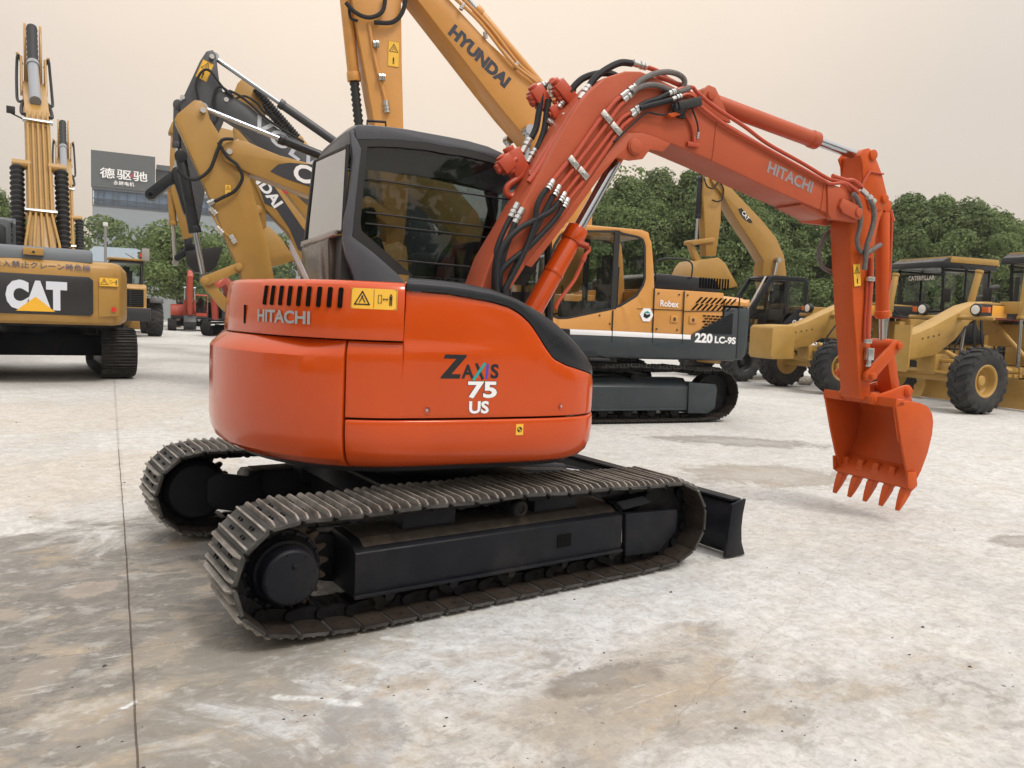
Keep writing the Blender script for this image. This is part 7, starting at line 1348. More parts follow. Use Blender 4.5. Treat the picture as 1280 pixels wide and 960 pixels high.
# ---------------- graders
def grader(label, h, o, block=True, steer=0.0, lightbar=True):
    r = thing('grader', label, 'grader', (o[0], o[1], 0), h, 'yellow graders parked in a row on the right')
    for s in (-1, 1): wheel(r, (0, s*1.03, 0.67), 0.66, 0.44, 20, GRADY, side=s)
    for a in (-5.45, -6.95):
        for s in (-1, 1): wheel(r, (a, s*1.03, 0.67), 0.66, 0.44, 20, GRADY, side=s)
    m = MB(); m.prism([(-0.14, 0.60), (0.14, 0.60), (0.14, 0.82), (-0.14, 0.82)], -0.75, 0.75); m.prism([(-0.20, 0.72), (0.20, 0.72), (0.22, 1.15), (-0.22, 1.15)], -0.22, 0.22)
    for s in (-1, 1): m.cyl((0, s*0.72, 0.67), (0, s*0.92, 0.67), 0.13, n=16); m.cyl((0.18, s*0.72, 0.75), (0.18, -s*0.1, 0.80), 0.035, n=8)
    m.build('front_axle', GRADY, r, 0.012)
    # gooseneck beam
    top = [(0.95, 1.52), (0.35, 1.72), (-0.75, 2.20), (-1.2, 2.30), (-3.3, 2.28)]; bot = [(-3.3, 1.93), (-1.2, 1.95), (-0.8, 1.85), (-0.35, 1.45), (0.2, 1.12), (0.95, 1.02)]
    m = MB(); m.prism(top+bot, -0.20, 0.20); bmx = m.build('main_beam', GRADY, r, 0.02)
    if block:
        m = MB(); m.prism([(0.80, 0.80), (0.80, 1.55), (0.86, 1.64), (1.42, 1.60), (1.48, 1.54), (1.48, 0.86), (1.42, 0.78)], -0.50, 0.42); m.build('front_ballast', GRADY, r, 0.03)
    else:
        m = MB(); m.prism([(-0.17, 0.86), (-0.11, 0.76), (0.16, 0.76), (0.22, 0.86), (0.22, 1.72), (-0.17, 1.72)], 0.97, 1.02, 'a'); m.mi = 1
        for k in range(8):
            for b in (-0.14, 0.19): m.cyl((1.01, b, 0.92+k*0.105), (1.028, b, 0.92+k*0.105), 0.012, n=6)
        m.build('front_plate', [GRADY, DGREY], r, 0.006)
    # draw bar, circle and moldboard
    m = MB()
    for s in (-1, 1): m.tube([(0.15, s*0.06, 0.92), (-1.2, s*0.42, 0.88), (-1.9, s*0.62, 0.84)], 0.07, 8)
    m.box((-1.2, 0, 0.88), (0.14, 0.9, 0.12)); m.box((-1.9, 0, 0.86), (0.16, 1.4, 0.14)); m.build('draw_bar', GRADY, r, 0.01)
    m = MB(); R_ = 0.72
    m.loft([[(-2.05+q*cos(2*pi*k/40), q*sin(2*pi*k/40), z_) for k in range(40)] for q, z_ in ((R_, 0.70), (R_, 0.78), (R_-0.14, 0.78), (R_-0.14, 0.70))], cap=False)
    for k in range(40): m.box((-2.05+(R_+0.02)*cos(2*pi*k/40), (R_+0.02)*sin(2*pi*k/40), 0.74), (0.05, 0.05, 0.06), Matrix.Rotation(2*pi*k/40, 3, 'Z'))
    m.build('circle', GRADY, r)
    m = MB(); ca, sa = cos(radians(-4)), sin(radians(-4))
    P_ = [(0.06, 0.66), (-0.06, 0.50), (-0.09, 0.32), (-0.04, 0.14), (0.05, 0.03), (0.02, 0.03), (-0.07, 0.14), (-0.12, 0.32), (-0.09, 0.50), (0.03, 0.67)]
    m.loft([[(-1.95+a*ca-b*sa, a*sa+b*ca, z_) for a, z_ in P_] for b in (-1.83, 1.83)]); m.build('moldboard', GRADY, r, 0.006)
    for s in (-1, 1):
        m = MB(); p = Vector((-2.0, s*0.55, 3.05)); q = Vector((-1.80, s*0.62, 1.95)); m.tube([p, q], 0.075, 16); m.cyl(p, p+(q-p)*0.06, 0.09, n=16); m.cyl(q, q-(q-p)*0.06, 0.088, n=16); m.box((-1.86, s*0.38, 2.2), (0.22, 0.45, 0.26)); lc = m.build('blade_lift_cylinder', GRADY, r, 0.01)
        m = MB(); m.tube([q, Vector((-1.75, s*0.68, 0.92))], 0.036, 12); m.build('cylinder_rod', CHROME, lc)
    m = MB(); m.tube([(-2.1, -0.25, 1.95), (-1.95, 0.9, 0.95)], 0.05, 10); m.build('side_shift_cylinder', GRADY, r)
    # light bar with lamps
    if lightbar:
        m = MB(); m.tube([(-0.40, -0.98, 1.93), (-0.40, 0.98, 1.93)], 0.045, 10); m.box((-0.45, 0, 1.95), (0.14, 0.5, 0.10)); m.build('light_bar', GRADY, r, 0.006)
        for s in (-1, 1):
            m = MB(); m.lathe((-0.46, s*0.62, 2.10), (1, 0, 0), [(0, 0.05), (0.02, 0.11), (0.12, 0.125), (0.14, 0.125), (0.14, 0.105)], 20); m.mi = 1; m.lathe((-0.46, s*0.62, 2.10), (1, 0, 0), [(0.128, 0.0), (0.128, 0.104), (0.146, 0.098), (0.152, 0.0)], 20); m.mi = 2; m.box((-0.38, s*0.80, 2.10), (0.10, 0.14, 0.12)); m.mi = 0; m.box((-0.45, s*0.62, 1.99), (0.05, 0.05, 0.12)); m.build('headlight', [BLACK, LAMPG, AMBER], r, 0.004)
    # side plate on the beam: black field with a yellow square
    m = MB(); m.box((-2.0, 0.235, 2.10), (2.3, 0.06, 0.30)); m.mi = 1; m.box((-1.6, 0.268, 2.10), (0.50, 0.008, 0.27)); m.mi = 2; m.box((-2.0, 0.268, 1.94), (2.3, 0.008, 0.02)); m.build('beam_panel', [DGREY, flat('panel_amber', (0.75, 0.36, 0.05), 0.4), flat('trim_red', (0.4, 0.03, 0.03), 0.4)], r, 0.003)
    # cab
    m = MB(); m.box((-4.2, 0, 1.40), (1.5, 1.46, 0.10)); m.prism([(-4.94, 1.35), (-4.94, 2.0), (-4.88, 2.0), (-4.88, 1.35)], -0.73, 0.73)
    for b in (-0.735, 0.69): m.prism([(-4.94, 1.35), (-4.94, 1.95), (-4.3, 1.85), (-3.46, 1.85), (-3.46, 1.35)], b, b+0.045)
    cb_ = m.build('cab', BLKGLOSS, r, 0.01)
    m = MB()
    for b in (-0.71, 0.71):
        for pa, pb in (((-4.92, 1.9), (-4.92, 3.28)), ((-4.15, 1.8), (-4.12, 3.28)), ((-4.92, 3.22), (-3.38, 3.22))): m.tube([(pa[0], b, pa[1]), (pb[0], b, pb[1])], 0.032, 8)
    m.build('cab_frame', BLKGLOSS, r)
    for b in (-0.715, 0.712): m = MB(); m.prism([(-4.92, 1.95), (-4.3, 1.85), (-3.48, 1.85), (-3.34, 3.24), (-4.92, 3.24)], b, b+0.004); m.build('side_window', GLBG, r)
    m = MB(); m.box((-4.35, 0, 1.75), (0.45, 0.5, 0.14)); m.box((-4.58, 0, 2.05), (0.10, 0.46, 0.55)); m.mi = 1; m.box((-3.62, 0, 2.05), (0.14, 1.2, 0.20)); m.build('seat', [SEATM, flat('dash_grey', (0.35, 0.35, 0.34), 0.5)], cb_, 0.02)
    m = MB(); m.prism([(-3.12, 3.27), (-3.16, 3.42), (-3.35, 3.52), (-4.95, 3.52), (-5.05, 3.27)], -0.84, 0.84); m.mi = 1; m.prism([(-3.40, 3.40), (-3.42, 3.57), (-5.04, 3.57), (-5.10, 3.38), (-5.06, 3.38), (-5.0, 3.40)], -0.855, 0.855); m.build('cab_roof', [BLKGLOSS, GRADY], r, 0.008)
    m = MB(); m.prism([(-0.74, 1.4), (-0.74, 2.02), (0.74, 2.02), (0.74, 1.4)], -3.50, -3.44, 'a')
    for b in (-0.71, 0.71): m.tube([(-3.50, b, 1.9), (-3.34, b, 3.28)], 0.04, 8)
    m.tube([(-3.36, -0.72, 3.10), (-3.36, 0.72, 3.10)], 0.03, 8); m.tube([(-3.48, -0.72, 2.16), (-3.48, 0.72, 2.16)], 0.03, 8); fo = m.build('front_frame', BLKGLOSS, r)
    m = MB(); m.loft([[(-3.50, b, 2.14), (-3.36, b, 3.12), (-3.37, b, 3.12), (-3.51, b, 2.14)] for b in (-0.68, 0.68)]); m.build('windscreen', GLBG, r)
    m = MB(); m.tube([(-3.33, 0.35, 3.1), (-3.38, -0.35, 2.85)], 0.012, 6); m.build('wiper', BLACK, r)
    m = MB(); text_on(m, 'CATERPILLAR', (-3.335, 0.05, 3.03), (0, 1, 0), (0.12, 0, 1), 0.125, width=0.86, off=0.02); m.build('lettering', DECWHT, r)
    m = MB(); m.tube([(-3.05, -0.35, 2.28), (-3.05, -0.35, 2.95)], 0.05, 8); m.box((-3.2, 0.0, 2.32), (0.35, 0.5, 0.14)); m.build('steering_column', BLACK, r)
    # engine end
    m = MB(); m.prism([(-5.1, 1.0), (-5.1, 2.15), (-5.3, 2.22), (-7.7, 2.12), (-7.9, 2.0), (-7.9, 1.0)], -0.55, 0.55); m.build('engine_house', GRADY, r, 0.03)
    m = MB(); m.box((-4.3, 0, 1.12), (2.0, 1.3, 0.42)); m.box((-6.2, 0, 0.86), (3.4, 0.8, 0.35)); m.build('rear_frame', GRADY, r, 0.02)
    m = MB(); m.cyl((-5.9, -0.2, 2.15), (-5.9, -0.2, 2.55), 0.11, n=16); m.lathe((-5.9, -0.2, 2.5), (0, 0, 1), [(0, 0.10), (0.02, 0.24), (0.16, 0.24), (0.22, 0.10), (0.45, 0.085), (0.47, 0.10), (0.8, 0.10)], 20); m.build('air_cleaner', BLACK, r)
    m = MB(); m.tube(smooth_path([(-5.5, 0.25, 2.15), (-5.5, 0.25, 2.65), (-5.55, 0.25, 2.85), (-5.8, 0.25, 2.9)]), 0.09, 12); m.build('exhaust_pipe', BLACK, r)
    m = MB(); m.lathe((-2.55, -0.72, 1.95), (0, 1, 0), [(0, 0.1), (0.0, 0.28), (0.08, 0.36), (0.42, 0.36), (0.5, 0.28), (0.5, 0.1)], 24); m.build('hydraulic_tank', GRADY, r)
    for s in (-1, 1):
        m = MB(); m.box((-3.62, s*0.92, 0.85), (0.40, 0.30, 0.04)); m.box((-3.62, s*0.92, 1.20), (0.40, 0.30, 0.04)); m.tube([(-3.45, s*1.02, 0.80), (-3.45, s*1.02, 1.9)], 0.018, 6); m.tube([(-3.80, s*1.02, 0.80), (-3.80, s*1.02, 1.9)], 0.018, 6); m.build('cab_step', BLACK, r)
        m = MB(); m.tube([(-3.40, s*0.74, 2.55), (-3.15, s*1.05, 2.60)], 0.014, 6); m.box((-3.13, s*1.10, 2.55), (0.04, 0.20, 0.34)); m.build('mirror', BLACK, r, 0.01)
    m = MB()
    for k in range(4): m.cyl((0.15+0.16*k, 0.195, 1.55-0.03*k), (0.15+0.16*k, 0.212, 1.55-0.03*k), 0.018, n=8)
    for k in range(5): m.cyl((-1.2-0.4*k, 0.195, 2.0), (-1.2-0.4*k, 0.21, 2.0), 0.016, n=8)
    m.build('beam_bolt', DGREY, bmx)
    for k, (a_, b_) in enumerate(((-0.2, 0.24), (-0.35, -0.24))): hosel(r, [(a_-0.4, b_, 1.75), (a_, b_*1.4, 1.35), (a_+0.1, b_*1.6, 1.05), (a_+0.25, b_*1.8, 0.85)], 0.02)
    m = MB(); m.tube([(0.05, -0.62, 1.02), (0.05, 0.62, 1.02)], 0.045, 12); m.tube([(0.0, 0.30, 1.2), (0.0, 0.85, 0.95)], 0.05, 12); m.tube([(0.0, -0.30, 1.2), (0.0, -0.85, 0.95)], 0.05, 12); m.build('lean_cylinder', GRADY, r)
    hosel(r, [(-0.9, 0.22, 1.9), (-0.8, 0.3, 1.5), (-0.9, 0.32, 1.2), (-1.2, 0.3, 1.05)], 0.03); hosel(r, [(-1.1, 0.22, 1.95), (-1.0, 0.34, 1.5), (-1.1, 0.34, 1.25), (-1.35, 0.3, 1.1)], 0.03)
    for k in range(3): hosel(r, [(-2.1+k*0.1, 0.28, 2.25), (-2.4+k*0.1, 0.42, 2.0), (-2.8, 0.5, 1.95), (-3.4, 0.45, 2.0)], 0.022)
    m = MB(); m.box((-3.0, 0.35, 1.65), (0.9, 0.5, 0.55)); m.box((-2.6, 0.0, 1.60), (0.5, 0.9, 0.5)); m.build('valve_bank', GRADY, r, 0.02)
    return r
grader('yellow grader with a boxy front ballast block and white letters above its windscreen', 164, (15.05, 7.6), True)
grader('yellow grader with a flat bolted front plate, its big tyre right of the orange arm', 170, (14.34, 4.12), False)
# pale lump of concrete rubble by the grader tyre
def rubble(name, label, p, s, seed, cat='rock'):
    rnd = random.Random(seed); bm = bmesh.new(); bmesh.ops.create_icosphere(bm, subdivisions=3, radius=s)
    k = [Vector((rnd.uniform(-1, 1), rnd.uniform(-1, 1), rnd.uniform(-1, 1))).normalized() for _ in range(9)]
    for v in bm.verts:
        n_ = v.co.normalized(); v.co *= 1+sum(0.10*max(0, n_.dot(q)-0.3)*(1 if i % 2 else -1) for i, q in enumerate(k))*2.2+rnd.uniform(-0.04, 0.04); v.co.z *= 0.55
    me = bpy.data.meshes.new(name); bm.to_mesh(me); bm.free(); me.materials.append(paint('rubble', (0.42, 0.38, 0.33), 0.8, 0.3, bump=0.6, scale=18))
    o = bpy.data.objects.new(name, me); COL.objects.link(o); o.location = (p[0], p[1], s*0.42); return tag(o, label, cat)
rubble('rock', 'pale lump of rubble on the concrete between the two left grader tyres', [16.654,8.744], 0.24, 4)
# ================================================================== trees, buildings, pole
def leafmat(name, c0, c1):
    m, nt, p = newmat(name); N = nt.nodes.new; K = nt.links.new
    g = N('ShaderNodeNewGeometry'); r = N('ShaderNodeValToRGB'); K(g.outputs['Random Per Island'], r.inputs[0])
    r.color_ramp.elements[0].color = (*c0, 1); r.color_ramp.elements[1].color = (*c1, 1)
    tc = N('ShaderNodeTexCoord'); n = N('ShaderNodeTexNoise'); n.inputs['Scale'].default_value = 0.55; n.inputs['Detail'].default_value = 3; K(tc.outputs['Object'], n.inputs['Vector'])
    mr = N('ShaderNodeMapRange'); K(n.outputs[0], mr.inputs[0]); mr.inputs[1].default_value = 0.3; mr.inputs[2].default_value = 0.7; mr.inputs[3].default_value = 0.75; mr.inputs[4].default_value = 1.3
    v = N('ShaderNodeVectorMath'); v.operation = 'SCALE'; K(r.outputs[0], v.inputs[0]); K(mr.outputs[0], v.inputs['Scale']); K(v.outputs[0], p.inputs['Base Color'])
    p.inputs['Roughness'].default_value = 0.6; p.inputs['Specular IOR Level'].default_value = 0.25
    t = N('ShaderNodeBsdfTranslucent'); K(v.outputs[0], t.inputs[0]); mx = N('ShaderNodeMixShader'); mx.inputs[0].default_value = 0.35
    K(p.outputs[0], mx.inputs[1]); K(t.outputs[0], mx.inputs[2]); K(mx.outputs[0], nt.nodes['Material Output'].inputs[0]); return m
LEAF = leafmat('foliage', (0.082, 0.122, 0.040), (0.165, 0.220, 0.080)); LEAF2 = leafmat('foliage_fresh', (0.090, 0.135, 0.042), (0.175, 0.235, 0.085))
BARK = paint('bark', (0.10, 0.08, 0.06), 0.9, 0.3, bump=0.4, scale=8)
def crown_mesh(seed, H, R, zb, nl, ls, clumps=70, airy=0.0):
    """crown = many small rounded clumps of leaves on an uneven envelope, with gaps between them"""
    rnd = random.Random(seed); L_ = []
    bumps = [(rnd.uniform(0, 2*pi), rnd.uniform(0.1, 0.95), rnd.uniform(-0.22, 0.28)) for _ in range(9)]
    for i in range(clumps):
        t = rnd.random()**0.9; an = rnd.uniform(0, 2*pi)
        prof = (1-abs(2*t-0.75)**2.4*0.62) if t > 0.375 else (0.72+0.28*t/0.375)
        prof *= 1+sum(h*math.exp(-((t-tt)/0.2)**2)*max(0, cos(an-aa)) for aa, tt, h in bumps)
        sh = 1.0 if rnd.random() < 0.78 else rnd.uniform(0.2, 0.7)
        rr = R*prof*sh*0.86*(1.0 if t < 0.8 else sqrt(max(0.03, (1-t)/0.2))); L_.append((rr*cos(an), rr*sin(an), zb+(H-zb)*(0.06+0.86*t), R*rnd.uniform(0.15, 0.27)))
    for k in range(4): L_.append((rnd.gauss(0, .2), rnd.gauss(0, .2), zb+(H-zb)*(0.25+0.16*k), R*0.45))
    wt = [l[3]**2 for l in L_]; vs = []; fs = []
    for _ in range(nl):
        x, y, zz, r_ = rnd.choices(L_, wt)[0]
        u_ = rnd.uniform(-0.6, 1); a = rnd.uniform(0, 2*pi); s_ = sqrt(1-u_*u_); n_ = Vector((s_*cos(a), s_*sin(a), u_))
        k = 1-abs(rnd.gauss(0, 0.12+airy))+(0.18 if rnd.random() < 0.06 else 0)
        p = Vector((x, y, zz))+Vector((n_.x, n_.y, n_.z*0.8))*r_*max(0.2, k)
        d = (n_+Vector((rnd.gauss(0, .38), rnd.gauss(0, .38), rnd.gauss(0.2, .35)))).normalized(); e = d.orthogonal().normalized(); e = Quaternion(d, rnd.uniform(0, 2*pi)) @ e; f = d.cross(e)
        l = ls*rnd.uniform(0.6, 1.35); w = l*0.5; o = len(vs)
        vs += [p-e*l, p-f*w+d*w*0.3, p+e*l, p+f*w+d*w*0.3]; fs.append((o, o+1, o+2, o+3))
    me = bpy.data.meshes.new('crown'); me.from_pydata([tuple(v) for v in vs], [], fs); return me
def trunk_mesh(seed, H, R, zb, r0):
    rnd = random.Random(seed); m = MB(); P = [(rnd.gauss(0, .05)*i, rnd.gauss(0, .05)*i, H*0.75*i/6) for i in range(7)]
    P[0] = (0, 0, 0); m.tube(smooth_path(P, 3), r0, 10, [r0*(1.25-1.1*i/18) for i in range(19)])
    for i in range(7):
        a = rnd.uniform(0, 2*pi); z0 = zb*0.8+(H-zb)*0.5*i/7; L2 = R*rnd.uniform(0.5, 0.85); m.tube(smooth_path([(0, 0, z0), (L2*0.4*cos(a), L2*0.4*sin(a), z0+L2*0.35), (L2*cos(a), L2*sin(a), z0+L2*0.75)], 3), r0*0.4, 7, [r0*(0.42-0.05*j) for j in range(7)])
    return m
protos = []
for i, (H_, R_, zb_, nl, ls, lb) in enumerate(((10.5, 3.7, 1.2, 27000, 0.102, 85), (9.6, 4.0, 0.9, 27000, 0.102, 95), (11.0, 3.3, 1.6, 25000, 0.102, 75), (8.6, 3.8, 0.8, 25000, 0.102, 80), (9.2, 3.0, 1.2, 20000, 0.102, 60))):
    me = crown_mesh(40+i, H_, R_, zb_, nl, ls, lb); me.materials.append(LEAF if i not in (2, 4) else LEAF2)
    tm = trunk_mesh(70+i, H_, R_, zb_, 0.17).build('trunk', BARK, None); tme = tm.data; bpy.data.objects.remove(tm)
    protos.append((H_, me, tme))
def tree(p, k, s, rz, label, group=None):
    H_, me, tme = protos[k]; t = thing('tree', label, 'tree', (p[0], p[1], 0), rz, group); t.scale = (s, s, s)
    a = bpy.data.objects.new('trunk', tme); b = bpy.data.objects.new('crown', me)
    for o in (a, b): COL.objects.link(o); o.parent = t
    return t
ROW = [([17.322, 35.343], 5.59, 0, 'behind the left half of the dark grey cab'),
([20.162, 35.824], 6.59, 1, 'behind the dark grey cab, right of its middle'),
([20.931, 32.874], 6.92, 3, 'behind the front of the dark grey cab'),
([23.286, 32.475], 7.74, 4, 'behind the hoses of the orange boom'),
([25.799, 31.967], 8.55, 1, 'behind the chrome rod of the orange boom cylinder'),
([26.061, 29.365], 8.77, 2, 'directly above the front half of the amber cab'),
([28.075, 29.198], 9.84, 1, 'above the rear edge of the amber cab'),
([30.265, 28.911], 10.77, 0, 'above the dark bonnet of the amber excavator'),
([31.113, 27.12], 10.56, 4, "just left of the wheeled excavator's hanging arm"),
([31.742, 25.478], 10.07, 1, "behind the wheeled excavator's hanging arm"),
([34.728, 25.858], 9.78, 3, "behind the wheeled excavator's sloping boom"),
([35.287, 24.264], 9.3, 0, 'above the glossy black cab of the wheeled excavator'),
([37.597, 23.895], 9.17, 4, 'between the glossy black cab and the orange arm'),
([38.282, 22.215], 9.09, 2, 'directly behind the upright orange arm'),
([40.774, 21.721], 8.77, 0, 'just right of the upright orange arm'),
([41.352, 20.114], 9.58, 1, 'above the left half of the lettered grader cab, topmost at the right'),
([43.795, 19.655], 9.93, 4, 'above the middle of the lettered grader cab'),
([43.121, 17.693], 9.23, 3, 'above the right end of the lettered grader roof'),
([45.593, 17.213], 8.74, 1, 'between the two grader cabs'),
([48.129, 16.69], 8.69, 0, 'above the grader cab cut by the right edge')]
for i, (p, h, k, lab) in enumerate(ROW):
    tree(p, k, h/protos[k][0], (i*67) % 360, 'green tree '+lab, 'trees in the row behind the machines')
BACK = [([34.336, 34.608], 10.6, 0),
([38.355, 33.07], 11.28, 1),
([41.861, 30.671], 10.91, 2),
([44.392, 27.728], 10.04, 0),
([48.913, 25.846], 9.84, 1),
([52.549, 23.358], 10.37, 3),
([55.729, 21.183], 9.65, 1),
([31.837, 37.529], 9.49, 3)]
# left: nearer bushy tree, one at the edge, and the wooded slope
me_ = crown_mesh(91, 5.6, 3.3, 1.1, 13000, 0.10, 18, 0.10); me_.materials.append(LEAF2); tm = trunk_mesh(92, 5.6, 3.0, 1.2, 0.13).build('trunk', BARK, None)
t = thing('tree', 'leafy tree with a slim dark trunk behind the red-orange excavators on the left', 'tree', (*[7.401,45.767], 0), 20); t.scale = (1.25, 1.25, 1.08); tm.parent = t; c_ = bpy.data.objects.new('crown', me_); COL.objects.link(c_); c_.parent = t
t = tree([-1.706,50.786], 3, 0.90, 40, 'green tree at the left edge behind the rear-facing excavator')
t = tree([12.136,58.278], 1, 0.66, 140, 'small round tree beyond the ochre arm, left of the dark grey cab')
def wood(pts, n, ls, seed):
    rnd = random.Random(seed); vs = []; fs = []
    bl = []
    for (x0, y0, h0), (x1, y1, h1) in zip(pts[:-1], pts[1:]):
        L_ = hypot(x1-x0, y1-y0); k = int(L_/2.0)+1
        for i in range(k):
            t = i/k; h_ = h0+(h1-h0)*t
            for j in range(5): bl.append((x0+(x1-x0)*t+rnd.gauss(0, 1.4), y0+(y1-y0)*t+rnd.gauss(0, 1.4), h_*(j+1)/5-rnd.uniform(0.3, 1.5), rnd.uniform(1.4, 2.4)))
    for _ in range(n):
        x, y, zz, r_ = rnd.choice(bl); u_ = rnd.uniform(-0.4, 1); a = rnd.uniform(0, 2*pi); s_ = sqrt(1-u_*u_); n_ = Vector((s_*cos(a), s_*sin(a), u_*0.8)); p = Vector((x, y, zz))+n_*r_*(1-abs(rnd.gauss(0, .1)))
        d = (n_+Vector((rnd.gauss(0, .6), rnd.gauss(0, .6), rnd.gauss(0.2, .5)))).normalized(); e = d.orthogonal().normalized(); e = Quaternion(d, rnd.uniform(0, 2*pi)) @ e; f = d.cross(e); l = ls*rnd.uniform(0.6, 1.3); o = len(vs)
        vs += [p-e*l, p-f*l*0.6, p+e*l, p+f*l*0.6]; fs.append((o, o+1, o+2, o+3))
    me = bpy.data.meshes.new('far_wood'); me.from_pydata([tuple(v) for v in vs], [], fs); me.materials.append(LEAF); o = bpy.data.objects.new('far_wood', me); COL.objects.link(o)
    tag(o, 'wooded slope below the building on the left', 'wood'); o['kind'] = 'stuff'; return o
wood([(-5.363, 112.659, 9.35), (4.318, 106.035, 10.15), (9.961, 102.174, 10.74), (13.184, 99.969, 10.42), (18.017, 96.662, 10.09), (23.653, 92.807, 9.41), (31.699, 87.302, 9.84), (41.345, 80.702, 8.39)], 42000, 0.24, 5)
_w = wood([(p[0], p[1], h*0.97) for p, h, k in sorted(BACK, key=lambda q: -q[0][1])], 26000, 0.16, 8); _w['label'] = 'mass of further trees closing the gaps behind the front row on the right'
# unseen tree belt behind the camera, added to darken reflections in paint and glass
_w = wood([(-2.4+(25+3*((i*7) % 3))*cos(radians(150+i*15.5)), -4.5+(25+3*((i*7) % 3))*sin(radians(150+i*15.5)), 6.0+1.2*((i*5) % 4)) for i in range(13)], 26000, 0.34, 9); _w['label'] = 'unseen belt of trees added behind the camera for reflections in paint and glass'
# office block with a dark sign panel
bo_ = [14.136,153.843]; bd = thing('office_building', 'pale grey office block on the left skyline, white Chinese characters on its dark upper panel', 'building', (bo_[0], bo_[1], 0), -9.6)
LG = paint('facade_pale', (0.23, 0.265, 0.285), 0.7, 0.05, bump=0.0); DP = paint('facade_dark_panel', (0.085, 0.095, 0.10), 0.5, 0.05, bump=0.0); WG = paint('facade_glass', (0.17, 0.25, 0.36), 0.15, 0.25, bump=0.0, scale=0.35, smudge=0.05)
f0 = [(0.089,27.609),(10.1,27.306),(0.069,20.944),(10.121,20.578),(0.06,18.01),(12.542,17.635),(12.526,21.114),(32.154,22.376)]
zt1, zm1, zm2 = f0[0][1], f0[2][1], f0[4][1]; xr = f0[1][0]; xw = 62.0
m = MB(); m.box((xw/2, 10, zm2/2), (xw, 20, zm2)); m.build('wall', LG, bd, 0.0)
m = MB(); m.box((xw/2, 10.4, (zm1+zm2)/2), (xw-0.4, 19.6, zm1-zm2)); wn = m.build('window_band', WG, bd)
m = MB(); rnd = random.Random(3); x = 0.0; m.box((xw/2, 0.15, zm1), (xw, 0.5, 0.35)); m.box((xw/2, 0.15, zm2), (xw, 0.5, 0.25)); m.box((xw/2, 0.3, zm2+(zm1-zm2)*0.42), (xw, 0.3, 0.16)); m.box((xw/2, 0.3, zm2+(zm1-zm2)*0.16), (xw, 0.3, 0.10))
while x < xw: m.box((x, 0.3, (zm1+zm2)/2), (0.09, 0.35, zm1-zm2)); x += 1.45 if int(x) % 3 else 0.9
m.build('mullion', paint('mullion_grey', (0.07, 0.08, 0.095), 0.5, 0.05, bump=0.0), wn)
m = MB(); m.box((xr/2-0.1, 7.9, (zt1+zm1)/2+0.1), (xr+0.2, 16, zt1-zm1-0.3)); sg = m.build('sign_panel', DP, bd)
m = MB(); m.box((xr+3.0, 8, zm1+5.0), (5.6, 14, 0.9)); m.box((xr+1.5, 8, zm1+2.5), (2.8, 12, 4.6)); m.build('roof_canopy', DP, bd)
m = MB(); m.box((xw/2+5, 0.4, zm1+0.9), (xw-12, 0.1, 0.12)); m.box(((xr+xw)/2, 8, zm1+0.6), (xw-xr-2, 15, 0.9)); m.build('roof_parapet', LG, bd)
s0 = [(1.303,23.825),(8.943,23.809),(3.378,22.197),(6.697,22.227),(5.019,23.766),(5.019,22.2)]
EM = flat('sign_white', (0.85, 0.85, 0.85), 0.5)
m = MB(); text_on(m, '德驱驰', (s0[4][0], -0.35, s0[4][1]), (1, 0, 0), (0, 0, 1), 0.235*(s0[1][0]-s0[0][0]), width=(s0[1][0]-s0[0][0]), off=0.012, space=1.15); text_on(m, '永磁电机', (s0[5][0], -0.35, s0[5][1]), (1, 0, 0), (0, 0, 1), (s0[3][0]-s0[2][0])/4.4, width=(s0[3][0]-s0[2][0]), off=0.012, space=1.1); m.build('sign_lettering', EM, sg)
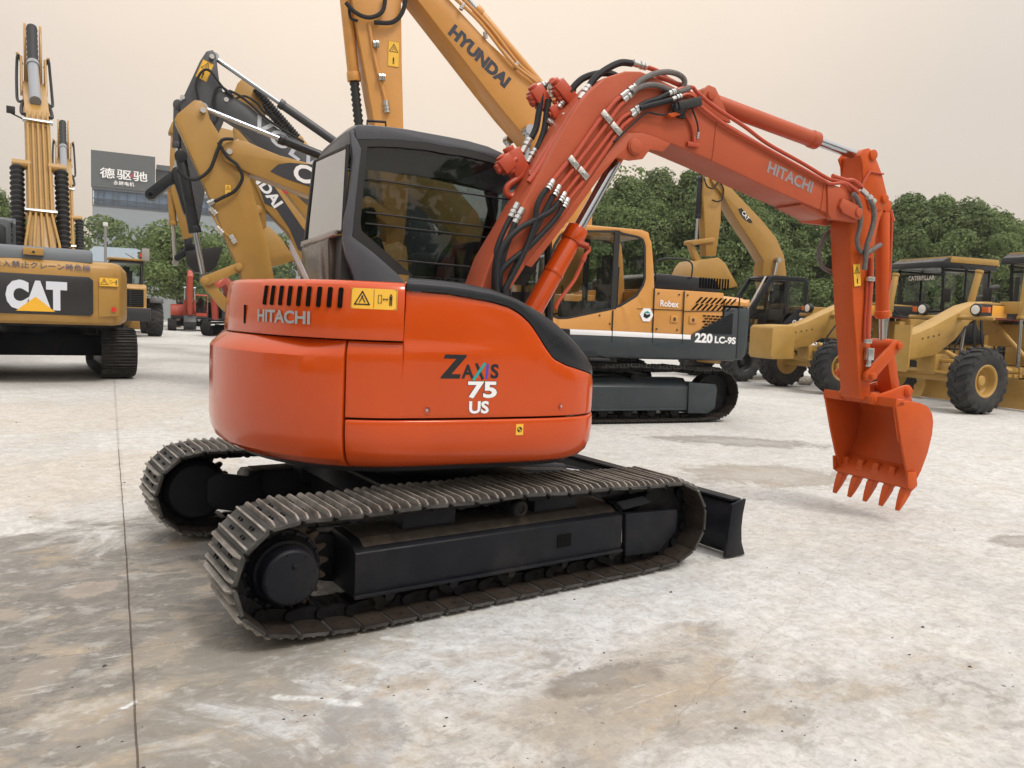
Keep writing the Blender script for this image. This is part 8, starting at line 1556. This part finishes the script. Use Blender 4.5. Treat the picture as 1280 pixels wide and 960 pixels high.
m = MB(); xx = s0[4][0]+0.9; poly2d(m, [(0, 0), (0.75, 0.75), (0.45, 0.0), (0.75, -0.2)], lambda x, y: (xx+x, -0.42, s0[4][1]-0.2+y)); m.build('sign_accent', flat('sign_red', (0.55, 0.03, 0.04), 0.5), sg)
# low shed under the trees and a slim lamp pole
so_ = [5.049,65.551]; sh = thing('shed', 'low pale blue roofed shed under the wooded slope behind the wheel loader', 'shed', (so_[0], so_[1], 0), -20)
m = MB(); m.box((4, 3, 2.2), (9, 6, 4.4)); m.build('wall', paint('shed_wall', (0.30, 0.32, 0.33), 0.8, 0.1), sh); m = MB(); m.loft([[(-0.8, y, z_) for y, z_ in ((-0.4, 4.3), (3, 5.6), (6.4, 4.3), (6.4, 4.45), (3, 5.8), (-0.4, 4.45))], [(8.9, y, z_) for y, z_ in ((-0.4, 4.3), (3, 5.6), (6.4, 4.3), (6.4, 4.45), (3, 5.8), (-0.4, 4.45))]]); m.build('roof', paint('shed_roof', (0.20, 0.25, 0.29), 0.5, 0.08), sh)
po = [2.894,40.369]; pl = thing('lamp_post', 'slim grey lamp post rising left of the wheel loader mirror', 'lamp post', (po[0], po[1], 0), 0)
m = MB(); m.cyl((0, 0, 0), (0, 0, 5.2), 0.09, 0.06, 12); m.build('pole', flat('pole_grey', (0.22, 0.22, 0.22), 0.6), pl); m = MB(); m.box((0, 0, 5.3), (0.22, 0.14, 0.2)); m.build('lamp_head', flat('lamp_pale', (0.6, 0.6, 0.58), 0.4), pl, 0.02)

# thin haze over the whole yard
m = MB(); m.box((0, 0, 29.0), (524, 524, 60.0)); hz_ = m.build('haze', [], None); hz_['kind'] = 'stuff'
hm = bpy.data.materials.new('haze_air'); hm.use_nodes = True; nt = hm.node_tree; nt.nodes.clear()
vo_ = nt.nodes.new('ShaderNodeVolumePrincipled'); vo_.inputs['Color'].default_value = (0.90, 0.92, 0.95, 1); vo_.inputs['Density'].default_value = 0.0005; vo_.inputs['Anisotropy'].default_value = 0.2
ou_ = nt.nodes.new('ShaderNodeOutputMaterial'); nt.links.new(vo_.outputs[0], ou_.inputs['Volume']); hz_.data.materials.append(hm)
sc.cycles.volume_bounces = 0
